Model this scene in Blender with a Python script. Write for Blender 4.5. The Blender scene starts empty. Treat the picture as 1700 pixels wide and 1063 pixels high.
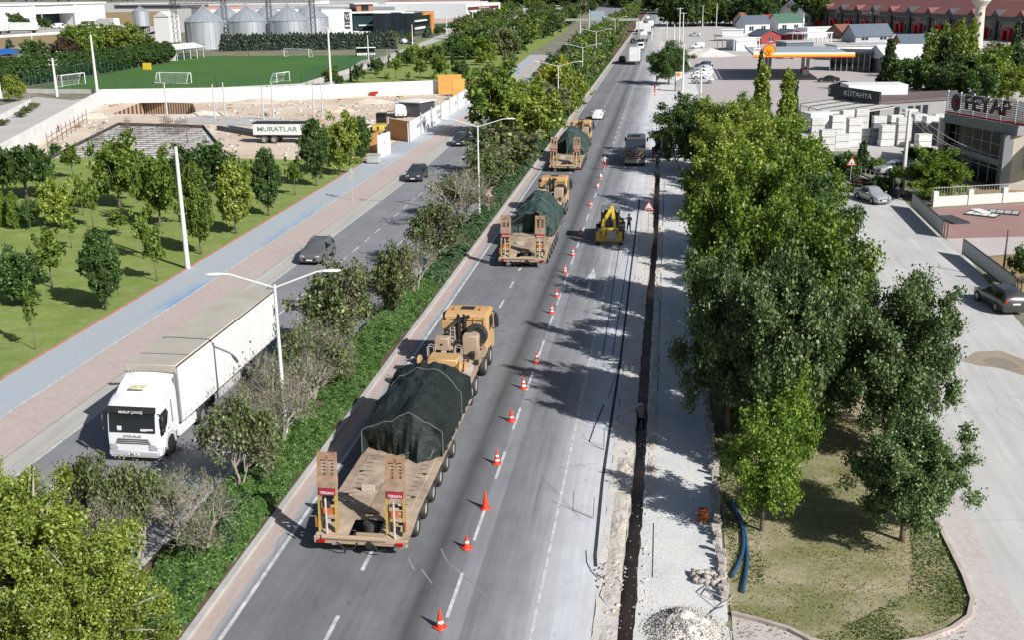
import bpy, bmesh, math, random
import numpy as np
from mathutils import Vector, Matrix, noise as mnoise
from mathutils.geometry import tessellate_polygon

# ---------------------------------------------------------------- camera, world, sun
F, H, ROLL = 1820.0, 21.0, math.radians(0.7)
CX, CY = 850.0, 531.5
def _rot():
    n = np.array([math.sin(ROLL), math.cos(ROLL)])
    d = np.array([1113 - CX, -32 - CY])
    v = np.array([*(n * F * F / -(d @ n)), F]); v /= np.linalg.norm(v)
    y = np.array([*d, F]); y /= np.linalg.norm(y)
    v = v - (v @ y) * y; v /= np.linalg.norm(v)
    return np.array([np.cross(y, -v), y, -v])
R = _rot()
def ray(px, py): return R @ np.array([px - CX, py - CY, F])
def G(px, py, z=0.0):
    """where the survey sight line of a photo point meets the height z"""
    w = ray(px, py); t = (z - H) / w[2]
    return (float(w[0] * t), float(w[1] * t))
def HT(bx, by, tx, ty):
    """height of a thing standing at base point b whose top is at t"""
    q = G(bx, by); w = ray(tx, ty); t = q[1] / w[1]
    return float(H + w[2] * t)
def WD(bx, by, wpx):
    """metres covered by wpx photo pixels at the ground point"""
    q = G(bx, by); d = (R.T @ np.array([q[0], q[1], -H]))[2]
    return wpx * float(d) / F

sc = bpy.context.scene
COL = sc.collection
cam = bpy.data.cameras.new('camera'); camo = bpy.data.objects.new('camera', cam); COL.objects.link(camo)
cam.sensor_width = 36.0; cam.lens = F / 1700 * 36; cam.clip_start = 0.5; cam.clip_end = 6000
m = Matrix(((R[0][0], -R[0][1], -R[0][2], 0), (R[1][0], -R[1][1], -R[1][2], 0), (R[2][0], -R[2][1], -R[2][2], H), (0, 0, 0, 1)))
camo.matrix_world = m
sc.camera = camo
SUN_EL, SUN_AZ = math.radians(35.0), math.atan2(0.80, -0.61)       # azimuth measured from +Y towards +X
w = bpy.data.worlds.new('World'); sc.world = w; w.use_nodes = True
nt = w.node_tree; nt.nodes.clear()
sky = nt.nodes.new('ShaderNodeTexSky'); sky.sky_type = 'NISHITA'; sky.sun_disc = False
sky.sun_elevation = SUN_EL; sky.sun_rotation = SUN_AZ; sky.air_density = 1.0; sky.dust_density = 1.5
bg = nt.nodes.new('ShaderNodeBackground'); bg.inputs[1].default_value = 0.055
ow = nt.nodes.new('ShaderNodeOutputWorld'); nt.links.new(sky.outputs[0], bg.inputs[0]); nt.links.new(bg.outputs[0], ow.inputs[0])
sl = bpy.data.lights.new('sun', 'SUN'); sl.energy = 5.0; sl.angle = math.radians(0.53); sl.color = (1.0, 0.98, 0.945)
so = bpy.data.objects.new('sun', sl); COL.objects.link(so)
sd = Vector((math.sin(SUN_AZ) * math.cos(SUN_EL), math.cos(SUN_AZ) * math.cos(SUN_EL), math.sin(SUN_EL)))
so.rotation_euler = sd.to_track_quat('Z', 'Y').to_euler(); so.location = (40, -40, 60)
sc.view_settings.view_transform = 'Standard'; sc.view_settings.look = 'None'
sc.view_settings.exposure = 0.32; sc.view_settings.gamma = 1.0
PI = math.pi
rnd = random.Random(7)

# ---------------------------------------------------------------- materials
class NT:
    def __init__(s, name):
        s.m = bpy.data.materials.new(name); s.m.use_nodes = True; s.t = s.m.node_tree
        s.b = s.t.nodes['Principled BSDF']
    def n(s, typ, **kw):
        o = s.t.nodes.new('ShaderNode' + typ)
        for k, v in kw.items():
            if k.startswith('i_'): o.inputs[k[2:].replace('_', ' ')].default_value = v
            else: setattr(o, k, v)
        return o
    def l(s, a, b): s.t.links.new(a, b)
    def coord(s, scale=(1, 1, 1), obj=True):
        if obj: c = s.n('TexCoord').outputs['Object']
        else: c = s.n('NewGeometry').outputs['Position']
        mp = s.n('Mapping'); mp.inputs['Scale'].default_value = scale; s.l(c, mp.inputs[0]); return mp.outputs[0]
    def noise(s, vec, scale, detail=4.0, rough=0.55):
        o = s.n('TexNoise'); o.inputs['Scale'].default_value = scale; o.inputs['Detail'].default_value = detail
        o.inputs['Roughness'].default_value = rough; s.l(vec, o.inputs['Vector']); return o.outputs['Fac']
    def ramp(s, fac, stops, interp='LINEAR'):
        o = s.n('ValToRGB'); o.color_ramp.interpolation = interp; e = o.color_ramp.elements
        while len(e) > len(stops): e.remove(e[-1])
        while len(e) < len(stops): e.new(1.0)
        for i, (p, c) in enumerate(stops):
            e[i].position = p; e[i].color = (c, c, c, 1) if isinstance(c, (int, float)) else (*c[:3], 1)
        s.l(fac, o.inputs[0]); return o.outputs[0]
    def mix(s, fac, a, b, mode='MIX'):
        o = s.n('MixRGB', blend_type=mode)
        for i, v in ((0, fac), (1, a), (2, b)):
            if hasattr(v, 'is_output'): s.l(v, o.inputs[i])
            elif isinstance(v, (int, float)): o.inputs[i].default_value = v if i == 0 else (v, v, v, 1)
            else: o.inputs[i].default_value = (*v[:3], 1)
        return o.outputs[0]
    def math(s, op, a, b=0.0, clamp=False):
        o = s.n('Math', operation=op, use_clamp=clamp)
        for i, v in ((0, a), (1, b)):
            if hasattr(v, 'is_output'): s.l(v, o.inputs[i])
            else: o.inputs[i].default_value = v
        return o.outputs[0]
    def color(s, v): s.l(v, s.b.inputs['Base Color'])
    def bump(s, h, strength=0.3, dist=0.02):
        o = s.n('Bump'); o.inputs['Strength'].default_value = strength; o.inputs['Distance'].default_value = dist
        s.l(h, o.inputs['Height']); s.l(o.outputs[0], s.b.inputs['Normal'])

MATS = {}
def mat(name, col, rough=0.6, var=0.12, scale=1.5, metal=0.0, bump=0.0, bscale=None, spec=0.5, dirt=None, dirtamt=0.0, coat=0.0, world=False):
    if name in MATS: return MATS[name]
    t = NT(name); t.b.inputs['Roughness'].default_value = rough; t.b.inputs['Metallic'].default_value = metal
    t.b.inputs['Specular IOR Level'].default_value = spec
    if coat: t.b.inputs['Coat Weight'].default_value = coat; t.b.inputs['Coat Roughness'].default_value = 0.08
    v = t.coord(obj=not world)
    f = t.noise(v, scale, 5.0, 0.6)
    lo = [c * (1 - var) for c in col]; hi = [min(1, c * (1 + var)) for c in col]
    c = t.ramp(f, [(0.3, lo), (0.7, hi)])
    if dirtamt:
        f2 = t.noise(v, scale * 0.6, 6.0, 0.7)
        c = t.mix(t.math('MULTIPLY', t.ramp(f2, [(0.42, 0.0), (0.68, 1.0)]), dirtamt), c, dirt or (0.25, 0.2, 0.14))
    t.color(c)
    if bump: t.bump(t.noise(v, bscale or scale * 8, 6.0, 0.65), bump, 0.02)
    MATS[name] = t.m; return t.m
def glassmat(name='dark glass', col=(0.012, 0.016, 0.02), rough=0.06):
    return mat(name, col, rough, 0.3, 0.6, 0.0, spec=0.45)

# ---------------------------------------------------------------- mesh helpers
class MB:
    def __init__(s): s.bm = bmesh.new()
    def box(s, c, d, rz=0.0, bev=0.0, mi=0, M=None, seg=1):
        T = Matrix.Translation(c) @ Matrix.Rotation(rz, 4, 'Z') @ Matrix.Diagonal((d[0], d[1], d[2], 1))
        if M is not None: T = M @ T
        r = bmesh.ops.create_cube(s.bm, size=1.0, matrix=T)
        fs = {f for v in r['verts'] for f in v.link_faces}
        for f in fs: f.material_index = mi
        if bev:
            es = list({e for v in r['verts'] for e in v.link_edges})
            q = bmesh.ops.bevel(s.bm, geom=es, offset=bev, segments=seg, affect='EDGES', profile=0.6, material=-1)
            for f in q['faces']: f.material_index = mi
        return s
    def b2(s, x0, x1, y0, y1, z0, z1, **k):
        return s.box(((x0 + x1) / 2, (y0 + y1) / 2, (z0 + z1) / 2), (abs(x1 - x0), abs(y1 - y0), abs(z1 - z0)), **k)
    def ring(s, p, r, ax, n, ph=0.0):
        ax = Vector(ax).normalized(); up = Vector((0, 0, 1)) if abs(ax.z) < 0.95 else Vector((1, 0, 0))
        a = ax.cross(up).normalized(); b = ax.cross(a)
        return [s.bm.verts.new(Vector(p) + r * (math.cos(2 * PI * i / n + ph) * a + math.sin(2 * PI * i / n + ph) * b)) for i in range(n)]
    def loft(s, rings, cap=True, mi=0, close=True):
        n = len(rings[0])
        for A, B in zip(rings, rings[1:]):
            for i in range(n if close else n - 1):
                j = (i + 1) % n
                try: s.bm.faces.new((A[i], A[j], B[j], B[i])).material_index = mi
                except ValueError: pass
        if cap:
            for q in (rings[0][::-1], rings[-1]):
                try: s.bm.faces.new(q).material_index = mi
                except ValueError: pass
        return s
    def cyl(s, p0, p1, r0, r1=None, n=12, mi=0, cap=True):
        r1 = r0 if r1 is None else r1; ax = Vector(p1) - Vector(p0)
        return s.loft([s.ring(p0, r0, ax, n), s.ring(p1, r1, ax, n)], cap, mi)
    def tube(s, pts, r, n=6, mi=0):
        rings = []
        for i, p in enumerate(pts):
            a = Vector(pts[max(0, i - 1)]); b = Vector(pts[min(len(pts) - 1, i + 1)])
            rr = r[i] if isinstance(r, (list, tuple)) else r
            rings.append(s.ring(p, rr, b - a, n))
        return s.loft(rings, True, mi)
    def face(s, pts, mi=0):
        f = s.bm.faces.new([s.bm.verts.new(p) for p in pts]); f.material_index = mi; return s
    def prism(s, pts, off, mi=0, bev=0.0):
        """polygon pts (3D) extruded by the vector off"""
        a = [s.bm.verts.new(p) for p in pts]; b = [s.bm.verts.new(Vector(p) + Vector(off)) for p in pts]
        s.bm.faces.new(a[::-1]).material_index = mi; s.bm.faces.new(b).material_index = mi
        n = len(pts)
        for i in range(n):
            j = (i + 1) % n
            s.bm.faces.new((a[i], a[j], b[j], b[i])).material_index = mi
        return s
    def wall(s, pts, z0, z1, th, mi=0, closed=False):
        """vertical wall following 2D points, centred thickness th"""
        P = [Vector((p[0], p[1])) for p in pts]; n = len(P); L, Rr = [], []
        for i in range(n):
            a = P[max(0, i - 1)]; b = P[min(n - 1, i + 1)]
            d = (b - a).normalized(); nn = Vector((-d.y, d.x)) * th / 2
            L.append(P[i] + nn); Rr.append(P[i] - nn)
        za = z0 if isinstance(z0, (list, tuple)) else [z0] * n
        zb = z1 if isinstance(z1, (list, tuple)) else [z1] * n
        rings = [[s.bm.verts.new((L[i].x, L[i].y, za[i])), s.bm.verts.new((L[i].x, L[i].y, zb[i])), s.bm.verts.new((Rr[i].x, Rr[i].y, zb[i])), s.bm.verts.new((Rr[i].x, Rr[i].y, za[i]))] for i in range(n)]
        return s.loft(rings, True, mi)
    def obj(s, name, mats, parent=None, smooth=False, loc=(0, 0, 0), rz=0.0):
        bmesh.ops.recalc_face_normals(s.bm, faces=s.bm.faces[:])
        me = bpy.data.meshes.new(name); s.bm.to_mesh(me); s.bm.free()
        for q in (mats if isinstance(mats, (list, tuple)) else [mats]): me.materials.append(q)
        if smooth: smooth_by_angle(me)
        o = bpy.data.objects.new(name, me); COL.objects.link(o); o.parent = parent
        o.location = loc; o.rotation_euler = (0, 0, rz)
        return o
def smooth_by_angle(me, ang=0.7):
    bm = bmesh.new(); bm.from_mesh(me)
    for f in bm.faces: f.smooth = True
    for e in bm.edges:
        if len(e.link_faces) == 2 and e.calc_face_angle(0) > ang: e.smooth = False
        elif len(e.link_faces) != 2: e.smooth = False
    bm.to_mesh(me); bm.free()
def tag(o, label, cat, group=None):
    o['label'] = label; o['category'] = cat
    if group: o['group'] = group
    return o
def thing(name, label, cat, loc=(0, 0, 0), rz=0.0, group=None):
    o = bpy.data.objects.new(name, None); COL.objects.link(o); o.empty_display_size = 0.3
    o.location = (loc[0], loc[1], loc[2] if len(loc) > 2 else 0.0); o.rotation_euler = (0, 0, rz)
    return tag(o, label, cat, group)
def npmesh(name, verts, faces, mats, parent=None, smooth=False):
    """verts Nx3, faces Mx4 or Mx3 int arrays"""
    me = bpy.data.meshes.new(name); nv, nf, k = len(verts), len(faces), faces.shape[1]
    me.vertices.add(nv); me.vertices.foreach_set('co', np.asarray(verts, dtype=np.float32).ravel())
    me.loops.add(nf * k); me.loops.foreach_set('vertex_index', np.asarray(faces, dtype=np.int32).ravel())
    me.polygons.add(nf); me.polygons.foreach_set('loop_start', np.arange(0, nf * k, k, dtype=np.int32))
    me.polygons.foreach_set('loop_total', np.full(nf, k, dtype=np.int32))
    if smooth: me.polygons.foreach_set('use_smooth', np.ones(nf, dtype=bool))
    me.update(calc_edges=True)
    for q in (mats if isinstance(mats, (list, tuple)) else [mats]): me.materials.append(q)
    return me
def linkmesh(name, me, parent=None, loc=(0, 0, 0), rz=0.0, sc_=(1, 1, 1)):
    o = bpy.data.objects.new(name, me); COL.objects.link(o); o.parent = parent
    o.location = loc; o.rotation_euler = (0, 0, rz); o.scale = sc_; return o
def sheet(name, outer, z, m_, holes=(), kind='structure'):
    polys = [[Vector((p[0], p[1], 0)) for p in outer]] + [[Vector((p[0], p[1], 0)) for p in h] for h in holes]
    tris = tessellate_polygon(polys); pts = [p for q in polys for p in q]
    v = np.array([(p.x, p.y, z) for p in pts]); f = np.array(tris)
    a = v[f[:, 1]] - v[f[:, 0]]; b = v[f[:, 2]] - v[f[:, 0]]
    cz = a[:, 0] * b[:, 1] - a[:, 1] * b[:, 0]; f[cz < 0] = f[cz < 0][:, ::-1]
    o = linkmesh(name, npmesh(name, v, f, m_))
    if kind: o['kind'] = kind
    return o
def struct(o): o['kind'] = 'structure'; return o
def pxs(*pts): return [G(*p) for p in pts]
def text(name, s_, size, m_, parent, loc, rot, ext=0.03, align='CENTER', sx=1.0):
    c = bpy.data.curves.new(name, 'FONT'); c.body = s_; c.size = size; c.extrude = ext; c.align_x = align; c.align_y = 'CENTER'
    c.resolution_u = 3; c.offset = size * 0.008
    c.materials.append(m_); tmp = bpy.data.objects.new(name, c); COL.objects.link(tmp)
    me = bpy.data.meshes.new_from_object(tmp.evaluated_get(bpy.context.evaluated_depsgraph_get())); me.name = name
    bpy.data.objects.remove(tmp); o = bpy.data.objects.new(name, me); COL.objects.link(o); o.parent = parent
    o.location = loc; o.rotation_euler = rot; o.scale = (sx, 1, 1); return o
# ---------------------------------------------------------------- surface materials
def asphalt_main():
    t = NT('main road asphalt'); t.b.inputs['Roughness'].default_value = 0.85; t.b.inputs['Specular IOR Level'].default_value = 0.3
    pos = t.coord(obj=False); sx = t.n('SeparateXYZ'); t.l(pos, sx.inputs[0])
    st = t.coord((1.0, 0.02, 1.0), obj=False); wob = t.noise(t.coord((1, 0.03, 1), obj=False), 0.5, 2.0)
    xw = t.math('ADD', sx.outputs[0], t.math('MULTIPLY', t.math('SUBTRACT', wob, 0.5), 0.5))
    fac = t.math('DIVIDE', t.math('ADD', xw, 16.0), 16.0)       # 0 at X=-16, 1 at X=0
    def P(x): return (x + 16) / 16
    base = t.ramp(fac, [(P(-15.9), 0.33), (P(-14.7), 0.31), (P(-14.2), 0.15), (P(-13.2), 0.16), (P(-12.0), 0.14), (P(-11.0), 0.165), (P(-10.3), 0.155), (P(-9.1), 0.175), (P(-8.5), 0.13), (P(-8.2), 0.075),
                        (P(-7.9), 0.11), (P(-7.5), 0.155), (P(-7.05), 0.175), (P(-6.95), 0.225), (P(-6.45), 0.215), (P(-6.38), 0.155), (P(-5.6), 0.17), (P(-4.9), 0.20), (P(-4.3), 0.26), (P(-3.6), 0.40), (P(-2.9), 0.50), (P(-1.0), 0.56)])
    streak = t.noise(st, 5.0, 6.0, 0.7)
    c = t.mix(1.0, base, t.ramp(streak, [(0.28, 0.86), (0.75, 1.14)]), 'MULTIPLY')
    big = t.noise(t.coord((1, 0.35, 1), obj=False), 0.11, 4.0)
    c = t.mix(1.0, c, t.ramp(big, [(0.3, 0.86), (0.7, 1.16)]), 'MULTIPLY')
    bl = t.noise(t.coord((1, 0.6, 1), obj=False), 0.9, 7.0, 0.72); c = t.mix(1.0, c, t.ramp(bl, [(0.32, 0.84), (0.52, 1.0), (0.7, 1.12)]), 'MULTIPLY')
    oil = t.noise(t.coord((1.4, 0.5, 1), obj=False), 1.7, 3.0, 0.5); c = t.mix(t.math('MULTIPLY', t.ramp(oil, [(0.66, 0.0), (0.74, 1.0)]), 0.35), c, (0.05, 0.05, 0.052))
    vo = t.n('TexVoronoi', feature='DISTANCE_TO_EDGE'); vo.inputs['Scale'].default_value = 0.28; t.l(t.mix(0.25, t.coord((1, .6, 1), obj=False), t.n('TexNoise').outputs['Color']), vo.inputs['Vector'])
    ck = t.math('MULTIPLY', t.ramp(vo.outputs['Distance'], [(0.0, 1.0), (0.008, 0.0)]), t.ramp(t.noise(t.coord(obj=False), 0.16, 2.0), [(0.5, 0.0), (0.58, 0.5)]))
    c = t.mix(ck, c, (0.05, 0.05, 0.05))
    # pale dust drifting in from the works, in streaks along the road
    dn = t.noise(t.coord((1, 0.06, 1), obj=False), 1.1, 6.0, 0.62)
    m = t.math('MULTIPLY', t.ramp(fac, [(P(-6.8), 0.0), (P(-4.0), 0.9)]), t.ramp(dn, [(0.36, 0.0), (0.72, 0.8)]))
    c = t.mix(m, c, (0.42, 0.41, 0.39))
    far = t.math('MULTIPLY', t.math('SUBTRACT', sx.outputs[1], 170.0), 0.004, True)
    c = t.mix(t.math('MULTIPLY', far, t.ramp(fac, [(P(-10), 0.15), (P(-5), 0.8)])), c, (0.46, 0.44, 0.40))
    fine = t.noise(t.coord(obj=False), 42.0, 3.0, 0.8)
    c = t.mix(1.0, c, t.ramp(fine, [(0.3, 0.84), (0.72, 1.15)]), 'MULTIPLY')
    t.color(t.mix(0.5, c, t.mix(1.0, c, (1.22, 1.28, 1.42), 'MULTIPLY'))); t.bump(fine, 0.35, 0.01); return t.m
def asphalt_plain(name, col, dust=(0.36, 0.35, 0.33), amt=0.4, cracks=False, sc1=0.25):
    t = NT(name); t.b.inputs['Roughness'].default_value = 0.88; t.b.inputs['Specular IOR Level'].default_value = 0.25
    v = t.coord(obj=False); f = t.noise(v, sc1, 6.0, 0.6)
    c = t.mix(t.math('MULTIPLY', t.ramp(f, [(0.35, 0.0), (0.7, 1.0)]), amt), col, dust)
    st = t.noise(t.coord((1.0, 0.05, 1.0), obj=False), 2.2, 4.0)
    c = t.mix(1.0, c, t.ramp(st, [(0.3, 0.9), (0.7, 1.1)]), 'MULTIPLY')
    fine = t.noise(v, 26.0, 3.0, 0.75); c = t.mix(1.0, c, t.ramp(fine, [(0.3, 0.86), (0.7, 1.12)]), 'MULTIPLY')
    if cracks:
        vo = t.n('TexVoronoi', feature='DISTANCE_TO_EDGE'); vo.inputs['Scale'].default_value = 2.6
        wv = t.mix(0.12, v, t.n('TexNoise').outputs['Color']); t.l(wv, vo.inputs['Vector'])
        cr = t.ramp(vo.outputs['Distance'], [(0.0, 1.0), (0.035, 0.0)])
        area = t.ramp(t.noise(v, 0.13, 2.0), [(0.54, 0.0), (0.62, 1.0)])
        c = t.mix(t.math('MULTIPLY', t.math('MULTIPLY', cr, area), 0.7), c, (0.10, 0.10, 0.10))
        vo2 = t.n('TexVoronoi', feature='DISTANCE_TO_EDGE'); vo2.inputs['Scale'].default_value = 0.16; t.l(t.mix(0.3, v, t.n('TexNoise').outputs['Color']), vo2.inputs['Vector'])
        c = t.mix(t.math('MULTIPLY', t.ramp(vo2.outputs['Distance'], [(0.0, 1.0), (0.005, 0.0)]), 0.28), c, (0.2, 0.2, 0.2))
    t.color(c); t.bump(fine, 0.3, 0.012); return t.m
def paving(name, a, b, sx_=0.2, sy_=0.1, mortar=0.8, wear=(0.4, 0.37, 0.34), amt=0.4, rot=0.0):
    t = NT(name); t.b.inputs['Roughness'].default_value = 0.85; t.b.inputs['Specular IOR Level'].default_value = 0.3
    v = t.coord(obj=False); mp = t.n('Mapping'); mp.inputs['Rotation'].default_value = (0, 0, rot); t.l(v, mp.inputs[0])
    br = t.n('TexBrick'); br.inputs['Scale'].default_value = 1.0; br.inputs['Brick Width'].default_value = sx_; br.inputs['Row Height'].default_value = sy_
    br.inputs['Mortar Size'].default_value = 0.008; t.l(mp.outputs[0], br.inputs['Vector'])
    br.inputs['Color1'].default_value = (*a, 1); br.inputs['Color2'].default_value = (*b, 1); br.inputs['Mortar'].default_value = (a[0] * mortar, a[1] * mortar, a[2] * mortar, 1)
    c = t.mix(t.math('MULTIPLY', t.ramp(t.noise(t.coord((1, 0.5, 1), obj=False), 0.3, 6.0, 0.65), [(0.35, 0.0), (0.7, 1.0)]), amt), br.outputs['Color'], wear)
    c = t.mix(1.0, c, t.ramp(t.noise(v, 5.0, 5.0, 0.7), [(0.3, 0.88), (0.7, 1.1)]), 'MULTIPLY')
    t.color(c); return t.m
def grassmat(name, g1, g2, dry, dryamt, bump=0.6, s1=0.35):
    t = NT(name); t.b.inputs['Roughness'].default_value = 0.95; t.b.inputs['Specular IOR Level'].default_value = 0.1
    v = t.coord(obj=False); f = t.noise(v, s1, 6.0, 0.65)
    c = t.ramp(f, [(0.3, g1), (0.7, g2)])
    d = t.noise(t.coord((1, 1.6, 1), obj=False), s1 * 0.9 + 0.1, 7.0, 0.7)
    c = t.mix(t.math('MULTIPLY', t.ramp(d, [(0.42, 0.0), (0.66, 1.0)]), dryamt), c, dry)
    fi = t.noise(v, 9.0, 5.0, 0.8); c = t.mix(1.0, c, t.ramp(fi, [(0.3, 0.62), (0.7, 1.35)]), 'MULTIPLY')
    t.color(c); t.bump(fi, bump, 0.06); return t.m
def dirtmat(name, a, b, c3=None, s1=0.2, bump=0.5, rough=0.95, spots=0.3):
    t = NT(name); t.b.inputs['Roughness'].default_value = rough; t.b.inputs['Specular IOR Level'].default_value = 0.15
    v = t.coord(obj=False); f = t.noise(v, s1, 7.0, 0.65)
    c = t.ramp(f, [(0.3, a), (0.55, b), (0.72, c3 or b)])
    fi = t.noise(v, 6.0, 6.0, 0.8); c = t.mix(1.0, c, t.ramp(fi, [(0.3, 0.80), (0.7, 1.15)]), 'MULTIPLY')
    sp = t.noise(v, 3.0, 2.0, 0.5); c = t.mix(t.math('MULTIPLY', t.ramp(sp, [(0.62, 0.0), (0.72, 1.0)]), spots), c, [q * 0.5 for q in a])
    t.color(c); t.bump(fi, bump, 0.08); return t.m
M = {}
M['road'] = asphalt_main()
M['road2'] = asphalt_plain('left carriageway asphalt', (0.20, 0.205, 0.22), (0.28, 0.28, 0.285), 0.55)
M['shoulder'] = asphalt_plain('pale concrete shoulder', (0.40, 0.385, 0.36), (0.46, 0.44, 0.41), 0.6)
M['pink'] = paving('pink pavement', (0.43, 0.345, 0.32), (0.48, 0.39, 0.36), 0.4, 0.2, 0.9, (0.47, 0.42, 0.38), 0.6)
M['kerb_pink'] = paving('pink kerb pavers', (0.42, 0.33, 0.30), (0.45, 0.36, 0.33), 0.5, 1.0, 0.7, (0.42, 0.38, 0.35), 0.5)
M['grey_gutter'] = mat('grey gutter', (0.33, 0.32, 0.30), 0.9, 0.15, 0.6, world=True)
M['line'] = mat('road paint', (0.60, 0.61, 0.62), 0.7, 0.15, 3.0, world=True, dirt=(.22, .22, .23), dirtamt=.75)
def bluemat():
    t = NT('blue cycle path'); t.b.inputs['Roughness'].default_value = 0.8
    v = t.coord((1, 0.25, 1), obj=False); f = t.noise(v, 0.35, 7.0, 0.7)
    c = t.ramp(f, [(0.3, (0.38, 0.40, 0.42)), (0.60, (0.37, 0.41, 0.45)), (0.73, (0.32, 0.41, 0.49)), (0.82, (0.16, 0.32, 0.52))])
    sx = t.n('SeparateXYZ'); t.l(t.coord(obj=False), sx.inputs[0])
    fx = t.math('MULTIPLY', t.math('ADD', sx.outputs[0], 34.6), 0.7, True)
    c = t.mix(t.math('MULTIPLY', fx, t.ramp(t.noise(v, 0.25, 5.0), [(0.60, 0.0), (0.70, 0.8)])), c, (0.10, 0.27, 0.52))
    c = t.mix(1.0, c, t.ramp(t.noise(t.coord(obj=False), 7.0, 5.0, 0.8), [(0.3, 0.9), (0.7, 1.08)]), 'MULTIPLY')
    t.color(c); return t.m
M['blue'] = bluemat()
M['lawn'] = grassmat('park lawn', (0.15, 0.21, 0.05), (0.215, 0.29, 0.07), (0.34, 0.33, 0.16), 0.5, 0.5, 0.3)
M['lawn_dry'] = grassmat('dry lawn', (0.155, 0.175, 0.065), (0.26, 0.24, 0.125), (0.44, 0.37, 0.27), 0.95, 0.6, 0.14)
M['pitch'] = grassmat('football turf', (0.055, 0.13, 0.035), (0.075, 0.165, 0.045), (0.11, 0.19, 0.055), 0.35, 0.2, 0.05)
M['field'] = grassmat('dry field', (0.30, 0.21, 0.12), (0.36, 0.26, 0.15), (0.15, 0.17, 0.06), 0.5, 0.3, 0.05)
M['ground'] = grassmat('open ground', (0.20, 0.19, 0.14), (0.30, 0.27, 0.22), (0.08, 0.11, 0.04), 0.7, 0.4, 0.03)
M['lot'] = asphalt_plain('dusty concrete yard', (0.44, 0.42, 0.40), (0.52, 0.49, 0.46), 0.6, False, 0.12)
M['forecourt'] = paving('forecourt paving', (0.40, 0.355, 0.35), (0.44, 0.39, 0.385), 0.5, 0.5, 0.9, (0.46, 0.43, 0.42), 0.5)
M['sideroad'] = asphalt_plain('dusty side road', (0.46, 0.455, 0.445), (0.56, 0.55, 0.53), 0.7, True, 0.15)
M['brickpath'] = paving('herringbone brick path', (0.46, 0.40, 0.38), (0.54, 0.50, 0.48), 0.22, 0.11, 0.7, (0.55, 0.53, 0.51), 0.6, 0.78)
M['redpave'] = paving('red block paving', (0.30, 0.17, 0.155), (0.34, 0.20, 0.18), 0.3, 0.15, 0.8, (0.36, 0.28, 0.26), 0.4)
M['dust'] = dirtmat('dust covered pavement', (0.52, 0.525, 0.525), (0.62, 0.62, 0.61), (0.66, 0.62, 0.56), 0.45, 0.3, 0.95, 0.12)
M['dustpath'] = dirtmat('whitish screed', (0.50, 0.48, 0.45), (0.63, 0.60, 0.56), (0.62, 0.53, 0.43), 0.6, 0.4, 0.95, 0.3)
M['earth'] = dirtmat('excavated earth', (0.50, 0.38, 0.28), (0.62, 0.52, 0.42), (0.66, 0.62, 0.56), 0.08, 0.5, 0.95, .1)
M['soil'] = dirtmat('dark planting soil', (0.10, 0.075, 0.055), (0.14, 0.11, 0.08), None, 0.8, 0.6)
M['trenchwall'] = dirtmat('trench earth', (0.34, 0.29, 0.25), (0.45, 0.40, 0.35), (0.55, 0.49, 0.43), 1.2, 0.9)
M['concrete'] = mat('concrete', (0.42, 0.41, 0.39), 0.85, 0.15, 0.7, bump=0.1)
M['concrete_white'] = mat('white painted concrete', (0.72, 0.72, 0.71), 0.8, 0.06, 0.5, dirt=(0.45, 0.43, 0.40), dirtamt=0.35)
M['white'] = mat('white metal', (0.76, 0.77, 0.78), 0.5, 0.05, 0.8, dirt=(0.45, 0.43, 0.4), dirtamt=0.18)
M['galv'] = mat('galvanised pole steel', (0.50, 0.50, 0.49), 0.5, 0.12, 1.2, metal=0.25)
M['galvlight'] = mat('pale lamp steel', (0.62, 0.62, 0.59), 0.5, 0.1, 1.2)
M['steel'] = mat('dark steel', (0.07, 0.07, 0.075), 0.5, 0.3, 2.0, metal=0.5)
M['black'] = mat('black rubber', (0.018, 0.018, 0.019), 0.8, 0.3, 3.0, dirt=(0.12, 0.11, 0.1), dirtamt=0.4)
M['glass'] = glassmat()
M['bark'] = mat('tree bark', (0.16, 0.13, 0.10), 0.95, 0.35, 6.0, bump=0.5)
M['barkpale'] = mat('pale dry bark', (0.33, 0.29, 0.25), 0.95, 0.25, 6.0, bump=0.4)
M['red'] = mat('red paint', (0.50, 0.02, 0.015), 0.5, 0.15, 2.0)
M['dgrey'] = mat('charcoal cladding', (0.06, 0.063, 0.07), 0.5, 0.12, 0.5)
M['greywall'] = mat('grey render', (0.42, 0.42, 0.41), 0.8, 0.08, 0.4)

# ---------------------------------------------------------------- ground sheets
def band(x0, x1, ys): return [(x0, y) for y in ys] + [(x1, y) for y in ys[::-1]]
def offs(poly, dx): return [(x + dx, y) for x, y in poly]
TR = [(-1.10, -1.70, 18), (-1.08, -0.56, 31), (-1.02, -0.50, 44), (-1.06, -0.52, 60), (-1.02, -0.47, 72), (-0.98, -0.45, 82), (-0.85, -0.36, 90), (-0.72, -0.22, 93), (-0.95, -0.38, 98), (-1.05, -0.48, 112), (-1.12, -0.5, 126)]
TRL, TRR = [], []
for (a, b, y) in TR[1:]:
    TRL.append((a, y)); TRR.append((b, y))
def densify(pts, step, amp, seed):
    r = random.Random(seed); out = []
    for (x0, y0), (x1, y1) in zip(pts, pts[1:]):
        n = max(1, int(abs(y1 - y0) / step))
        for i in range(n):
            t = i / n; out.append((x0 + (x1 - x0) * t + r.uniform(-amp, amp), y0 + (y1 - y0) * t))
    out.append(pts[-1]); return out
TRL[0] = (-1.25, 31); TRL = [(-1.75, 22)] + TRL; TRR = [(-1.15, 22)] + TRR
TRL = densify(TRL, 0.5, 0.05, 1); TRR = densify(TRR, 0.5, 0.05, 2)
hole = TRL + TRR[::-1]
PIT = pxs((186, 189), (327, 189), (320, 171), (238, 168))
RB = pxs((76, 262), (322, 262), (362, 236), (338, 207), (196, 203))
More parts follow.
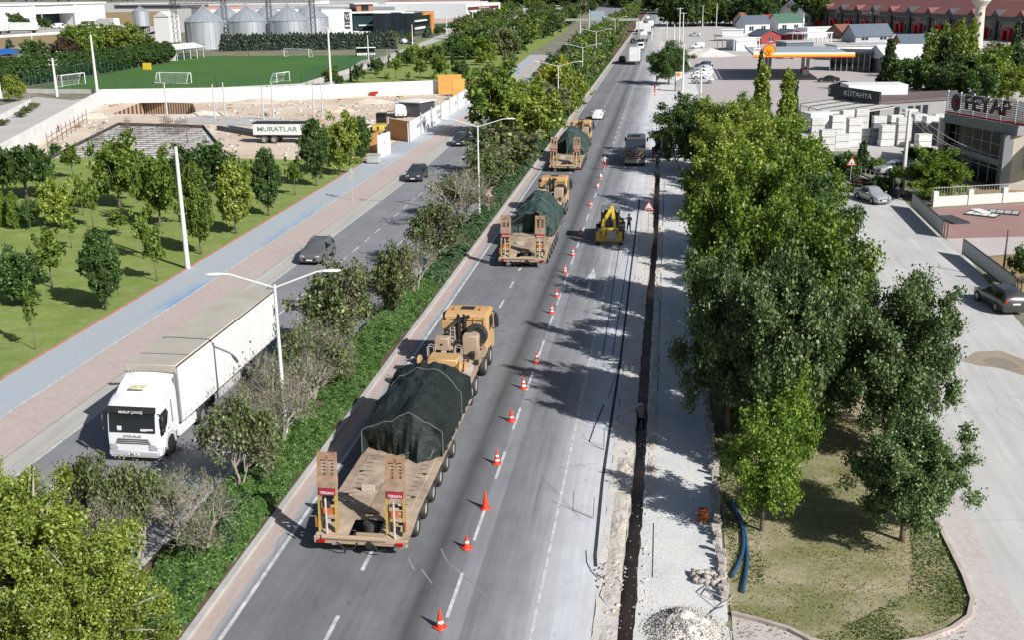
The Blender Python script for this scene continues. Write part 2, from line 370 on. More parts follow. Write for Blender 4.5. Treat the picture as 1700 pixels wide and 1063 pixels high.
def dilate(poly, k):
    cx = sum(p[0] for p in poly) / len(poly); cy = sum(p[1] for p in poly) / len(poly)
    return [(cx + (x - cx) * k, cy + (y - cy) * k) for x, y in poly]
sheet('ground', [(-2500, -60), (2500, -60), (2500, 5000), (-2500, 5000)], -0.012, M['ground'], holes=[dilate(hole, 1.02), dilate(PIT, 1.01), dilate(RB, 1.01)])
RY = [10, 30, 60, 100, 160, 240, 400, 700, 1150]
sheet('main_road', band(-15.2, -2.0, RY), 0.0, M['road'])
sheet('dusty_lane', [(-2.0, 128.5), (3.0, 128.5), (3.2, 200), (0.5, 260), (-1.5, 330), (-1.5, 900), (-2.0, 900)], 0.0, M['dust'])
LE = [(-19.6, 10), (-19.3, 30), (-18.4, 60), (-17.8, 100), (-19, 140), (-22, 180), (-26, 250), (-28, 350), (-29, 460), (-29, 600), (-30, 1100)]
LW = [(-28.6, 10), (-28.6, 60), (-28.6, 130), (-30, 180), (-31.5, 250), (-36, 340), (-38, 460), (-43, 700), (-90, 1100)]
sheet('left_carriageway', LE + LW[::-1], 0.0, M['road2'])
sheet('road_shoulder', LW[:6] + offs(LW[:6], -1.5)[::-1], 0.004, M['shoulder'])
s2 = offs(LW[:6], -1.5); s3 = [(-33.15, 10), (-33.15, 60), (-33.15, 130), (-33.4, 180), (-34.5, 250), (-38.6, 340)]
sheet('pink_pavement', s2 + s3[::-1], 0.05, M['pink'])
s4 = [(-36.4, 10), (-36.4, 60), (-36.6, 110), (-36.9, 150), (-37.4, 180), (-38.0, 250), (-41.5, 340)]
sheet('cycle_path', offs(s3, -0.12) + s4[::-1], 0.05, M['blue'])
sheet('cycle_path_line', s3 + offs(s3, -0.12)[::-1], 0.054, M['line'])
mk = MB(); mk.wall(offs(s4, -0.12), 0, 0.1, 0.24); o = mk.obj('park_kerb', mat('brick red kerb', (0.38, 0.21, 0.16), 0.9, 0.2, 1.5)); struct(o)
mk = MB(); mk.wall(s2, -0.01, 0.055, 0.16); o = mk.obj('pavement_kerb', M['grey_gutter']); struct(o)
# median
MR = [(-15.62, y) for y in RY]
sheet('median', LE[:-1] + [(-15.62, 900)] + [(-15.62, 10)], 0.10, M['soil'])
mk = MB(); mk.wall([(-15.5, y) for y in RY], -0.01, 0.13, 0.26); o = mk.obj('median_kerb', M['concrete']); struct(o)
mk = MB(); mk.wall(LE, -0.01, 0.13, 0.26); o = mk.obj('median_kerb', M['concrete']); struct(o)
sheet('kerb_pavers', band(-15.37, -14.75, RY), 0.006, M['kerb_pink'])
# road markings
def dashes(name, x, y0, n, ln, gap, wd, z=0.006):
    b = MB()
    for i in range(n):
        y = y0 + i * (ln + gap)
        jitter = rnd.uniform(-0.1, 0.1)
        b.face([(x - wd / 2, y + jitter, z), (x + wd / 2, y + jitter, z), (x + wd / 2, y + ln, z), (x - wd / 2, y + ln, z)])
    return struct(b.obj(name, M['line']))
sheet('edge_line', band(-14.42, -14.27, RY), 0.006, M['line'])
dashes('lane_line', -10.80, 30.4, 140, 1.85, 3.15, 0.15)
dashes('lane_line', -7.02, 32.6, 130, 3.0, 2.55, 0.13)
sheet('edge_line', band(-4.05, -3.93, [20, 60, 126]), 0.006, mat('faded road paint', (0.50, 0.50, 0.49), 0.8, 0.4, 2.0, world=True))
b = MB()
for y0 in (60 + 3.6 * k for k in range(40)):
    x = -25.25 - (0 if y0 < 130 else (y0 - 130) * 0.025); b.face([(x - .06, y0, .006), (x + .06, y0, .006), (x + .06, y0 + 1.8, .006), (x - .06, y0 + 1.8, .006)])
for y0 in (41 + 5.2 * k for k in range(12)):
    x = -22.1; b.face([(x - .06, y0, .006), (x + .06, y0, .006), (x + .06, y0 + 2.0, .006), (x - .06, y0 + 2.0, .006)])
struct(b.obj('lane_line', M['line']))
sheet('edge_line', offs(LW[:6], 0.12) + LW[:6][::-1], 0.008, mat('faded road paint', (0.5, 0.5, 0.49)))
# arrow painted on the lane
ax, ay = G(974, 490)
ay1 = G(974, 444)[1]; L = ay1 - ay
b = MB(); b.face([(ax - .075, ay, .008), (ax + .075, ay, .008), (ax + .1, ay + L * .62, .008), (ax - .1, ay + L * .62, .008)])
b.face([(ax - .34, ay + L * .62, .008), (ax + .34, ay + L * .62, .008), (ax, ay + L, .008)]); struct(b.obj('lane_arrow', M['line']))
b = MB()
for k in range(3):
    x = -6.35 + .55 * k; b.face([(x, 77.6, .008), (x + .22, 77.6, .008), (x + .42, 78.6, .008), (x + .2, 78.6, .008)])
struct(b.obj('hatch_marking', M['line']))
# works zone
sheet('works_screed', densify([(-2.0, 10), (-2.0, 128.5)], .6, .06, 5) + [(-1.6, 128.5)] + [(p[0], p[1]) for p in TRL[::-1] if p[1] < 126] + [(-1.75, 10)], 0.004, M['dustpath'])
sheet('dusty_pavement', [(p[0], p[1]) for p in TRR if p[1] < 126] + [(-1.6, 128.5), (2.2, 128.5), (2.05, 121), (2.4, 85), (2.68, 55), (2.66, 45), (2.6, 32), (2.6, 10), (-1.15, 10)], 0.004, M['dust'])
b = MB(); n = len(TRL)
L1 = [b.bm.verts.new((x, y, 0.004)) for x, y in TRL]; L2 = [b.bm.verts.new((x + .05, y, -1.0)) for x, y in TRL]
b.loft([L1, L2], False, close=False)
R1 = [b.bm.verts.new((x, y, 0.004)) for x, y in TRR]; R2 = [b.bm.verts.new((x - .05, y, -1.0)) for x, y in TRR]
b.loft([R1, R2], False, close=False)
b.face([(-2.3, 18, -.9), (0.4, 18, -.9), (0.4, 130, -1.0), (-2.3, 130, -1.0)])
b.face([(-1.2, 126, -1.0), (-0.4, 126, -1.0), (-0.4, 126, 0.0), (-1.2, 126, 0.0)])
struct(b.obj('trench', M['trenchwall']))
# second narrow slot beside it
def slot(pts, w_, z=0.009):
    b = MB(); b.wall(pts, z, z + 0.004, w_); return struct(b.obj('saw_cut', mat('dark saw cut', (0.035, 0.033, 0.03), 1.0, 0.3, 2.0)))
slot(pxs((989, 942), (988, 925), (1000, 800), (1016, 690), (1030, 600), (1038, 532), (1046, 460), (1054, 395), (1062, 330)), 0.13)
slot(pxs((978, 735), (986, 712), (1003, 672)), 0.06); slot(pxs((1000, 592), (1010, 532), (1020, 460), (1030, 400)), 0.05)
slot(pxs((1092, 650), (1095, 532), (1098, 440), (1103, 300)), 0.05); slot(pxs((1017, 590), (1026, 532), (1036, 470), (1044, 420)), 0.05)
slot(pxs((1083, 960), (1085, 870)), 0.04)
slot(pxs((1010, 660), (1030, 600)), 0.03); slot(pxs((951, 848), (984, 862)), 0.03); slot(pxs((978, 735), (1002, 748)), 0.02)
slot([G(991, 960), G(982, 950), G(974, 935), G(973, 915)], 0.035); slot(pxs((1001, 973), (995, 990), (1010, 1010)), 0.03)
slot(pxs((1026, 201), (1045, 202), (1070, 206), (1096, 210)), 0.10); slot(pxs((1035, 148), (1060, 150), (1090, 152)), 0.10)
def scuff(pts, w_):
    b = MB(); b.wall(pts, 0.004, 0.0055, w_); return struct(b.obj('tyre_scuff', mat('pale scuffed asphalt', (0.22, 0.22, 0.22), 0.9, 0.2, 3.0)))
scuff(pxs((678, 928), (688, 948)), .09); scuff(pxs((700, 946), (717, 970)), .07); scuff(pxs((732, 912), (742, 933), (760, 948), (790, 975), (815, 1000)), .06)
# lawn on the right with its kerb
LK = pxs((1205, 1040), (1215, 1022), (1260, 1033), (1310, 1048), (1345, 1066), (1385, 1075), (1450, 1078), (1530, 1066), (1580, 1048), (1608, 1028), (1614, 1000), (1600, 960), (1570, 900), (1545, 850), (1500, 762), (1470, 700), (1440, 640), (1400, 560), (1372, 500), (1350, 440), (1340, 380), (1345, 330))
lawn = LK + [(13.5, 128), (2.2, 128), (2.15, 121), (2.5, 85), (2.78, 55), (2.76, 45), (2.7, 33)]
sheet('lawn', lawn, 0.02, M['lawn_dry'])
b = MB(); b.wall(LK[1:], 0.0, 0.13, 0.16); struct(b.obj('lawn_kerb', mat('weathered kerb stone', (0.42, 0.36, 0.32), 0.9, 0.2, 1.0)))
sheet('brick_path', [G(1545, 850), G(1570, 900), G(1600, 960), G(1614, 1000), G(1608, 1028), G(1580, 1048), G(1530, 1066), G(1450, 1078), (6.5, 20), (13.6, 20), G(1700, 1030), G(1650, 950), G(1605, 850), G(1560, 775), G(1500, 762)], 0.008, M['brickpath'])
sheet('side_road', [(6, 10), (60, 10), (60, 62), G(1700, 545), G(1597, 414), G(1565, 394), G(1510, 342), G(1480, 310), G(1400, 290), G(1385, 330), G(1345, 330), (13, 118), (12, 95), G(1372, 500), G(1400, 560), G(1440, 640), G(1500, 762), G(1545, 850), G(1600, 960), G(1614, 1000), G(1580, 1048), G(1450, 1078), (6, 20)], 0.0, M['sideroad'])
sheet('brick_path', [(2.72, 10), (2.72, 33.4)] + LK[:8] + [(6.5, 20), (6.5, 10)], 0.012, M['brickpath'])
sheet('puddle_mud', pxs((1595, 600), (1620, 585), (1660, 583), (1705, 600), (1705, 626), (1660, 612), (1625, 608)), 0.006, dirtmat('damp mud', (0.30, 0.24, 0.18), (0.36, 0.30, 0.24), None, 0.8))
sheet('puddle', pxs((1632, 598), (1650, 594), (1680, 600), (1696, 612), (1670, 614), (1640, 606)), 0.011, mat('muddy water', (0.30, 0.25, 0.19), 0.15, 0.1, 1.0, spec=0.5))
sheet('red_paving', pxs((1540, 352), (1560, 345), (1720, 335), (1720, 392), (1570, 396), (1562, 380)), 0.006, M['redpave'])
sheet('paved_lane', pxs((1570, 396), (1720, 392), (1720, 418), (1600, 428), (1588, 412)), 0.010, M['brickpath'])
sheet('dry_verge', pxs((1634, 428), (1720, 418), (1720, 520), (1690, 500)), 0.006, M['field'])
# forecourt and yards
sheet('forecourt', [(6.0, 168), (60, 168), (60, 330), (6, 330)], 0.008, M['forecourt'])
sheet('dusty_yard', [(-3.0, 330), (10, 300), (60, 330), (62, 560), (4, 700), (-3.0, 500)], 0.004, M['lot'])
sheet('dusty_verge', [(-3.3, 190), (6, 168), (6, 330), (-3.0, 420)], 0.012, M['dust'])
sheet('yard', pxs((1330, 262), (1372, 250), (1440, 252), (1470, 285), (1500, 290), (1575, 250), (1570, 195), (1310, 215)), 0.006, M['lot'])
sheet('block_yard', [(62, 120), (160, 120), (160, 700), (62, 700)], 0.004, M['lot'])
# left: park lawn, construction lot
park = s4[:6] + pxs((625, 268), (560, 262), (300, 268), (60, 268)) + [(-90, 118), (-140, 100), (-140, 10)]
sheet('park_lawn', [(p[0] - .24, p[1]) for p in s4[:4]] + [G(655, 262), G(600, 268), G(380, 262), G(60, 262), G(-60, 300), (-150, 60), (-90, 10)], 0.03, M['lawn'])
CS = pxs((640, 262), (690, 236), (800, 148), (450, 152), (172, 150), (80, 215), (-60, 275), (60, 268), (330, 268))
sheet('construction_lot', CS, 0.02, M['earth'], holes=[PIT, RB])
sheet('left_street', pxs((-60, 285), (0, 240), (80, 212), (172, 166), (166, 158), (120, 166), (60, 160), (0, 175), (-80, 190)), 0.006, M['lot'])
sheet('football_pitch', pxs((45, 151), (500, 142), (640, 98), (585, 91), (310, 93), (130, 130)), 0.01, M['pitch'])
sheet('far_park', [G(520, 148), G(800, 148), (-38.4, 250), (-42, 340), (-46, 520), (-60, 700), (-100, 700), (-95, 400), G(640, 110)], 0.012, M['lawn'])
sheet('access_road', pxs((490, 150), (540, 150), (600, 118), (660, 96), (690, 80), (760, 58), (800, 40), (780, 38), (700, 70), (640, 92), (600, 100), (560, 124)), 0.02, M['lot'])
sheet('dry_field', pxs((0, 60), (130, 55), (260, 60), (270, 78), (230, 90), (120, 80), (0, 86)), 0.006, M['field'])
sheet('dry_field', pxs((175, 20), (290, 18), (300, 46), (176, 38)), 0.006, M['field'])
sheet('industrial_yard', [(-1200, 520), (-60, 520), (-100, 1600), (-1200, 1600)], -0.006, M['lot'])
# pits
def pit(name, poly, z, mw, mf):
    b = MB(); A = [b.bm.verts.new((x, y, 0.02)) for x, y in poly]; B = [b.bm.verts.new((x, y, z)) for x, y in poly]
    b.loft([A, B], False); b.bm.faces.new(B).material_index = 1
    return struct(b.obj(name, [mw, mf]))
def strips():
    t = NT('timber shoring'); t.b.inputs['Roughness'].default_value = 0.9
    v = t.coord((1, 1, 0.02), obj=False); w_ = t.n('TexWave'); w_.inputs['Scale'].default_value = 0.55; w_.inputs['Distortion'].default_value = 0.6; t.l(v, w_.inputs[0])
    t.color(t.ramp(w_.outputs['Fac'], [(0.35, (0.07, 0.03, 0.025)), (0.5, (0.42, 0.30, 0.20))])); return t.m
pit('excavation_pit', PIT, -3.0, strips(), M['earth'])
pit('foundation_pit', RB, -.5, mat('black membrane', (0.05, 0.048, 0.045), 0.8, 0.3, 1.0), dirtmat('blinding concrete', (0.46, 0.45, 0.43), (0.60, 0.58, 0.55), None, 0.3))
# ---------------------------------------------------------------- foliage
def leafmat(name, a, b, c=None, trans=0.25, rough=0.6, tint=None, tintamt=0.0):
    t = NT(name); nd = t.t.nodes
    g = t.n('NewGeometry'); oi = t.n('ObjectInfo')
    col = t.ramp(g.outputs['Random Per Island'], [(0.0, a), (0.6, b), (1.0, c or b)])
    v = t.coord(obj=True)
    big = t.noise(v, 2.2, 3.0); col = t.mix(1.0, col, t.ramp(big, [(0.3, 0.72), (0.7, 1.28)]), 'MULTIPLY')
    col = t.mix(1.0, col, t.ramp(oi.outputs['Random'], [(0.0, 0.82), (1.0, 1.18)]), 'MULTIPLY')
    if tint: col = t.mix(t.math('MULTIPLY', t.ramp(t.noise(v, 1.3, 2.0), [(0.52, 0.0), (0.66, 1.0)]), tintamt), col, tint)
    t.color(col); t.b.inputs['Roughness'].default_value = .45; t.b.inputs['Specular IOR Level'].default_value = 0.35
    tr = t.n('BsdfTranslucent'); t.l(t.mix(1.0, col, (1.25, 1.35, 0.6), 'MULTIPLY'), tr.inputs[0])
    mx = t.n('MixShader'); mx.inputs[0].default_value = trans
    out = nd['Material Output']; t.l(t.b.outputs[0], mx.inputs[1]); t.l(tr.outputs[0], mx.inputs[2]); t.l(mx.outputs[0], out.inputs[0])
    return t.m
LM = {
 'dark': leafmat('dark green leaves', (0.040, 0.078, 0.020), (0.062, 0.115, 0.028), (0.13, 0.20, 0.06)),
 'maple': leafmat('grey green maple leaves', (0.055, 0.098, 0.030), (0.095, 0.155, 0.046), (0.27, 0.34, 0.17), 0.2),  # leaf tones vary; palest one raised to paint in highlights on the crown
 'mid': leafmat('mid green leaves', (0.072, 0.12, 0.018), (0.125, 0.195, 0.028), (0.26, 0.34, 0.07)),
 'light': leafmat('yellow green leaves', (0.13, 0.18, 0.026), (0.23, 0.30, 0.045), (0.42, 0.47, 0.12), 0.28),
 'lime': leafmat('lime green leaves', (0.075, 0.13, 0.018), (0.13, 0.21, 0.026), (0.25, 0.34, 0.06), 0.28),
 'yellow': leafmat('yellowing leaves', (0.20, 0.22, 0.02), (0.32, 0.33, 0.04), (0.42, 0.40, 0.06), 0.3),
 'olive': leafmat('olive leaves', (0.075, 0.10, 0.035), (0.12, 0.155, 0.052), (0.22, 0.26, 0.11), 0.15, tint=(0.20, 0.165, 0.12), tintamt=0.6),
 'purple': leafmat('dark reddish leaves', (0.06, 0.035, 0.025), (0.085, 0.06, 0.035), (0.11, 0.08, 0.05), 0.15),
 'blue': leafmat('blue green needles', (0.05, 0.085, 0.06), (0.08, 0.12, 0.085), (0.11, 0.15, 0.11), 0.1),
 'conifer': leafmat('dark conifer needles', (0.03, 0.055, 0.018), (0.045, 0.08, 0.025), (0.07, 0.11, 0.04), 0.1),
 'cover': leafmat('ground cover juniper', (0.065, 0.125, 0.032), (0.10, 0.19, 0.048), (0.17, 0.28, 0.08), 0.2),
 'coverdark': leafmat('dark juniper', (0.045, 0.085, 0.036), (0.07, 0.125, 0.052), (0.12, 0.19, 0.09), 0.15),
 'grassblade': leafmat('grass blades', (0.17, 0.17, 0.07), (0.25, 0.24, 0.10), (0.42, 0.37, 0.22), 0.3),
 'greenblade': leafmat('green grass blades', (0.08, 0.13, 0.03), (0.12, 0.18, 0.045), (0.2, 0.26, 0.08), 0.3),
}
def leafquads(C, N, size, rs, aspect=1.5, jitter=0.5, flat=0.0):
    """C centres, N preferred normals -> folded-diamond leaf quads"""
    n = len(C)
    nn = N + rs.normal(0, jitter, (n, 3)); nn /= np.linalg.norm(nn, axis=1, keepdims=True) + 1e-9
    t = rs.normal(0, 1, (n, 3)); t -= (t * nn).sum(1, keepdims=True) * nn; t /= np.linalg.norm(t, axis=1, keepdims=True) + 1e-9
    b = np.cross(nn, t); s = (size * rs.uniform(0.6, 1.35, (n, 1)))
    L = t * s * aspect * 0.5; W = b * s * 0.5; fold = nn * s * 0.18
    v = np.stack([C - L, C + W * 1.0 + fold, C + L, C - W + fold], 1).reshape(-1, 3)
    f = np.arange(n * 4, dtype=np.int32).reshape(-1, 4)
    return v, f
def clumped(centres, rad, nper, size, rs, mid, aspect=1.5, shell=True, jitter=0.55):
    """leaf sprays: soft elongated clusters that point outwards along their twig"""
    K = len(centres)
    out = centres - mid; out[:, 2] += .2 * np.abs(out).max(); out /= np.linalg.norm(out, axis=1, keepdims=True) + 1e-9
    out += rs.normal(0, .45, out.shape); out /= np.linalg.norm(out, axis=1, keepdims=True) + 1e-9
    w_ = (rad / rad.mean()) ** 2 * rs.uniform(.5, 1.5, K); cnt = np.maximum(6, (nper * w_).astype(int)); idx = np.repeat(np.arange(K), cnt)
    # each spray splits into several twiglets so that the mass breaks up into small tufts
    tw = rs.randint(0, 5, len(idx)); toff = rs.normal(0, .55, (K, 5, 3))[idx, tw]
    g = rs.normal(0, .36, (len(idx), 3)); o_ = out[idx]; al = rs.uniform(-.7, 1.25, (len(idx), 1))
    C = centres[idx] + (g + toff + o_ * al * .8) * rad[idx][:, None] * .80
    N = o_ * .35 + rs.normal(0, .5, (len(idx), 3)) + np.array([0, 0, .45])
    return leafquads(C, N, size, rs, aspect, jitter)
def crown_points(kind, K, rs, lo):
    """clump centres in unit coords: radius 1, z 0..1 (total tree height)"""
    P = []
    while len(P) < K:
        if kind == 'round':
            d = rs.normal(0, 1, 3); d /= np.linalg.norm(d); r = rs.uniform(0.2, 1) ** 0.42
            k = 1.0 + 0.6 * mnoise.noise(Vector(d * 1.9) + Vector((lo * 9, K, 0)))
            p = np.array([d[0] * r * k * .8, d[1] * r * k * .8, (lo + 1) / 2 + d[2] * r * k * (1 - lo) / 2 * .86])
        elif kind == 'oval':
            z = rs.uniform(0, 1); a = rs.uniform(0, 2 * PI); prof = (math.sin(PI * (z ** 0.8)) ** 0.55) * (1.0 if z < .6 else 1.0 - (z - .6) * .5)
            r = prof * rs.uniform(0.35, 1) ** 0.5 * 0.82; p = np.array([math.cos(a) * r, math.sin(a) * r, lo + (1 - lo) * (0.04 + z * .9)])
        elif kind == 'cone':
            z = rs.uniform(0, 1) ** 1.25; a = rs.uniform(0, 2 * PI); r = (1 - z) * .85 * rs.uniform(0.3, 1) ** 0.5 + .03
            p = np.array([math.cos(a) * r, math.sin(a) * r, lo + (1 - lo) * (z * .97)])
        elif kind == 'spread':
            a = rs.uniform(0, 2 * PI); r = rs.uniform(0, 1) ** 0.55 * .85; z = lo + (1 - lo) * (0.25 + 0.6 * rs.uniform(0, 1)) * (1 - 0.45 * r * r)
            z += 0.08 * mnoise.noise(Vector((math.cos(a) * 2 * r, math.sin(a) * 2 * r, K)))
            p = np.array([math.cos(a) * r, math.sin(a) * r, z])
        if kind in ('round', 'spread'):
            hole = mnoise.noise(Vector((p[0] * 2.1 + K * .37, p[1] * 2.1, p[2] * 4.2 + lo * 30)))
            if hole < -.10 and rs.rand() < .85: continue
            if rs.rand() < .16:      # sprays that reach out of the crown
                c0 = np.array([0, 0, (lo + 1) / 2]); d0 = (p - c0) / (np.linalg.norm((p - c0) * [1, 1, 2]) + 1e-6); p = c0 + d0 * np.array([1, 1, 1]) * rs.uniform(.98, 1.18) * np.array([1, 1, 1])
                p[2] = min(1.03, max(lo * 1.15 + .04, p[2]))
        P.append(p)
    return np.array(P)
def limbs(b, targets, lo, rs, tr=0.06, vs=1.0):
    """tapered trunk with limbs to clump centres (unit coords, z scaled by vs = height/radius for round sections)"""
    top = 0.62 + 0.2 * lo
    bend = rs.uniform(-.05, .05, 2)
    pts = [(0, 0, 0), (bend[0] * .3, bend[1] * .3, lo * .5), (bend[0], bend[1], lo), (bend[0] * 1.3, bend[1] * 1.3, top)]
    b.tube([(x, y, z * vs) for x, y, z in pts], [tr * 1.25, tr, tr * .8, tr * .35], 7)
    for t in targets:
        z0 = lo * rs.uniform(.85, 1.0) + (top - lo) * rs.uniform(0, .6); k = (z0) / top
        s_ = np.array([bend[0] * k, bend[1] * k, z0]); mid = s_ * .5 + t * .5 + np.array([0, 0, -.03])
        b.tube([(q[0], q[1], q[2] * vs) for q in (s_, mid, t)], [tr * .42, tr * .26, tr * .1], 4)
TREES = {}
def tree_mesh(key, kind, leaf, seed, K, nper, size, lo=0.3, vs=2.0, crad=0.24, bark='bark', tr=0.06, nl=12, twigs=0, jit=0.55):
    """vs: height / crown radius; meshes are in units of crown radius"""
    rs = np.random.RandomState(seed)
    P = crown_points(kind, K, rs, lo); Pz = P * np.array([1, 1, vs])
    rad = rs.uniform(0.7, 1.25, K) * crad
    mid = np.array([0, 0, (lo + 1) / 2 * vs])
    v, f = clumped(Pz, rad, nper, size, rs, mid, jitter=jit)
    cm = npmesh('crown', v, f, LM[leaf])
    b = MB(); limbs(b, P[:nl], lo, rs, tr, vs)
    for i in range(twigs):
        s_ = P[rs.randint(K)] * np.array([.5, .5, .9]); e = P[rs.randint(K)] * rs.uniform(.9, 1.15); s_ = s_ * .35 + e * .65 * np.array([.8, .8, .95])
        b.tube([(s_[0], s_[1], s_[2] * vs), (e[0], e[1], e[2] * vs)], [.014, .004], 3)
    bmesh.ops.recalc_face_normals(b.bm, faces=b.bm.faces[:])
    tm = bpy.data.meshes.new('trunk'); b.bm.to_mesh(tm); b.bm.free(); tm.materials.append(M[bark])
    for p in tm.polygons: p.use_smooth = True
    TREES[key] = (cm, tm, vs)
tree_mesh('hero_maple', 'round', 'maple', 11, 190, 440, 0.034, 0.20, 2.1, 0.17, tr=0.05, nl=26, jit=0.8)
tree_mesh('hero_dark', 'round', 'maple', 12, 170, 400, 0.034, 0.24, 1.9, 0.17, tr=0.05, nl=26, jit=0.8)
tree_mesh('hero_lime', 'round', 'lime', 13, 62, 300, 0.048, 0.30, 2.2, 0.22, tr=0.045, nl=20, jit=0.8)
tree_mesh('hero_light', 'round', 'light', 14, 260, 290, 0.028, 0.12, 1.7, 0.14, tr=0.03, nl=60, twigs=200, bark='barkpale', jit=0.9)
tree_mesh('row_light', 'round', 'light', 15, 125, 290, 0.048, 0.15, 2.3, 0.2, nl=14, jit=.8)
tree_mesh('row_lime', 'round', 'lime', 16, 125, 290, 0.048, 0.15, 2.3, 0.2, nl=14, jit=.8)
tree_mesh('row_mid', 'round', 'mid', 17, 125, 290, 0.048, 0.15, 2.3, 0.2, nl=14, jit=.8)
tree_mesh('row_dark', 'round', 'dark', 18, 125, 290, 0.048, 0.15, 2.1, 0.2, nl=14, jit=.8)
tree_mesh('spire_light', 'cone', 'light', 19, 110, 90, 0.13, 0.06, 5.0, 0.26, nl=5, jit=.8)
tree_mesh('oval_dark', 'oval', 'dark', 20, 170, 110, 0.085, 0.22, 3.0, 0.19, nl=10, jit=0.8)
tree_mesh('oval_mid', 'oval', 'mid', 21, 170, 110, 0.085, 0.22, 3.0, 0.19, nl=10, jit=0.8)
tree_mesh('oval_light', 'oval', 'light', 22, 130, 85, 0.10, 0.24, 3.0, 0.2, nl=12, jit=.8)
tree_mesh('round_dark', 'round', 'dark', 23, 80, 90, 0.10, 0.2, 2.2, 0.22, nl=12, jit=.8)
tree_mesh('round_mid', 'round', 'mid', 24, 76, 90, 0.10, 0.2, 2.2, 0.22, nl=12, jit=.8)
tree_mesh('round_light', 'round', 'light', 25, 76, 85, 0.10, 0.2, 2.2, 0.22, nl=12, jit=.8)
tree_mesh('round_olive', 'round', 'olive', 26, 76, 60, 0.10, 0.16, 1.9, 0.22, nl=14, twigs=60, jit=.8)
tree_mesh('round_yellow', 'round', 'yellow', 27, 80, 85, 0.10, 0.18, 2.2, 0.22, nl=12, jit=.8)
tree_mesh('round_purple', 'round', 'purple', 28, 76, 70, 0.11, 0.2, 2.0, 0.22, nl=12, jit=.8)
tree_mesh('spread_dark', 'spread', 'dark', 29, 95, 85, 0.09, 0.3, 1.5, 0.2, nl=14, jit=.8)
tree_mesh('sapling', 'oval', 'mid', 30, 26, 22, 0.33, 0.42, 7.0, 0.38, nl=5, tr=0.09)
tree_mesh('young', 'round', 'mid', 31, 50, 34, 0.19, 0.42, 3.6, 0.28, nl=9, tr=0.07, jit=.8)
tree_mesh('cypress', 'cone', 'conifer', 32, 90, 45, 0.22, 0.02, 6.0, 0.28, nl=3)
tree_mesh('spruce', 'cone', 'conifer', 33, 140, 50, 0.13, 0.06, 3.0, 0.18, nl=6)
tree_mesh('bluespruce', 'cone', 'blue', 34, 120, 50, 0.14, 0.04, 2.8, 0.2, nl=6)
tree_mesh('median_olive', 'round', 'olive', 35, 64, 110, 0.052, 0.22, 1.7, 0.18, nl=40, twigs=420, jit=0.9)
tree_mesh('topiary', 'oval', 'lime', 36, 160, 60, 0.11, 0.0, 4.0, 0.22, nl=1)
# dry twiggy shrub: recursive branching with sparse leaves
def twig_mesh(key, seed, leaf, nleaf, size, depth=5, spread=0.5):
    rs = np.random.RandomState(seed); b = MB(); tips = []
    def grow(p, d, L, r, k):
        q = p + d * L + np.array([0, 0, .02 * L]); midp = (p + q) / 2 + rs.normal(0, .05 * L, 3)
        b.tube([p, midp, q], [r, r * .8, r * .6], 4 if k < 2 else 3)
        if k >= depth: tips.append(q); return
        for i in range(rs.randint(3, 5) if k < 3 else rs.randint(2, 4)):
            nd = d + rs.normal(0, spread, 3); nd[2] = nd[2] * .8 + .12; nd /= np.linalg.norm(nd)
            grow(q - d * L * rs.uniform(0, .35), nd, L * rs.uniform(.62, .85), r * .58, k + 1)
    for s_ in range(3): grow(np.array([0, 0, 0.0]), np.array([rs.uniform(-.45, .45), rs.uniform(-.45, .45), 1.0]), .5, .04, 0)
    tips = np.array(tips); ext = max(np.abs(tips[:, :2]).max(), .1); tips /= ext
    for vv in b.bm.verts: vv.co /= ext
    tm = bpy.data.meshes.new('trunk'); b.bm.to_mesh(tm); b.bm.free(); tm.materials.append(M['barkpale'])
    sel = tips[rs.randint(0, len(tips), nleaf)] + rs.normal(0, .05, (nleaf, 3))
    v, f = leafquads(sel, np.tile([0, 0, 1.0], (nleaf, 1)), size, rs, 1.6, .8)
    TREES[key] = (npmesh('crown', v, f, LM[leaf]), tm, float(tips[:, 2].max()))
twig_mesh('twig_a', 41, 'olive', 2600, 0.045, 6, .42); twig_mesh('twig_b', 42, 'olive', 5200, 0.048, 6, .46); twig_mesh('twig_bare', 43, 'olive', 700, 0.04, 6, .45)

def tree(key, loc, h, r, label, group=None, name='tree', rz=None, lean=(0, 0)):
    cm, tm, vs = TREES[key]
    t = thing(name, label, 'tree' if name != 'shrub' else 'shrub', loc, rnd.uniform(0, 6.28) if rz is None else rz, group)
    s_ = (r, r, h / vs)
    if lean != (0, 0): t.rotation_euler = (lean[0], lean[1], 0)
    linkmesh('trunk', tm, t, sc_=s_); linkmesh('crown', cm, t, sc_=s_)
    return t
def ptree(key, bx, by, topy, wpx, label, group=None, name='tree', topx=None, kr=1.0, kh=1.0):
    q = G(bx, by); r = WD(bx, by, wpx) / 2; cy = by + (topy - by) * .5
    # the crown's far side rises above its axis in this steep view: take r into account
    tx = bx if topx is None else topx
    h = HT(bx, by, tx, topy); pitch = math.atan2(H, q[1]); h = max(1.2, h - r * 0.45 * math.tan(pitch))
    return tree(key, (q[0], q[1], 0.0), h * kh, r * kr, label, group, name)
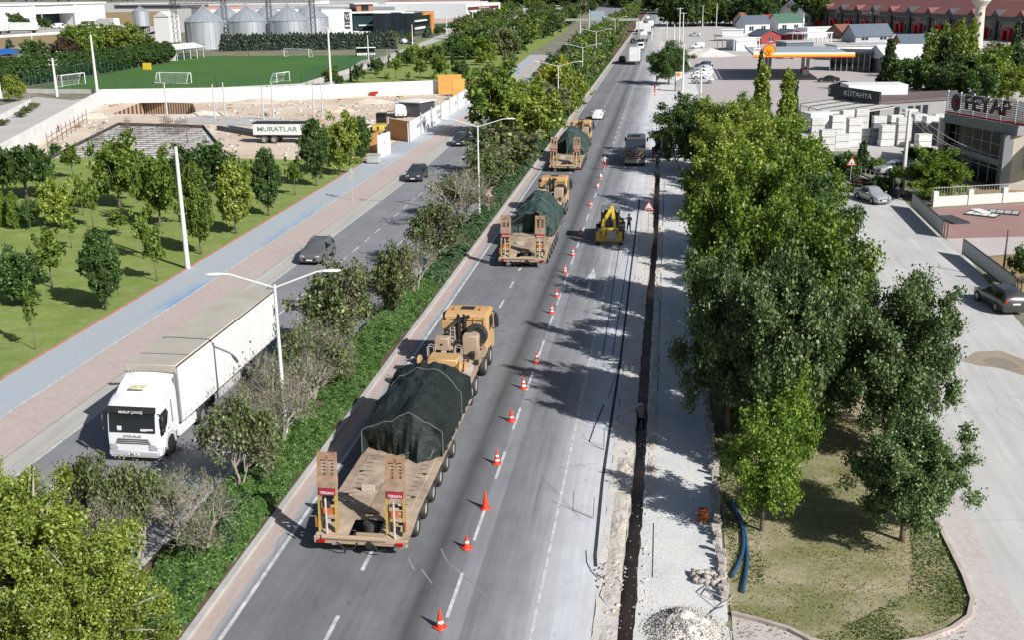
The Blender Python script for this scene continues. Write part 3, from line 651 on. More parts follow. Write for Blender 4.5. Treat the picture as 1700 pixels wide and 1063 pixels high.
def tree_mass(name, items):
    """many trees nobody could tell apart, as one mass"""
    V, Fc, MI, mats, off = [], [], [], [], 0
    for key, x, y, h, r in items:
        cm, tm, vs = TREES[key]; n = len(cm.vertices); co = np.empty(n * 3, np.float32); cm.vertices.foreach_get('co', co); co = co.reshape(-1, 3)
        a = rnd.uniform(0, 6.28); c, s_ = math.cos(a), math.sin(a); co = np.stack([(co[:, 0] * c - co[:, 1] * s_) * r, (co[:, 0] * s_ + co[:, 1] * c) * r, co[:, 2] * h / vs], 1)
        k = max(1, int(len(co) / 4 * .55)); sel = np.random.RandomState(off % 9999).permutation(len(co) // 4)[:k]; co = co.reshape(-1, 4, 3)[sel]
        ctr = co.mean(1, keepdims=True); co = (ctr + (co - ctr) * 1.3).reshape(-1, 3)
        V.append(co + np.array([x, y, 0])); Fc.append(np.arange(k * 4).reshape(-1, 4) + off); off += k * 4
        if cm.materials[0] not in mats: mats.append(cm.materials[0])
        MI.append(np.full(k, mats.index(cm.materials[0])))
        t = np.array([(-.12, -.12, 0), (.12, -.12, 0), (.12, .12, 0), (-.12, .12, 0), (-.1, -.1, h * .5), (.1, -.1, h * .5), (.1, .1, h * .5), (-.1, .1, h * .5)]) * [r * .5, r * .5, 1] + [x, y, 0]
        V.append(t); Fc.append(np.array([(0, 1, 5, 4), (1, 2, 6, 5), (2, 3, 7, 6), (3, 0, 4, 7)]) + off); off += 8
        if M['bark'] not in mats: mats.append(M['bark'])
        MI.append(np.full(4, mats.index(M['bark'])))
    me = npmesh(name, np.concatenate(V), np.concatenate(Fc), mats); me.polygons.foreach_set('material_index', np.concatenate(MI).astype(np.int32))
    o = linkmesh(name, me); o['kind'] = 'stuff'; return o
# ---------------------------------------------------------------- park trees on the left
g = 'trees on the park lawn'
for a in (
 ('oval_dark', 176, 515, 378, 78, 'dense dark oval tree on a straight trunk nearest the cycle path'),
 ('oval_mid', 334, 422, 272, 76, 'tall dense dark oval tree just right of the tall white pole'),
 ('oval_light', 392, 388, 262, 80, 'yellow green oval tree right of the tallest dense oval tree'),
 ('young', 87, 478, 385, 62, 'thin leaning young tree with a sparse crown above the dark rounded tree'),
 ('round_dark', 40, 505, 410, 80, 'dark rounded tree near the left picture edge on the lawn'),
 ('sapling', 59, 583, 478, 22, 'slender sapling with a few leaves nearest to the white lorry'),
 ('young', 240, 430, 350, 36, 'small dark round headed tree on a thin trunk in mid lawn'),
 ('young', 261, 467, 378, 40, 'small young tree left of the white pole foot'),
 ('round_mid', 199, 345, 228, 88, 'large spreading green tree in front of the foundation pit'),
 ('round_mid', 266, 376, 258, 78, 'broad bluish green tree left of the white pole'),
 ('spread_dark', 44, 330, 232, 108, 'wide dark spreading tree by the white wall at the far left'),
 ('round_light', 101, 377, 300, 66, 'light green airy tree left of the thin saplings'),
 ('round_dark', 51, 380, 330, 34, 'small dark tree between the clipped cones and the light green tree'),
 ('sapling', 119, 412, 352, 26, 'thin sapling with pale leaves in front of the light green tree'),
 ('young', 155, 378, 300, 36, 'slim upright young tree with two stems in mid lawn'),
 ('young', 138, 358, 292, 34, 'slim small leaved tree beside the two stemmed tree'),
 ('young', 197, 392, 350, 40, 'low airy young tree behind the nearest dense oval tree'),
 ('oval_dark', 446, 358, 247, 58, 'dark oval tree near the truck of the building site'),
 ('young', 490, 324, 262, 34, 'small light tree between two dark oval trees'),
 ('oval_dark', 526, 309, 198, 58, 'dark narrow tree left of the bright yellow green tree'),
 ('round_light', 564, 290, 196, 62, 'bright yellow green tree beside the orange hoarding'),
 ('oval_dark', 600, 272, 194, 46, 'dark tree with pointed top next to the orange hoarding'),
 ('round_dark', 352, 318, 232, 96, 'broad dark tree crown behind the tall dense oval tree'),
 ('young', 122, 296, 240, 38, 'thin nearly bare tree in front of the white wall'),
 ('round_dark', 300, 330, 252, 50, 'dark tree peeking out behind the white pole'),
 ('young', 412, 330, 268, 34, 'thin young tree behind the yellow green oval tree')):
    ptree(*a, group=g, kr=.88 if 'dark' in a[0] or 'round' in a[0] else .76)
for x, y, t_ in ((27, 380, 316), (4, 376, 308)):
    ptree('topiary', x, y, t_, 24, 'clipped bright green topiary cone ' + ('beside the picture edge' if x < 10 else 'right of its darker twin'), 'clipped topiary cones', name='topiary_tree')
# ---------------------------------------------------------------- central reservation trees
g = 'trees on the central reservation'
for key, X, Y, h, r, lb in (
 ('hero_light', -20.2, 28.9, 5.0, 3.3, 'big yellow green tree filling the lower left corner'),
 ('hero_light', -17.4, 27.0, 4.0, 2.3, 'yellow green tree at the bottom edge beside the pink kerb pavers'),
 ('hero_light', -23.4, 32.6, 4.3, 1.9, 'yellow green crown at the left edge below the lorry shadow')):
    tree(key, (X, Y, 0.1), h, r, lb, g)
g = 'grey twiggy trees on the central reservation'
for a in (
 ('twig_b', 235, 930, 750, 140, 'half bare twiggy tree in front of the lorry bumper'),
 ('twig_bare', 342, 938, 760, 160, 'twiggy tree with a straight stem beside the low hedge'),
 ('twig_b', 400, 826, 650, 140, 'dry grey tree left of the nearest lamp post'),
 ('twig_a', 522, 668, 520, 150, 'tangled grey shrub tree right of the nearest lamp post'),
 ('twig_bare', 470, 742, 600, 120, 'bare grey branches around the lamp post foot'),
 ('twig_bare', 300, 905, 760, 130, 'low grey green shrub tree right of the lorry bumper tree'),
 ('twig_bare', 395, 790, 650, 120, 'bare grey branches right of the lorry wheels'),
 ('twig_bare', 450, 720, 570, 110, 'tall bare twigs in front of the lorry trailer'),
 ('twig_bare', 200, 960, 800, 140, 'pale bare branches under the yellow green tree'),
 ('twig_bare', 430, 760, 625, 110, 'bare pale branches left of the lamp post'),
 ('twig_bare', 540, 650, 520, 110, 'brushy grey tree between two olive crowns'),
 ('twig_bare', 500, 705, 570, 120, 'dark grey tangled branches beside the lamp post'),
 ('median_olive', 562, 600, 432, 150, 'wide olive tree reaching over the left carriageway'),
 ('twig_bare', 560, 605, 470, 130, 'leaning grey branched tree under the olive crown'),
 ('twig_bare', 650, 525, 410, 110, 'olive tree on a bent trunk above the green ground cover'),
 ('twig_bare', 690, 498, 385, 80, 'smaller olive tree behind the bent trunk'),
 ('median_olive', 722, 443, 332, 105, 'round olive tree opposite the second transporter'),
 ('twig_bare', 768, 377, 262, 130, 'large bare grey tree beside the warning sign'),
 ('twig_b', 745, 360, 290, 80, 'grey tree behind the bare grey tree'),
 ('median_olive', 812, 330, 245, 80, 'olive tree around the second lamp post')):
    ptree(*a, group=g)
ptree('median_olive', 655, 530, 405, 90, 'small olive crown mixed into grey twigs above the bent trunk', g)
ptree('twig_b', 150, 905, 745, 120, 'dry grey shrub at the edge of the yellow green tree', g)
g = 'trees on the central reservation'
for a in (
 ('round_olive', 806, 300, 235, 60, 'olive green tree left of the second lamp post'),
 ('round_olive', 838, 290, 205, 100, 'olive tree opposite the third transporter'),
 ('round_mid', 818, 225, 112, 90, 'tall dark green tree at the hoarding end'),
 ('round_light', 850, 225, 140, 90, 'fresh green tree with a broad crown before the third transporter'),
 ('round_light', 888, 238, 155, 84, 'low fresh green tree beside the dark shrub row'),
 ('round_olive', 905, 205, 138, 74, 'grey green tree behind the fresh green trees'),
 ('round_yellow', 925, 180, 105, 62, 'yellow leaved tree beside the third lamp'),
 ('round_light', 945, 190, 118, 54, 'lime coloured tree near the white saloon')):
    ptree(*a, group=g)
def xl(y):
    for (x0, y0), (x1, y1) in zip(LE, LE[1:]):
        if y0 <= y <= y1: return x0 + (x1 - x0) * (y - y0) / (y1 - y0)
    return LE[-1][0]
ORD = 'first second third fourth fifth sixth seventh eighth ninth tenth eleventh twelfth thirteenth fourteenth fifteenth sixteenth'.split() + ['farther'] * 200
y = 178.0; i = 0; mass = []
hue = {'round_olive': 'olive grey', 'round_dark': 'dark green', 'round_mid': 'mid green', 'round_light': 'fresh green'}
while y < 900:
    a, b_ = xl(y) + 1.6, -17.2; n = 2 if y < 420 else 1
    for k in range(n):
        x = a + (b_ - a) * ((k + .5) / n) + rnd.uniform(-.8, .8)
        key = rnd.choice(['round_olive', 'round_dark', 'round_dark', 'round_mid'] if y > 215 else ['round_olive', 'round_dark', 'round_light'])
        it = (key, x, y + rnd.uniform(-2, 2), rnd.uniform(4.0, 5.6) * (1 + y / 1500), rnd.uniform(2.6, 3.5))
        if y < 250: tree(it[0], (it[1], it[2], .1), it[3], it[4], '%s tree, %s in the %s row between the carriageways' % (hue[key], ORD[i], 'left' if k == 0 else 'right'), 'double row far up the central strip')
        else: mass.append(it)
    y += 5.6 if y < 420 else 8.5; i += 1
tree_mass('far_planting', mass)
# ---------------------------------------------------------------- right hand row
g = 'trees along the dug up pavement'
def rt(key, cx_, cy_, cz, h, r, lb, name='tree'):
    k = 1.2 if cy_ >= 370 else 1.08 if cy_ > 300 else .98
    q = G(cx_, cy_ + (0 if cy_ > 300 else 5), cz * k); return tree(key, (q[0], q[1], 0), h * k, r * .97, lb, g, name)
rt('hero_maple', 1484, 590, 3.9, 6.4, 2.75, 'large grey green maple over the side road edge')
ptree('hero_dark', 1497, 900, 690, 205, 'maple with a visible leaning trunk on the dry lawn', g, kr=.88)
ptree('hero_lime', 1264, 883, 690, 140, 'young yellow green tree on a thin trunk near the blue hoses', g)
ptree('hero_lime', 1302, 800, 630, 96, 'small lime green tree behind the young tree', g)
rt('hero_dark', 1215, 560, 4.0, 7.0, 2.3, 'dark tree leaning over the dusty pavement edge')
rt('hero_dark', 1300, 585, 4.2, 7.4, 2.9, 'deep shaded tree in the middle of the row')
rt('row_mid', 1370, 520, 4.3, 7.6, 2.8, 'mid green tree joining the shaded tree to the maple')
rt('row_lime', 1250, 468, 4.8, 7.6, 2.5, 'yellow green tree with sunlit top above the shaded crowns')
rt('row_lime', 1318, 440, 4.8, 7.4, 3.0, 'green tree facing the side road bend')
rt('row_mid', 1222, 400, 4.2, 7.0, 2.8, 'darker green tree over the pavement beside the bump sign')
rt('row_lime', 1265, 380, 5.2, 8.0, 3.0, 'bright lime crown in the centre of the row')
rt('row_dark', 1352, 380, 4.0, 6.4, 3.0, 'dull green tree touching the side road')
rt('row_lime', 1212, 330, 4.4, 7.2, 3.0, 'dark sided tree beside the excavated trench')
rt('row_light', 1245, 310, 5.4, 8.4, 3.6, 'broad yellow green tree opposite the silver car')
rt('row_lime', 1305, 318, 5.0, 7.8, 3.6, 'lime tree at the corner of the side road')
rt('row_light', 1205, 262, 5.4, 8.4, 3.6, 'tree with an orange tinged top above the backhoe')
rt('row_light', 1258, 250, 5.6, 8.6, 3.8, 'large green tree behind the yellow green crowns')
rt('row_lime', 1305, 262, 5.2, 8.0, 3.6, 'bright tree beside the concrete block yard')
rt('row_dark', 1135, 195, 4.6, 7.4, 3.6, 'dark green tree leaning over the far works')
rt('row_dark', 1165, 215, 4.6, 7.4, 3.6, 'dark tree beside the yellow spires')
rt('row_light', 1215, 205, 6.0, 8.6, 3.4, 'yellow green tree left of the taller spire')
rt('row_light', 1280, 222, 6.0, 8.0, 3.3, 'yellow green tree under the two spires')
rt('row_mid', 1235, 195, 6.0, 8.0, 3.0, 'tree behind the spires near the parked lorry')
ptree('spire_light', 1262, 235, 104, 44, 'taller of the two pale green spire shaped trees', g)
ptree('spire_light', 1302, 245, 116, 42, 'shorter of the two pale green spire shaped trees', g)
ptree('spruce', 1313, 240, 130, 30, 'small dark spruce right of the shorter spire', g)
ptree('spruce', 1258, 205, 92, 26, 'thin dark spruce tip behind the taller spire', g)
ptree('round_dark', 1400, 300, 250, 50, 'dull green bush tree beside the warning triangle', g)
ptree('row_dark', 1110, 140, 72, 58, 'dark pine beside the station price sign', g)
ptree('spruce', 1430, 285, 235, 34, 'small dark spruce in the block yard', g)
ptree('round_mid', 1455, 285, 262, 30, 'little leafy tree beside the small spruce', g)
ptree('row_lime', 1545, 330, 250, 92, 'bright green acacia beside the glazed showroom', g, kr=1.0)
ptree('round_dark', 1520, 262, 246, 40, 'dark clipped tree in front of the showroom', g)
ptree('round_dark', 1545, 262, 246, 40, 'second dark clipped tree in front of the showroom', g)
ptree('round_dark', 1699, 470, 405, 44, 'dark shrub at the right picture edge', g, name='shrub')
ptree('round_purple', 1432, 318, 296, 40, 'reddish dry shrub behind the silver car', g, name='shrub')
ptree('round_dark', 1465, 322, 290, 46, 'dusty dark shrub beside the silver car', g, name='shrub')
ptree('round_mid', 1350, 715, 655, 55, 'low green bush in the shade of the maples', g, name='shrub')
ptree('round_dark', 1225, 700, 640, 60, 'dark bush in deep shade under the row', g, name='shrub')
# behind the block yard and the shops
g = 'trees behind the shops on the right'
for a in (
 ('spruce', 1472, 152, 68, 46, 'tall dark spruce beside the white marquee'),
 ('round_dark', 1500, 158, 96, 60, 'dark round tree right of the tall spruce'), ('round_dark', 1535, 160, 104, 60, 'dark tree left of the shed wall'),
 ('spruce', 1562, 150, 60, 50, 'dark conifer between the poplars'), ('round_mid', 1570, 130, 48, 56, 'green poplar like tree beside the minaret'),
 ('spire_light', 1588, 120, 32, 36, 'bright yellow poplar just left of the minaret'), ('spire_light', 1610, 110, 30, 24, 'slim yellow poplar behind the minaret'),
 ('round_dark', 1600, 155, 88, 60, 'dark tree at the minaret foot'), ('round_mid', 1640, 158, 84, 70, 'green tree right of the minaret foot'),
 ('round_light', 1672, 168, 110, 66, 'bright green tree behind the roof sign'), ('round_dark', 1690, 140, 74, 60, 'dark tree at the right picture edge'),
 ('spruce', 1682, 115, 38, 32, 'dark spruce before the long shop row'), ('round_dark', 1625, 170, 105, 56, 'shaded tree behind the roof sign frame'),
 ('round_light', 1650, 165, 118, 40, 'small bright tree beside the roof sign'), ('round_dark', 1575, 165, 108, 56, 'dark tree over the brown roofed hall'),
 ('round_olive', 1655, 110, 70, 50, 'grey green tree in front of the red portals'), ('round_mid', 1545, 130, 62, 40, 'grey green willow like tree by the long white hall'),
 ('round_dark', 1515, 125, 96, 50, 'low dark tree before the orange house')):
    ptree(*a, group=g)
# wood behind the yards at the top
mass = []
for i in range(44):
    px = 1110 + i * 6 + rnd.uniform(-4, 4); q = G(px, 41 + rnd.uniform(-2, 3)); mass.append((rnd.choice(['round_dark', 'round_dark', 'round_mid', 'oval_dark']), q[0], q[1], rnd.uniform(11, 16), rnd.uniform(4.5, 7)))
for i in range(40):
    px = 1085 + i * 8 + rnd.uniform(-4, 4); q = G(px, 20 + rnd.uniform(-4, 4)); mass.append((rnd.choice(['round_dark', 'round_mid']), q[0], q[1], rnd.uniform(14, 20), rnd.uniform(8, 12)))
for i in range(70):
    px = rnd.uniform(820, 1075); q = G(px, rnd.uniform(2, 12)); mass.append((rnd.choice(['round_dark', 'round_mid', 'round_olive']), q[0], q[1], rnd.uniform(10, 16), rnd.uniform(9, 15)))
for i in range(60):
    px = rnd.uniform(-20, 700); q = G(px, rnd.uniform(-4, 2)); mass.append((rnd.choice(['round_dark', 'round_mid', 'round_olive']), q[0], q[1], rnd.uniform(10, 16), rnd.uniform(12, 20)))
for i in range(50):
    px = rnd.uniform(1180, 1720); q = G(px, rnd.uniform(-6, 6)); mass.append((rnd.choice(['round_dark', 'round_mid', 'round_olive']), q[0], q[1], rnd.uniform(10, 16), rnd.uniform(10, 16)))
tree_mass('far_wood', mass)
# park between the access road and the left carriageway
g = 'trees of the park behind the building site'
def pf(o, s_, lst):
    for key, x, yb, yt, w_, lb in lst: ptree(key, o[0] + x / s_, o[1] + yb / s_, o[1] + yt / s_, w_ / s_, lb, g)
pf((560, 0), 5.667, [
 ('round_dark', 200, 770, 600, 110, 'dark low tree by the pitch corner'), ('round_dark', 370, 690, 540, 130, 'dark round tree beside the paved path'),
 ('cypress', 128, 770, 630, 34, 'slim dark cypress near the pitch corner'), ('cypress', 485, 640, 520, 34, 'slim cypress on the paved path'),
 ('young', 553, 740, 520, 110, 'thin trunked tree left of the shaded group'), ('young', 780, 760, 560, 120, 'thin trunked tree in the open grass'),
 ('round_mid', 960, 740, 500, 150, 'tall tree with pale flowers in the park'), ('round_dark', 1165, 750, 560, 140, 'dark tree above the orange hoarding'),
 ('young', 1310, 780, 640, 100, 'small brownish young tree right of the orange hoarding'), ('round_purple', 1440, 770, 600, 130, 'dark reddish tree near the hoarding end'),
 ('round_light', 720, 560, 430, 150, 'yellow green tree beside the access road'), ('round_dark', 650, 620, 470, 150, 'dark broad tree before the yellow green one'),
 ('round_mid', 830, 600, 450, 150, 'green tree in the middle of the shaded group'), ('round_dark', 960, 600, 420, 170, 'large dark tree in the shaded group'),
 ('cypress', 1085, 610, 440, 40, 'dark cypress in the park group'), ('round_dark', 1200, 560, 400, 190, 'broad dark tree with deep shade'),
 ('round_light', 1360, 610, 470, 130, 'yellow green tree in the right of the park'), ('round_light', 1455, 590, 430, 110, 'paler yellow tree right of its neighbour'),
 ('round_olive', 1610, 640, 470, 110, 'greyish tree at the park edge'), ('spread_dark', 1300, 520, 370, 200, 'wide dark tree behind the yellow pair'),
 ('round_olive', 530, 440, 290, 90, 'olive tree beside the factory entrance'), ('bluespruce', 610, 400, 300, 80, 'blue spruce by the glazed offices'),
 ('round_mid', 680, 400, 310, 60, 'green tree right of the blue spruce'), ('bluespruce', 850, 350, 240, 120, 'blue spruce in front of the orange framed wall'),
 ('round_dark', 960, 330, 240, 100, 'dark tree beside the lorry park'), ('round_dark', 1165, 200, 105, 90, 'dark tree against the white hall wall'),
 ('round_light', 1245, 360, 270, 110, 'yellow green tree beside the lorry park'), ('round_dark', 1140, 360, 250, 80, 'dark tree left of the yellow green one'),
 ('round_mid', 1340, 400, 220, 130, 'mid green tree near the white gate'), ('round_olive', 1550, 320, 150, 170, 'silver grey willow behind the park'),
 ('young', 370, 740, 650, 40, 'tiny sapling by the long white wall'), ('young', 665, 770, 680, 50, 'tiny bush like sapling in open grass'), ('young', 525, 810, 760, 34, 'low sapling at the white wall'),
 ('young', 470, 790, 690, 50, 'sapling at the foot of the grass slope'), ('young', 900, 770, 690, 50, 'leaning sapling behind the hoarding')])
mass = []; cnt = 0
for i in range(230):
    px, py = rnd.uniform(760, 1000), rnd.uniform(8, 104)
    x, y = G(px, py)
    if y > 900 or x > -(38.5 if y < 260 else 43 + max(0, (y - 340)) * 0.012) - 2.5 or x < -150: continue
    if py > 98: continue
    key = rnd.choice(['round_dark', 'round_dark', 'round_mid', 'round_olive', 'round_mid', 'oval_dark'])
    mass.append((key, x, y, rnd.uniform(5.5, 8.5), rnd.uniform(3.0, 4.6)))
mass.sort(key=lambda q_: q_[2])
hue['oval_dark'] = 'narrow dark green'
from collections import Counter
cn = Counter()
for it in mass[:26]:
    sd = 'left half' if it[1] < -55 else 'right half'; cn[(it[0], sd)] += 1
    tree(it[0], (it[1], it[2], 0), it[3], it[4], '%s tree in the far park, %s nearest in its %s' % (hue[it[0]], ORD[cn[(it[0], sd)] - 1], sd), 'trees at the near edge of the dense far park')
tree_mass('park_wood', mass[26:])
def hedge(name, label, items, group=None):
    T = thing(name, label, 'hedge', (items[0][1], items[0][2], 0), 0, group); o = tree_mass('foliage', items); del o['kind']; o.parent = T; o.location = (-items[0][1], -items[0][2], 0); return T
its = []
for i in range(46):
    px = 372 + i * 6.2; q = G(px, 84 - i * 0.08); its.append(('bluespruce', q[0], q[1], 5.2 + rnd.uniform(-.3, .4), 1.9))
hedge('conifer_hedge', 'blue green trimmed conifer hedge in front of the silos and factory', its)
its = []
for i in range(56):
    a = i / 55; p = (-12 + a * 296, 150 - a * 50 + (3 if i % 2 else 0)); q = G(*p)
    its.append(('oval_dark', q[0] - .5, q[1] + rnd.uniform(0, 1.5), 6.4 - a * 1.2 + rnd.uniform(-.4, .5), 2.3))
hedge('cypress_hedge', 'tall dense dark green hedge along the far side of the football pitch', its)
g = 'garden trees behind the screen'
for (px, py, h, key, lb) in ((60, 108, 6, 'round_dark', 'dark tree beside the blue tarpaulin roof'), (18, 92, 4, 'bluespruce', 'small blue spruce at the dry field edge'), (110, 104, 6, 'round_purple', 'dark reddish tree in front of the garden house'), (130, 100, 8, 'round_mid', 'tall green tree right of the garden house'), (150, 96, 7, 'round_mid', 'green tree left of the floodlight pole top'), (118, 84, 6, 'round_mid', 'green tree behind the garden house'), (175, 92, 8, 'round_mid', 'green tree right of the floodlight pole top'), (192, 82, 7, 'round_purple', 'blackish tree before the orange steel frame'), (205, 92, 8, 'round_light', 'yellow green tree nearest the orange steel frame'), (222, 90, 7, 'round_mid', 'green tree under the orange steel frame'), (135, 76, 7, 'round_mid', 'leftmost tree of the grove by the small silo'), (158, 78, 6, 'round_mid', 'second tree of the grove by the small silo'), (180, 74, 6, 'round_mid', 'third tree of the grove by the small silo'), (212, 80, 6, 'round_mid', 'tree at the foot of the small silo'), (245, 92, 5, 'round_mid', 'low tree by the pavilion tent'), (75, 48, 5, 'round_dark', 'small dark tree at the hall entrance'), (28, 44, 7, 'round_dark', 'tree in front of the left hall wall'), (44, 44, 4, 'round_dark', 'small tree right of another before the left hall')):
    q = G(px, py); tree(key, (q[0], q[1], 0), h + 1, h * .6, lb, g)
ptree('round_light', 28, 168, 128, 30, 'rounded yellow green bush tree at the street corner', g)
ptree('round_mid', 550, 142, 112, 30, 'round green tree beside the tall floodlight pole', g); ptree('round_dark', 563, 145, 124, 16, 'small dark cypress like shrub beside the floodlight pole', g)
for i, (px, py) in enumerate(((36, 194), (45, 187), (50, 184), (57, 179), (4, 208))):
    q = G(px, py); tree('round_olive', (q[0], q[1], 0), 1.0, .9, 'round grey green shrub along the left street kerb, %s' % ('second in the row', 'third in the row', 'fourth in the row', 'farthest', 'nearest')[i], 'shrubs along the left street', 'shrub')
# ---------------------------------------------------------------- ground cover on the reservation
def cover(name, y0, y1, dens, size, leaf, x0f, x1, seed, amp=0.35, thr=-0.25):
    rs = np.random.RandomState(seed); n = int((y1 - y0) * 4 * dens)
    y = rs.uniform(y0, y1, n); xa = np.array([x0f(v) for v in y]); x = xa + (x1 - xa) * rs.uniform(0, 1, n)
    keep, Z = [], []
    for i in range(n):
        q = mnoise.noise(Vector((x[i] * .55, y[i] * .4, seed))) + .5 * mnoise.noise(Vector((x[i] * 1.7, y[i] * 1.5, seed + 5)))
        e = min(x[i] - xa[i], x1 - x[i]); q -= max(0, .35 - e) * 1.4
        keep.append(q > thr); Z.append(0.12 + amp * max(0, min(1, (q - thr) * 1.4)) + rs.uniform(-.05, .05))
    keep = np.array(keep); C = np.stack([x, y, np.array(Z)], 1)[keep]
    v, f = leafquads(C, np.tile([0, 0, 1.0], (len(C), 1)), size, rs, 2.0, .75)
    o = linkmesh(name, npmesh(name, v, f, LM[leaf])); o['kind'] = 'stuff'; return o
cover('ground_cover', 28, 75, 950, 0.078, 'cover', lambda y: -18.5, -15.68, 3, thr=-.6, amp=.5)
cover('ground_cover', 22, 42, 700, 0.07, 'coverdark', lambda y: -18.8, -15.8, 4, thr=-.1, amp=.6)
cover('ground_cover', 75, 180, 300, 0.13, 'coverdark', lambda y: -17.8, -15.72, 5, thr=-.35, amp=.5)
cover('ground_cover', 180, 330, 90, 0.3, 'cover', lambda y: -19, -15.8, 6, thr=-.5)
# grass blades on the near dry lawn and along the park edge
def blades(name, region, n, size, seed, leaf='grassblade', z=0.04):
    rs = np.random.RandomState(seed); P = []
    xs = [p[0] for p in region]; ys = [p[1] for p in region]
    def inside(x, y):
        c = False; j = len(region) - 1
        for i in range(len(region)):
            if (region[i][1] > y) != (region[j][1] > y) and x < (region[j][0] - region[i][0]) * (y - region[i][1]) / (region[j][1] - region[i][1]) + region[i][0]: c = not c
            j = i
        return c
    while len(P) < n:
        x, y = rs.uniform(min(xs), max(xs)), rs.uniform(min(ys), max(ys))
        if inside(x, y) and mnoise.noise(Vector((x * .5, y * .5, seed))) + rs.uniform(-.4, .5) > 0: P.append((x, y, z + rs.uniform(0, .04)))
    C = np.array(P); N = rs.normal(0, 1, (n, 3)); N[:, 2] = .4
    v, f = leafquads(C, N, size, rs, 2.2, .3); o = linkmesh(name, npmesh(name, v, f, LM[leaf])); o['kind'] = 'stuff'
blades('grass_tufts', [(2.9, 32.5), (11, 33), (11, 45), (9.5, 60), (2.9, 60)], 9000, 0.04, 8)
blades('grass_tufts', [(5, 32.6), (8.5, 33), (11.2, 35.5), (11.2, 43), (10.2, 42), (9.6, 38), (9, 36), (7, 34)], 4000, 0.045, 18, 'greenblade')
blades('grass_tufts', [(2.8, 36), (4.0, 36), (4.6, 46), (8, 55), (8, 62), (2.9, 62)], 7000, 0.05, 19, 'greenblade')
# ---------------------------------------------------------------- vehicles
def paint(name, col, rough=0.3, metal=0.0, dirt=0.12): return mat(name, col, rough, 0.04, 0.8, metal, coat=0.4, dirt=(0.3, 0.27, 0.23), dirtamt=dirt)
M['headlamp'] = mat('clear lamp glass', (0.55, 0.56, 0.58), 0.15, 0.1, 4.0, 0.4)
M['taillamp'] = mat('red lamp lens', (0.35, 0.008, 0.006), 0.2, 0.2, 4.0)
M['amber'] = mat('amber lamp lens', (0.6, 0.17, 0.01), 0.25, 0.15, 4.0)
M['plate'] = mat('number plate', (0.7, 0.7, 0.7), 0.4, 0.05, 2.0)
M['rim'] = mat('alloy rim', (0.42, 0.42, 0.43), 0.35, 0.15, 4.0, metal=0.6)
M['trim'] = mat('black plastic trim', (0.02, 0.02, 0.022), 0.55, 0.2, 4.0)
def wheel(parent, x, y, r, w_, side, name='wheel', rim=None, dual=False, rimcol=None):
    """side +1/-1: outer face direction along x"""
    t = MB(); hw = w_ / 2
    prof = [(r * .62, -hw), (r * .93, -hw), (r, -hw * .7), (r, hw * .7), (r * .93, hw), (r * .62, hw)]
    rings = [[t.bm.verts.new((xx, rr * math.cos(a), rr * math.sin(a))) for a in [2 * PI * i / 20 for i in range(20)]] for rr, xx in prof]
    t.loft(rings, False)
    o = t.obj('tyre' if parent is not None and name == 'wheel' else name, M['black'], None, True)
    o.name = name; o.parent = parent; o.location = (x, y, r)
    k = MB(); s_ = side
    prof = [(r * .62, hw * .9), (r * .56, hw * .9), (r * .50, hw * .45), (r * .22, hw * .35), (r * .20, hw * .75), (r * .02, hw * .8)]
    rings = [[k.bm.verts.new((s_ * xx, rr * math.cos(a), rr * math.sin(a))) for a in [2 * PI * i / 20 for i in range(20)]] for rr, xx in prof]
    k.loft(rings, True)
    for i in range(5):
        a = 2 * PI * i / 5; k.box((s_ * hw * .55, math.cos(a) * r * .38, math.sin(a) * r * .38), (.03, r * .1, r * .36), M=None)
    ro = k.obj('rim', rimcol or M['rim'], o, True)
    return o
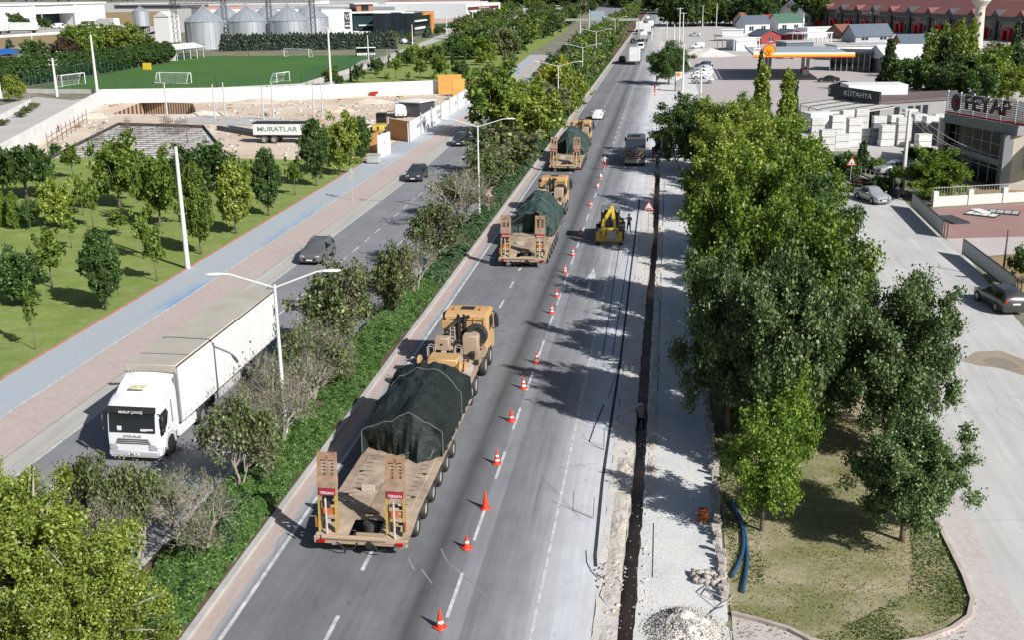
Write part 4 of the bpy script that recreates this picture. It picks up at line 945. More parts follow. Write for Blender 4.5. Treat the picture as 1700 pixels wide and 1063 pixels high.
def car(label, loc, rz, color, kind='suv', group=None, name='car', detail=2, sc_=1.0):
    T = thing(name, label, {'van': 'van', 'pickup': 'pickup'}.get(kind, 'car'), loc, rz, group)
    if sc_ != 1.0: T.scale = (sc_,) * 3
    # side profile stations (y forward, belt z, roof z, half width, roof half width)
    if kind == 'suv':
        L, W, top = 4.5, .93, 1.62; st = [(-2.24, .72, .80, .72, .60), (-2.20, .95, 1.06, .84, .70), (-2.0, 1.02, 1.22, .89, .72), (-1.75, 1.04, 1.52, .91, .68), (-1.2, 1.03, 1.62, .93, .66), (-.3, 1.0, 1.63, .93, .66), (.25, .99, 1.58, .93, .65), (.95, 1.0, 1.06, .93, .76), (1.6, .93, .99, .91, .78), (2.05, .82, .87, .86, .72), (2.24, .62, .66, .74, .62)]
        ws, wf = (3, 6), (6, 7); zb = .28; wr = .36; ax = (-1.33, 1.38)
    elif kind == 'sedan':
        L, W, top = 4.6, .90, 1.45; st = [(-2.3, .66, .72, .72, .6), (-2.24, .92, 1.0, .84, .7), (-1.7, .97, 1.04, .88, .72), (-1.35, .97, 1.14, .89, .68), (-.75, .95, 1.42, .9, .60), (-.1, .94, 1.45, .9, .60), (.3, .93, 1.41, .9, .60), (1.05, .93, .97, .89, .72), (1.7, .84, .89, .87, .74), (2.12, .74, .78, .82, .7), (2.3, .56, .60, .7, .6)]
        ws, wf = (4, 6), (6, 7); zb = .25; wr = .33; ax = (-1.35, 1.4)
    elif kind == 'wagon':
        L, W, top = 4.6, .90, 1.5; st = [(-2.28, .70, .78, .74, .62), (-2.24, .98, 1.06, .85, .72), (-2.05, 1.0, 1.30, .88, .68), (-1.85, 1.0, 1.47, .89, .64), (-1.1, .98, 1.52, .9, .62), (-.2, .96, 1.52, .9, .62), (.3, .95, 1.47, .9, .62), (1.05, .94, .98, .89, .72), (1.7, .85, .9, .87, .74), (2.12, .74, .78, .82, .7), (2.3, .56, .60, .7, .6)]
        ws, wf = (3, 6), (6, 7); zb = .25; wr = .34; ax = (-1.32, 1.4)
    elif kind == 'van':
        L, W, top = 4.6, .95, 1.95; st = [(-2.3, .9, 1.0, .85, .75), (-2.28, 1.1, 1.8, .92, .78), (-2.1, 1.12, 1.93, .95, .8), (-1.0, 1.12, 1.97, .95, .8), (0., 1.1, 1.97, .95, .8), (.6, 1.08, 1.9, .95, .78), (1.35, 1.08, 1.15, .94, .8), (1.9, .98, 1.04, .9, .78), (2.2, .8, .86, .84, .7), (2.3, .6, .64, .75, .62)]
        ws, wf = (1, 5), (5, 6); zb = .3; wr = .34; ax = (-1.4, 1.45)
    else:  # pickup
        L, W, top = 5.1, .93, 1.75; st = [(-2.55, 1.0, 1.02, .88, .8), (-2.5, 1.05, 1.07, .92, .82), (-.9, 1.05, 1.07, .93, .82), (-.85, 1.06, 1.66, .93, .68), (-.4, 1.06, 1.75, .93, .68), (.3, 1.05, 1.72, .93, .66), (1.05, 1.06, 1.12, .93, .76), (1.8, 1.0, 1.06, .92, .8), (2.35, .92, .96, .88, .75), (2.55, .7, .74, .78, .66)]
        ws, wf = (3, 5), (5, 6); zb = .4; wr = .38; ax = (-1.5, 1.6)
    b = MB()
    def sect(s_):
        y, zbl, zt, w_, wr_ = s_; e = (zt - zbl)
        return [(-w_ * .9, zb), (-w_, zb + .12), (-w_, zbl - .18), (-w_ * .97, zbl), (-wr_ - .04 * e, zt - .12 * min(1, e * 2)), (-wr_ * .86, zt), (wr_ * .86, zt), (wr_ + .04 * e, zt - .12 * min(1, e * 2)), (w_ * .97, zbl), (w_, zbl - .18), (w_, zb + .12), (w_ * .9, zb)]
    rings = [[b.bm.verts.new((x, s_[0], max(z, zb if i < 1 else z))) for i, (x, z) in enumerate(sect(s_))] for s_ in st]
    b.loft(rings, True)
    body = b.obj('body', color, T, True)
    # glass: windscreen, rear screen, side windows as thin patches just proud of the body
    def lerp(a, c, t): return [p + (q - p) * t for p, q in zip(a, c)]
    def pt(s_, k): x, z = sect(s_)[k]; return Vector((x, s_[0], z))
    def patch(A, B, C, D, name_, inset=.08, off=.012):
        c_ = (A + B + C + D) / 4; P = [p + (c_ - p) * inset for p in (A, B, C, D)]
        n_ = (P[1] - P[0]).cross(P[3] - P[0]).normalized()
        if n_.dot(c_ - Vector((0, c_.y * .6, .8))) < 0: n_ = -n_
        g_ = MB(); g_.prism([p + n_ * .002 for p in P], n_ * off); return g_.obj(name_, M['glass'], T)
    a, c_ = st[wf[0]], st[wf[1]]
    lo1, lo2 = pt(c_, 4), pt(c_, 7)
    patch(pt(a, 4), pt(a, 7), lo2, lo1, 'windscreen', .07)
    r0, r1 = (st[ws[0]], st[ws[0] - 1]) if kind != 'sedan' else (st[4], st[3])
    patch(pt(r0, 4), pt(r0, 7), pt(r1, 7), pt(r1, 4), 'rear_window', .1)
    for sgn, ka, kb in ((-1, 3, 4), (1, 8, 7)):
        y0, y1 = st[ws[0]], st[wf[0]]
        for u0, u1 in ((0.02, .47), (.52, 1.0)):
            A = lerp(pt(y0, ka), pt(y1, ka), u0); B = lerp(pt(y0, ka), pt(y1, ka), u1); C = lerp(pt(y0, kb), pt(y1, kb), u1); D = lerp(pt(y0, kb), pt(y1, kb), u0)
            if u1 == 1.0: B = lerp(pt(y1, ka), pt(c_, ka), .55)
            patch(Vector(A), Vector(B), Vector(C), Vector(D), 'side_window', .07)
    for yy in ax:
        for sg in (-1, 1):
            arch = MB(); 
            arch.cyl((sg * (W - .10), yy, wr), (sg * (W + .004), yy, wr), wr + .06, n=18); arch.obj('wheel_arch', M['trim'], T)
            wheel(T, sg * (W - .07), yy, wr, .21, sg)
    l1 = MB()
    for sg in (-1, 1):
        q = MB(); q.box((sg * W * .66, L / 2 - .1, .74 if kind != 'pickup' else .86), (.36, .16, .13), bev=.03, rz=-sg * .35); q.obj('headlight', M['headlamp'], T, True)
        q = MB(); q.box((sg * W * .74, -L / 2 + .06, .92), (.28 if kind != 'van' else .14, .1, .14 if kind != 'van' else .4), bev=.025); q.obj('tail_light', M['taillamp'], T, True)
        q = MB(); q.box((sg * (W + .11), .72 if kind != 'pickup' else .7, 1.02), (.2, .12, .14), bev=.04); q.obj('wing_mirror', color if detail > 1 else M['trim'], T, True)
    l1.box((0, L / 2 - .03, .5), (1.1, .07, .2), bev=.02); l1.box((0, L / 2 - .05, .33), (1.5, .1, .1), bev=.02); l1.obj('grille', M['trim'], T)
    q = MB(); q.box((0, L / 2 + .012, .46), (.5, .02, .11)); q.obj('number_plate', M['plate'], T); q = MB(); q.box((0, -L / 2 - .01, .78), (.5, .02, .11)); q.obj('number_plate', M['plate'], T)
    if kind in ('suv', 'wagon') and detail > 1:
        q = MB()
        for sg in (-1, 1): q.tube([(sg * .6, -1.5, top + .0), (sg * .6, -1.4, top + .05), (sg * .6, -.1, top + .05), (sg * .6, .05, top - .03)], .018, 6)
        q.obj('roof_rail', M['trim'], T)
    if kind == 'pickup':
        q = MB(); q.b2(-.75, .75, -2.4, -.98, 1.065, 1.075); q.obj('load_bed', M['trim'], T)
    return T
PC = lambda n, c, r=.3, me=0.0, d=.12: paint(n, c, r, me, d)
c_grey = PC('grey metallic paint', (0.19, 0.19, 0.195), .3, .5); c_dark = PC('anthracite paint', (0.045, 0.05, 0.06), .25, .3); c_white = PC('white car paint', (0.74, 0.75, 0.76)); c_silver = PC('silver paint', (0.50, 0.52, 0.54), .3, .4)
c_black = PC('black car paint', (0.012, 0.012, 0.014)); c_navy = PC('dark blue paint', (0.02, 0.035, 0.08)); c_blue = PC('blue paint', (0.04, 0.12, 0.36)); c_char = PC('charcoal paint', (0.05, 0.052, 0.055), .3, .2)
car('grey metallic estate SUV behind the white articulated lorry', (-27.35, 82.6), PI, c_grey, 'suv')
car('dark anthracite SUV driving towards the lone traffic sign', (-27.6, 120.0), PI, c_dark, 'suv')
car('dark grey SUV driving past the white hoarding', (-27.6, 147.6), PI, c_dark, 'suv')
q = G(938, 84); car('black pickup far up the left carriageway', (q[0], q[1]), PI, c_black, 'pickup', name='pickup_truck', sc_=1.15)
q = G(977, 58); car('white car partly behind the far trees of the left carriageway', q, PI, c_white, 'sedan')
q = G(1000, 42); car('blue car at the far end of the left carriageway', q, PI, c_blue, 'suv', sc_=1.3)
q = G(1013, 28); car('small dark car on the far bend of the left carriageway', q, PI, c_black, 'suv', sc_=1.2)
q = G(1026, 26); car('tiny dark car beside another on the far bend', q, PI, c_dark, 'suv', sc_=1.2)
car('white saloon car ahead of the third transporter', (-10.9, 178.5), 0, c_white, 'sedan')
q = G(1032, 102); car('black car left of the white box lorry', (-12.4, q[1]), 0, c_black, 'suv')
q = G(1051, 71); car('black car ahead in the queue by the central reservation', (-12.6, q[1]), 0, c_black, 'suv')
q = G(1068, 40); car('dark car near the head of the far queue', (-12.6, q[1]), 0, c_black, 'suv', sc_=1.1)
q = G(1067, 31); car('white car at the head of the far queue', (-12.4, q[1]), 0, c_white, 'suv', sc_=1.1)
def hd(r_, f_): a, b_ = G(*r_), G(*f_); return ((a[0] + b_[0]) / 2, (a[1] + b_[1]) / 2), math.atan2(b_[1] - a[1], b_[0] - a[0]) - PI / 2
q, a_ = hd((1430, 327), (1466, 340)); car('silver saloon parked on the side road bend', q, a_, c_silver, 'sedan')
q, a_ = hd((1682, 522), (1636, 494)); car('dark grey estate car parked beside the panel fence', q, a_, c_char, 'wagon')
q = G(1375, 136); car('black saloon parked before the station canopy shade', q, PI / 2 - .1, c_black, 'sedan')
q = G(1398, 146); car('second black saloon nearer to the black shop sign', q, PI / 2 - .1, c_black, 'sedan')
for i, (px, py, cc, lb) in enumerate(((1166, 138, c_silver, 'silver blue car nearest in the parking row by the station sign'), (1164, 130, c_white, 'white car second in the parking row'), (1167, 124, c_white, 'white car third in the parking row'), (1166, 118, c_silver, 'grey car fourth in the parking row'), (1168, 112, c_navy, 'dark car last in the parking row'))):
    q = G(px, py); car(lb, q, PI / 2 + .15, cc, 'suv', 'cars parked beside the station sign', detail=1)
q = G(1157, 80); car('white people carrier beside the pale gravel heap', q, PI / 2 + .1, c_white, 'van', name='van')
q = G(1306, 97); car('white car parked behind the fuel canopy', q, PI / 2, c_white, 'sedan'); q = G(1283, 96); car('grey car behind the canopy column', q, PI / 2, c_silver, 'sedan')
q = G(1153, 60); car('grey car beside the rusty machines in the far yard', q, PI / 2, c_silver, 'suv')
q = G(1540, 61); car('silver car parked at the long shop row', q, PI / 2, c_silver, 'suv')
q = G(1516, 207); car('black car behind the block stacks', q, -PI / 2, c_black, 'wagon'); q = G(1482, 287); car('silver car in the yard behind the shrubs', q, PI / 2 + .5, c_silver, 'sedan')
q = G(186, 36); car('cream car beside the white hall corner', q, PI / 2, PC('cream paint', (.62, .58, .42)), 'sedan', sc_=1.3)
q = G(95, 47); car('white van at the hall entrance', q, PI / 2, c_white, 'van', name='van', sc_=1.5)
q = G(665, 193); car('white van parked on the building site', q, PI + .25, c_white, 'van', name='van', sc_=1.1)
q = G(690, 186); car('black pickup beside the white van on the building site', q, PI - .6, c_black, 'pickup', name='pickup_truck')
q = G(671, 72); car('white car on the factory access road', q, PI + .5, c_white, 'suv', sc_=1.1); q = G(683, 73); car('dark car beside the white car at the factory', q, PI + .5, c_black, 'suv', sc_=1.1)
q = G(1066, 81); car('white van directly ahead of the box lorry', (-8.9, q[1]), 0, c_white, 'van', name='van', sc_=1.15)

# ---- white articulated lorry (faces the camera)
def lorry():
    T = thing('articulated_lorry', 'white articulated curtain side lorry driving towards the camera on the left carriageway', 'lorry', (-23.75, 43.55), PI)
    # local +y is forward, so rear is at -y; the front bumper is at y = 0
    Wc = PC('white cab paint', (0.76, 0.77, 0.79), .28); b = MB()
    w_ = 1.24
    st = [(0.02, .38, 1.02, 1.02, 1.16), (0.0, 1.02, 1.60, 1.19, 1.19), (-.04, 1.6, 1.62, 1.2, 1.2)]
    # cab body as a loft of side profile rings over x
    prof = [(-.02, .36), (.04, .60), (.0, 1.45), (-.16, 2.45), (-.30, 2.75), (-.62, 3.05), (-1.25, 3.42), (-1.75, 3.60), (-2.05, 3.62), (-2.12, 2.9), (-2.15, .95), (-1.75, .95), (-1.7, .62), (-.45, .62), (-.45, .36)]
    rings = []
    for x, k in ((-w_, 0.93), (-w_ * .97, .985), (-w_ * .8, 1.0), (0, 1.015), (w_ * .8, 1.0), (w_ * .97, .985), (w_, .93)):
        cxm = -1.05; rings.append([b.bm.verts.new((x, cxm + (y - cxm) * (k if y > -2 else 1), (z if z < 2.6 else 2.6 + (z - 2.6) * (1 if abs(x) < 1.1 else .55)))) for y, z in prof])
    b.loft(rings, True); b.obj('cab', Wc, T, True)
    # roof deflector with concave rear edge
    b = MB(); rr = []
    for x in np.linspace(-1.16, 1.16, 9):
        k = (x / 1.16) ** 2; rr.append([b.bm.verts.new((x, -1.2 + .0 * k, 3.40 - .25 * k)), b.bm.verts.new((x, -1.9 - .3 * k, 3.78 - .18 * k)), b.bm.verts.new((x, -2.02 - .3 * k, 3.74 - .2 * k)), b.bm.verts.new((x, -1.7, 3.30))])
    b.loft(rr, True); b.obj('roof_deflector', Wc, T, True)
    b = MB(); b.box((0, -1.05, 3.36), (.78, .62, .07), bev=.03, M=None); b.cyl((0, -.98, 3.39), (0, -.98, 3.43), .1, n=14); b.obj('roof_hatch', mat('yellowed plastic', (0.62, 0.57, 0.38), .5, .08), T, True)
    # windscreen with sun visor and sides
    def P(x, y, z): return Vector((x, y, z))
    b = MB(); b.prism([P(-1.1, .02, 1.52), P(1.1, .02, 1.52), P(1.1, -.13, 2.42), P(-1.1, -.13, 2.42)], (0, .02, .004)); b.obj('windscreen', M['glass'], T)
    b = MB(); b.prism([P(-1.16, -.10, 2.42), P(1.16, -.10, 2.42), P(1.16, -.18, 2.72), P(-1.16, -.18, 2.72)], (0, .07, .02)); sv = b.obj('sun_visor', M['trim'], T)
    b = MB(); b.box((-.55, .012, 1.66), (.3, .05, .1)); b.box((-.85, .012, 1.68), (.3, .05, .08), rz=.0); b.box((.62, .012, 1.72), (.2, .05, .2)); b.obj('windscreen_papers', M['plate'], T)
    text('lettering', 'MARUF ÇAVUŞ', .17, M['plate'], T, (.0, .0, 2.5), (PI / 2 - .2, 0, PI), .004)
    text('lettering', 'STRALIS', .13, mat('badge grey', (.12, .12, .12)), T, (0, .075, 1.36), (PI / 2, 0, PI), .004, sx=1.9)
    for sg in (-1, 1):
        b = MB(); b.prism([P(sg * 1.235, -.2, 1.25), P(sg * 1.235, -.25, 2.3), P(sg * 1.235, -.95, 2.4), P(sg * 1.235, -1.12, 2.15), P(sg * 1.235, -.95, 1.65), P(sg * 1.235, -.5, 1.25)], (sg * .015, 0, 0)); b.obj('side_window', M['glass'], T)
        b = MB(); b.b2(sg * 1.24, sg * 1.25, -1.45, -1.56, 1.5, 2.6); b.b2(sg * 1.24, sg * 1.25, -1.12, -1.13, .9, 2.5); b.box((sg * 1.25, -1.0, 1.38), (.03, .14, .05)); b.obj('door_seam', mat('grey seam', (.2, .2, .2)), T)
        b = MB(); b.box((sg * 1.46, -.12, 2.05), (.12, .24, .58), bev=.04); b.box((sg * 1.46, -.12, 1.62), (.12, .22, .2), bev=.04); b.tube([(sg * 1.2, -.15, 2.4), (sg * 1.46, -.12, 2.38)], .025); b.tube([(sg * 1.2, -.15, 1.5), (sg * 1.46, -.12, 1.55)], .02); b.obj('wing_mirror', M['trim'], T, True)
        b = MB(); b.box((sg * .95, .05, .82), (.42, .1, .26), bev=.04); b.obj('headlight', M['headlamp'], T, True)
        b = MB(); b.prism([P(sg * 1.245, -.55, .45), P(sg * 1.245, -.62, .95), P(sg * 1.245, -.85, 1.2), P(sg * 1.245, -1.35, 1.22), P(sg * 1.245, -1.62, .98), P(sg * 1.245, -1.7, .5), P(sg * 1.245, -1.56, .5), P(sg * 1.245, -1.45, .9), P(sg * 1.245, -1.15, 1.05), P(sg * 1.245, -.85, .95), P(sg * 1.245, -.72, .75), P(sg * 1.245, -.7, .45)], (sg * .03, 0, 0)); b.obj('wheel_arch', mat('light grey plastic', (.5, .5, .5), .6), T)
        b = MB(); b.cyl((sg * 1.0, -1.15, .52), (sg * 1.242, -1.15, .52), .56, n=22); b.obj('wheel_housing', M['trim'], T)
    b = MB()
    for k in range(3): b.box((0, .055, 1.0 + k * .1), (1.7 - k * .1, .05, .045), bev=.012)
    b.box((0, .06, .58), (1.1, .06, .08)); b.box((0, .06, .46), (1.5, .05, .06)); b.obj('grille', mat('dark grey grille', (.10, .10, .105)), T)  # raised grille bars in one even dark grey
    b = MB(); b.box((0, .03, .52), (2.42, .2, .26), bev=.05); b.box((0, .0, .38), (2.3, .2, .12), bev=.03); b.obj('bumper', mat('silver grey bumper', (.45, .46, .48), .4), T, True)
    q = MB(); q.box((0, .145, .5), (.52, .02, .12)); q.obj('number_plate', M['plate'], T)
    for sg in (-1, 1):
        b = MB(); b.b2(sg * 1.0, sg * 1.2, -2.2, -4.2, .45, .98, bev=.04); b.obj('side_skirt', Wc, T, True)
        wheel(T, sg * 1.06, -1.15, .5, .3, sg, rimcol=mat('white steel rim', (.55, .55, .55), .5, .15, 3, dirt=(.15, .13, .1), dirtamt=.4)); wheel(T, sg * 1.0, -4.85, .5, .5, sg)
        for k in range(3): wheel(T, sg * 1.0, -11.3 - 1.32 * k, .5, .42, sg)
        b = MB(); b.box((sg * 1.1, -4.85, 1.08), (.32, 1.1, .06), bev=.02); b.box((sg * 1.1, -5.45, .82), (.3, .06, .5)); b.obj('mudguard', M['trim'], T)
        b = MB(); b.b2(sg * 1.15, sg * 1.2, -6.6, -10.0, .55, .95); b.obj('side_guard', mat('dull aluminium', (.5, .5, .5), .5), T)
    b = MB(); b.b2(-.42, .42, -1.9, -6.0, .7, .95); b.b2(-.3, .3, -5, -15.7, .85, 1.12); b.obj('chassis', M['steel'], T)
    b = MB(); b.b2(.5, 1.18, -5.6, -5.9, .9, 1.25); b.obj('fire_extinguisher_box', M['red'], T)
    # trailer
    wt = mat('white curtain side', (0.74, 0.75, 0.75), .55, .05, .6, dirt=(.4, .38, .33), dirtamt=.15, bump=.05)
    y0, y1 = -2.35, -15.95
    b = MB()
    for sg in (-1, 1): b.b2(sg * 1.245, sg * 1.275, y0 - .12, y1 + .05, 1.12, 3.83)
    b.obj('curtain_side', wt, T)
    b = MB()
    for i in range(22): b.b2(-1.24 + i * .1128, -1.185 + i * .1128, y0, y0 - .05, 1.15, 3.7)
    b.b2(-1.25, 1.25, y0 - .05, y0 - .1, 1.12, 3.7); b.obj('headboard', mat('corrugated grey headboard', (.36, .36, .37), .5, .1), T)
    b = MB(); b.b2(-1.25, 1.25, y1, y1 + .06, 1.1, 3.8); b.obj('rear_door', wt, T)
    rf = mat('dusty canvas roof', (0.43, 0.40, 0.34), .8, .1, .7, dirt=(.33, .30, .25), dirtamt=.5, bump=.2)
    b = MB(); b.b2(-1.26, 1.26, y0 + .02, y1, 3.84, 3.98, bev=.05); b.obj('roof', rf, T, True)
    b = MB(); b.b2(-1.27, 1.27, y0 + .05, y0 + .01, 3.6, 3.97, bev=.015)
    for i in range(15): b.cyl((-1.15 + i * .164, y0 + .05, 3.66), (-1.15 + i * .164, y0 + .065, 3.66), .022, n=8, mi=1)
    b.obj('front_roof_flap', [rf, M['trim']], T)
    b = MB()
    for sg in (-1, 1): b.b2(sg * 1.262, sg * 1.285, y0 + .02, y1, 3.86, 3.92)
    b.b2(-1.24, 1.24, y0 - 1.55, y0 - 1.59, 3.982, 3.992); b.obj('roof_rail', M['trim'], T)
    b = MB()
    for i in range(9): b.b2(-1.2, 1.2, y0 - 2.7 - i * 1.3, y0 - 2.73 - i * 1.3, 3.981, 3.99)
    b.obj('roof_seam', mat('roof seam', (.36, .34, .30), .9), T)
    b = MB()
    for i in range(20):
        yy = y0 - .5 - i * .68
        for sg in (-1, 1): b.b2(sg * 1.275, sg * 1.285, yy, yy - .04, 1.0, 1.42)
    b.obj('curtain_strap', mat('grey strap', (.30, .30, .30), .8), T)['kind'] = 'stuff'
    b = MB()
    for i in range(4):
        yy = y0 - 2.8 - i * 2.75
        for sg in (-1, 1): b.b2(sg * 1.276, sg * 1.281, yy, yy - .02, 1.12, 3.83)
    b.obj('curtain_seam', mat('pale seam', (.55, .55, .54), .8), T)
    b = MB()
    for sg in (-1, 1): b.b2(sg * 1.28, sg * 1.286, y0 - .3, y1 + .3, 1.13, 1.17)
    b.obj('reflective_tape', M['plate'], T)
    b = MB()
    for sg in (-1, 1): b.b2(sg * 1.22, sg * 1.28, y0, y0 - .12, 1.1, 3.84); b.b2(sg * 1.22, sg * 1.28, y1, y1 + .12, 1.1, 3.84)
    b.obj('corner_post', mat('grey post', (.33, .33, .34), .5), T)
    b = MB(); b.b2(-1.26, 1.26, y0, y1, 1.06, 1.13); b.obj('trailer_floor', M['trim'], T)
    return T
lorry()

# ---- heavy equipment transporters
sand = mat('dusty sand paint', (0.40, 0.29, 0.20), .75, .15, 1.2, dirt=(.30, .24, .18), dirtamt=.6, bump=.1)
tan = mat('ochre military paint', (0.50, 0.31, 0.13), .55, .08, 1.2, dirt=(.36, .26, .17), dirtamt=.4)
deckm = mat('worn steel deck', (0.42, 0.325, 0.24), .8, .2, 1.6, dirt=(.20, .145, .105), dirtamt=.85, bump=.2)
rampm = mat('rusty tan ramp', (0.36, 0.22, 0.13), .75, .2, 2.5, dirt=(.16, .10, .07), dirtamt=.5)
yel = mat('yellow reflective strip', (0.42, 0.32, 0.06), .6, .2, 3.0, dirt=(.2,.15,.1), dirtamt=.6); ora = mat('orange panel', (0.50, 0.13, 0.04), .5, .15, 3.0, dirt=(.2,.12,.08), dirtamt=.5); redb = mat('red sign board', (0.32, 0.02, 0.035), .5, .1, 3.0)
pale = mat('pale dusty metal', (0.46, 0.40, 0.34), .7, .2, 3.0)
dustrim = mat('dusty grey rim', (0.38, 0.36, 0.34), .7, .15, 3.0)
def transporter(loc, label, rz=0.0):
    T = thing('tank_transporter', label, 'transporter', loc, rz, 'army tank transporters in convoy')
    P = lambda x, y, z: Vector((x, y, z))
    # deck: flat bed with scalloped outer edges and sloped tail
    b = MB(); b.b2(-1.55, 1.55, 2.1, 14.2, .92, 1.08, bev=.02)
    for sg in (-1, 1):
        pts = [(sg * 1.55, 1.9), (sg * 1.85, 2.6)]
        b.b2(sg * 1.55, sg * 1.84, 2.3, 14.2, .98, 1.06)
    b.obj('deck', deckm, T)
    b = MB()   # tail slope in three planks leaving the winch opening
    def slope(x0, x1, y0, y1, z0, z1, th=.1): b.prism([P(x0, y0, z0), P(x1, y0, z0), P(x1, y1, z1), P(x0, y1, z1)], (0, 0, -th))
    slope(-1.8, -.55, 0.15, 2.1, .78, 1.08); slope(.62, 1.84, 0.0, 2.3, .72, 1.08); slope(-.55, .62, 1.35, 2.1, .97, 1.08)
    b.obj('tail_slope', deckm, T)
    b = MB(); b.b2(-1.84, 1.84, .02, .14, .50, .78, bev=.02); b.cyl((-1.5, .04, .78), (1.0, .04, .78), .1, n=10); b.b2(-.2, .9, .2, .3, .4, .9); b.obj('tail_beam', sand, T)
    b = MB(); b.cyl((.15, .95, .55), (.15, .95, 1.0), .27, n=18); b.cyl((.15, .95, 1.0), (.15, .95, 1.03), .2, n=16); b.obj('spare_reel', M['black'], T, True)
    b = MB(); b.b2(-.5, .6, .3, 1.35, .45, .5); b.obj('tail_recess', M['steel'], T)
    b = MB()   # surface fittings on the deck: slots, lashing rings, centre hatch
    for sg in (-1, 1):
        for k in range(12): b.b2(sg * 1.05, sg * 1.32, 2.4 + k * .42, 2.43 + k * .42, 1.081, 1.09)
        for y in (3.1, 5.3): b.cyl((sg * 1.38, y, 1.081), (sg * 1.38, y, 1.09), .1, n=14)
    for k in range(26): b.cyl((rnd.uniform(-.9, .9), rnd.uniform(2.3, 6), 1.081), (rnd.uniform(-.9, .9), rnd.uniform(2.3, 6), 1.083), .001, n=3) if False else b.box((rnd.uniform(-.95, .95), rnd.uniform(2.3, 6), 1.083), (.03, .03, .01))
    fo = b.obj('deck_fitting', M['steel'], T); fo['kind'] = 'stuff'
    b = MB(); b.b2(-.12, .45, 1.6, 5.6, 1.081, 1.11); b.obj('centre_plank', mat('worn brown plank', (.36, .25, .18), .8, .2, 2.0, dirt=(.2, .13, .09), dirtamt=.6), T)
    b = MB(); b.b2(-.85, -.3, 3.4, 3.5, 1.085, 1.36, bev=.01); b.obj('wheel_chock', pale, T)
    # ramps folded upright
    for sg in (-1, 1):
        ra = MB(); x = sg * 1.33; lean = .10
        def rb(x0, x1, z0, z1, y0=0.32, th=.12, bb=ra): # tilted slightly forward
            bb.prism([P(x + x0, y0 + (z0 - .8) * lean, z0), P(x + x1, y0 + (z0 - .8) * lean, z0), P(x + x1, y0 + (z1 - .8) * lean, z1), P(x + x0, y0 + (z1 - .8) * lean, z1)], (0, th, 0))
        rb(-.38, -.26, .9, 4.0); rb(.26, .38, .9, 4.0); rb(-.06, .06, 3.05, 3.9)
        rb(-.26, .26, 3.72, 3.98); 
        for k in range(5): rb(-.26, .26, 3.12 + k * .13, 3.16 + k * .13, .40, .05)
        r_o = ra.obj('ramp', rampm, T)
        q = MB(); rb(-.39, .39, 2.62, 3.08, .26, .2, q); q.obj('ramp_plate', mat('scraped tan plate', (.36, .25, .18), .7, .25, 3.0, dirt=(.22, .13, .09), dirtamt=.6), r_o)
        q = MB(); rb(-.32, .32, 2.34, 2.6, .25, .08, q); q.obj('sign_board', redb, r_o)
        text('lettering', 'TIRSAN', .15, M['plate'], r_o, (x, .245 + 1.62 * lean, 2.43), (PI / 2 - .1, 0, 0), .003, sx=1.1)
        q = MB(); rb(-.37, -.29, .9, 2.32, .24, .07, q); rb(.29, .37, .9, 2.32, .24, .07, q); q.obj('reflective_strip', yel, r_o)
        q = MB(); rb(-.28, .28, 1.55, 1.78, .30, .1, q); q.box((x - .38 * 0 + sg * .42, .2, 1.3), (.06, .05, .4), rz=0); q.obj('orange_marker', ora, r_o)
        q = MB(); q.tube([(x - .02, .2, .62), (x - .02, .22, 2.25)], .045, 8, 0); q.tube([(x - .02, .22, 1.4), (x - .02, .25, 2.3)], .03, 8, 0)
        q.tube([(x - .02, .16, .62), (x + .25, .05, .45), (x + .45, .0, .55), (x + .5, .05, .75)], .025, 6); q.obj('lift_cylinder', pale, r_o)
        q = MB()
        for k in range(7): q.box((x + rnd.uniform(-.2, .2), .42 + rnd.uniform(0, .08), 1.05 + k * .17), (rnd.uniform(.08, .2), .1, rnd.uniform(.06, .14)), bev=.01, mi=rnd.choice([0, 0, 1, 2]))
        rb(-.26, .26, 1.9, 2.0, .42, .1, q); rb(-.26, .26, 1.2, 1.27, .42, .1, q)
        q.obj('hydraulic_unit', [M['steel'], yel, pale], r_o)
        q = MB(); q.box((x + sg * .2, -.02, .62), (.3, .08, .14), bev=.02, mi=0); q.obj('tail_light', M['taillamp'], T)
    b = MB(); b.tube([(-.9, 0, .6), (-.6, -.08, .35), (-.25, -.08, .4), (-.1, 0, .62)], .03, 6); b.tube([(.5, 0, .6), (.7, -.08, .35), (1.0, -.06, .4)], .03, 6); b.cyl((.35, -.1, .55), (.35, .04, .55), .13, n=14); b.obj('coupling_hose', M['trim'], T)
    # trailer axles
    for k in range(7):
        y = 1.95 + 1.515 * k if k < 6 else 1.95 + 1.515 * 6
        if k == 6: continue
        for sg in (-1, 1): wheel(T, sg * 1.60, y, .42, .46, sg, rimcol=dustrim)
        a_ = MB(); a_.cyl((-1.4, y, .42), (1.4, y, .42), .1, n=8); a_.obj('axle', M['steel'], T)
    b = MB(); b.b2(-.5, .5, 2, 14.2, .6, .92); b.obj('chassis_beam', M['steel'], T)
    # gooseneck
    b = MB()
    b.prism([P(-1.3, 13.2, .95), P(-1.3, 14.4, 1.75), P(-1.3, 17.6, 1.80), P(-1.3, 17.6, 1.5), P(-1.3, 14.9, 1.35), P(-1.3, 14.0, .75)], (2.6, 0, 0))
    b.b2(1.1, 1.45, 14.1, 17.2, 1.55, 1.84, bev=.03); b.obj('gooseneck', pale, T)
    # tractor, offset to the right lane centre like the photo
    ox = .25
    b = MB(); b.b2(ox - .45, ox + .45, 14.9, 24.2, .85, 1.15); b.b2(ox - 1.2, ox + 1.2, 15.0, 21.4, 1.15, 1.22); b.obj('tractor_chassis', sand, T)
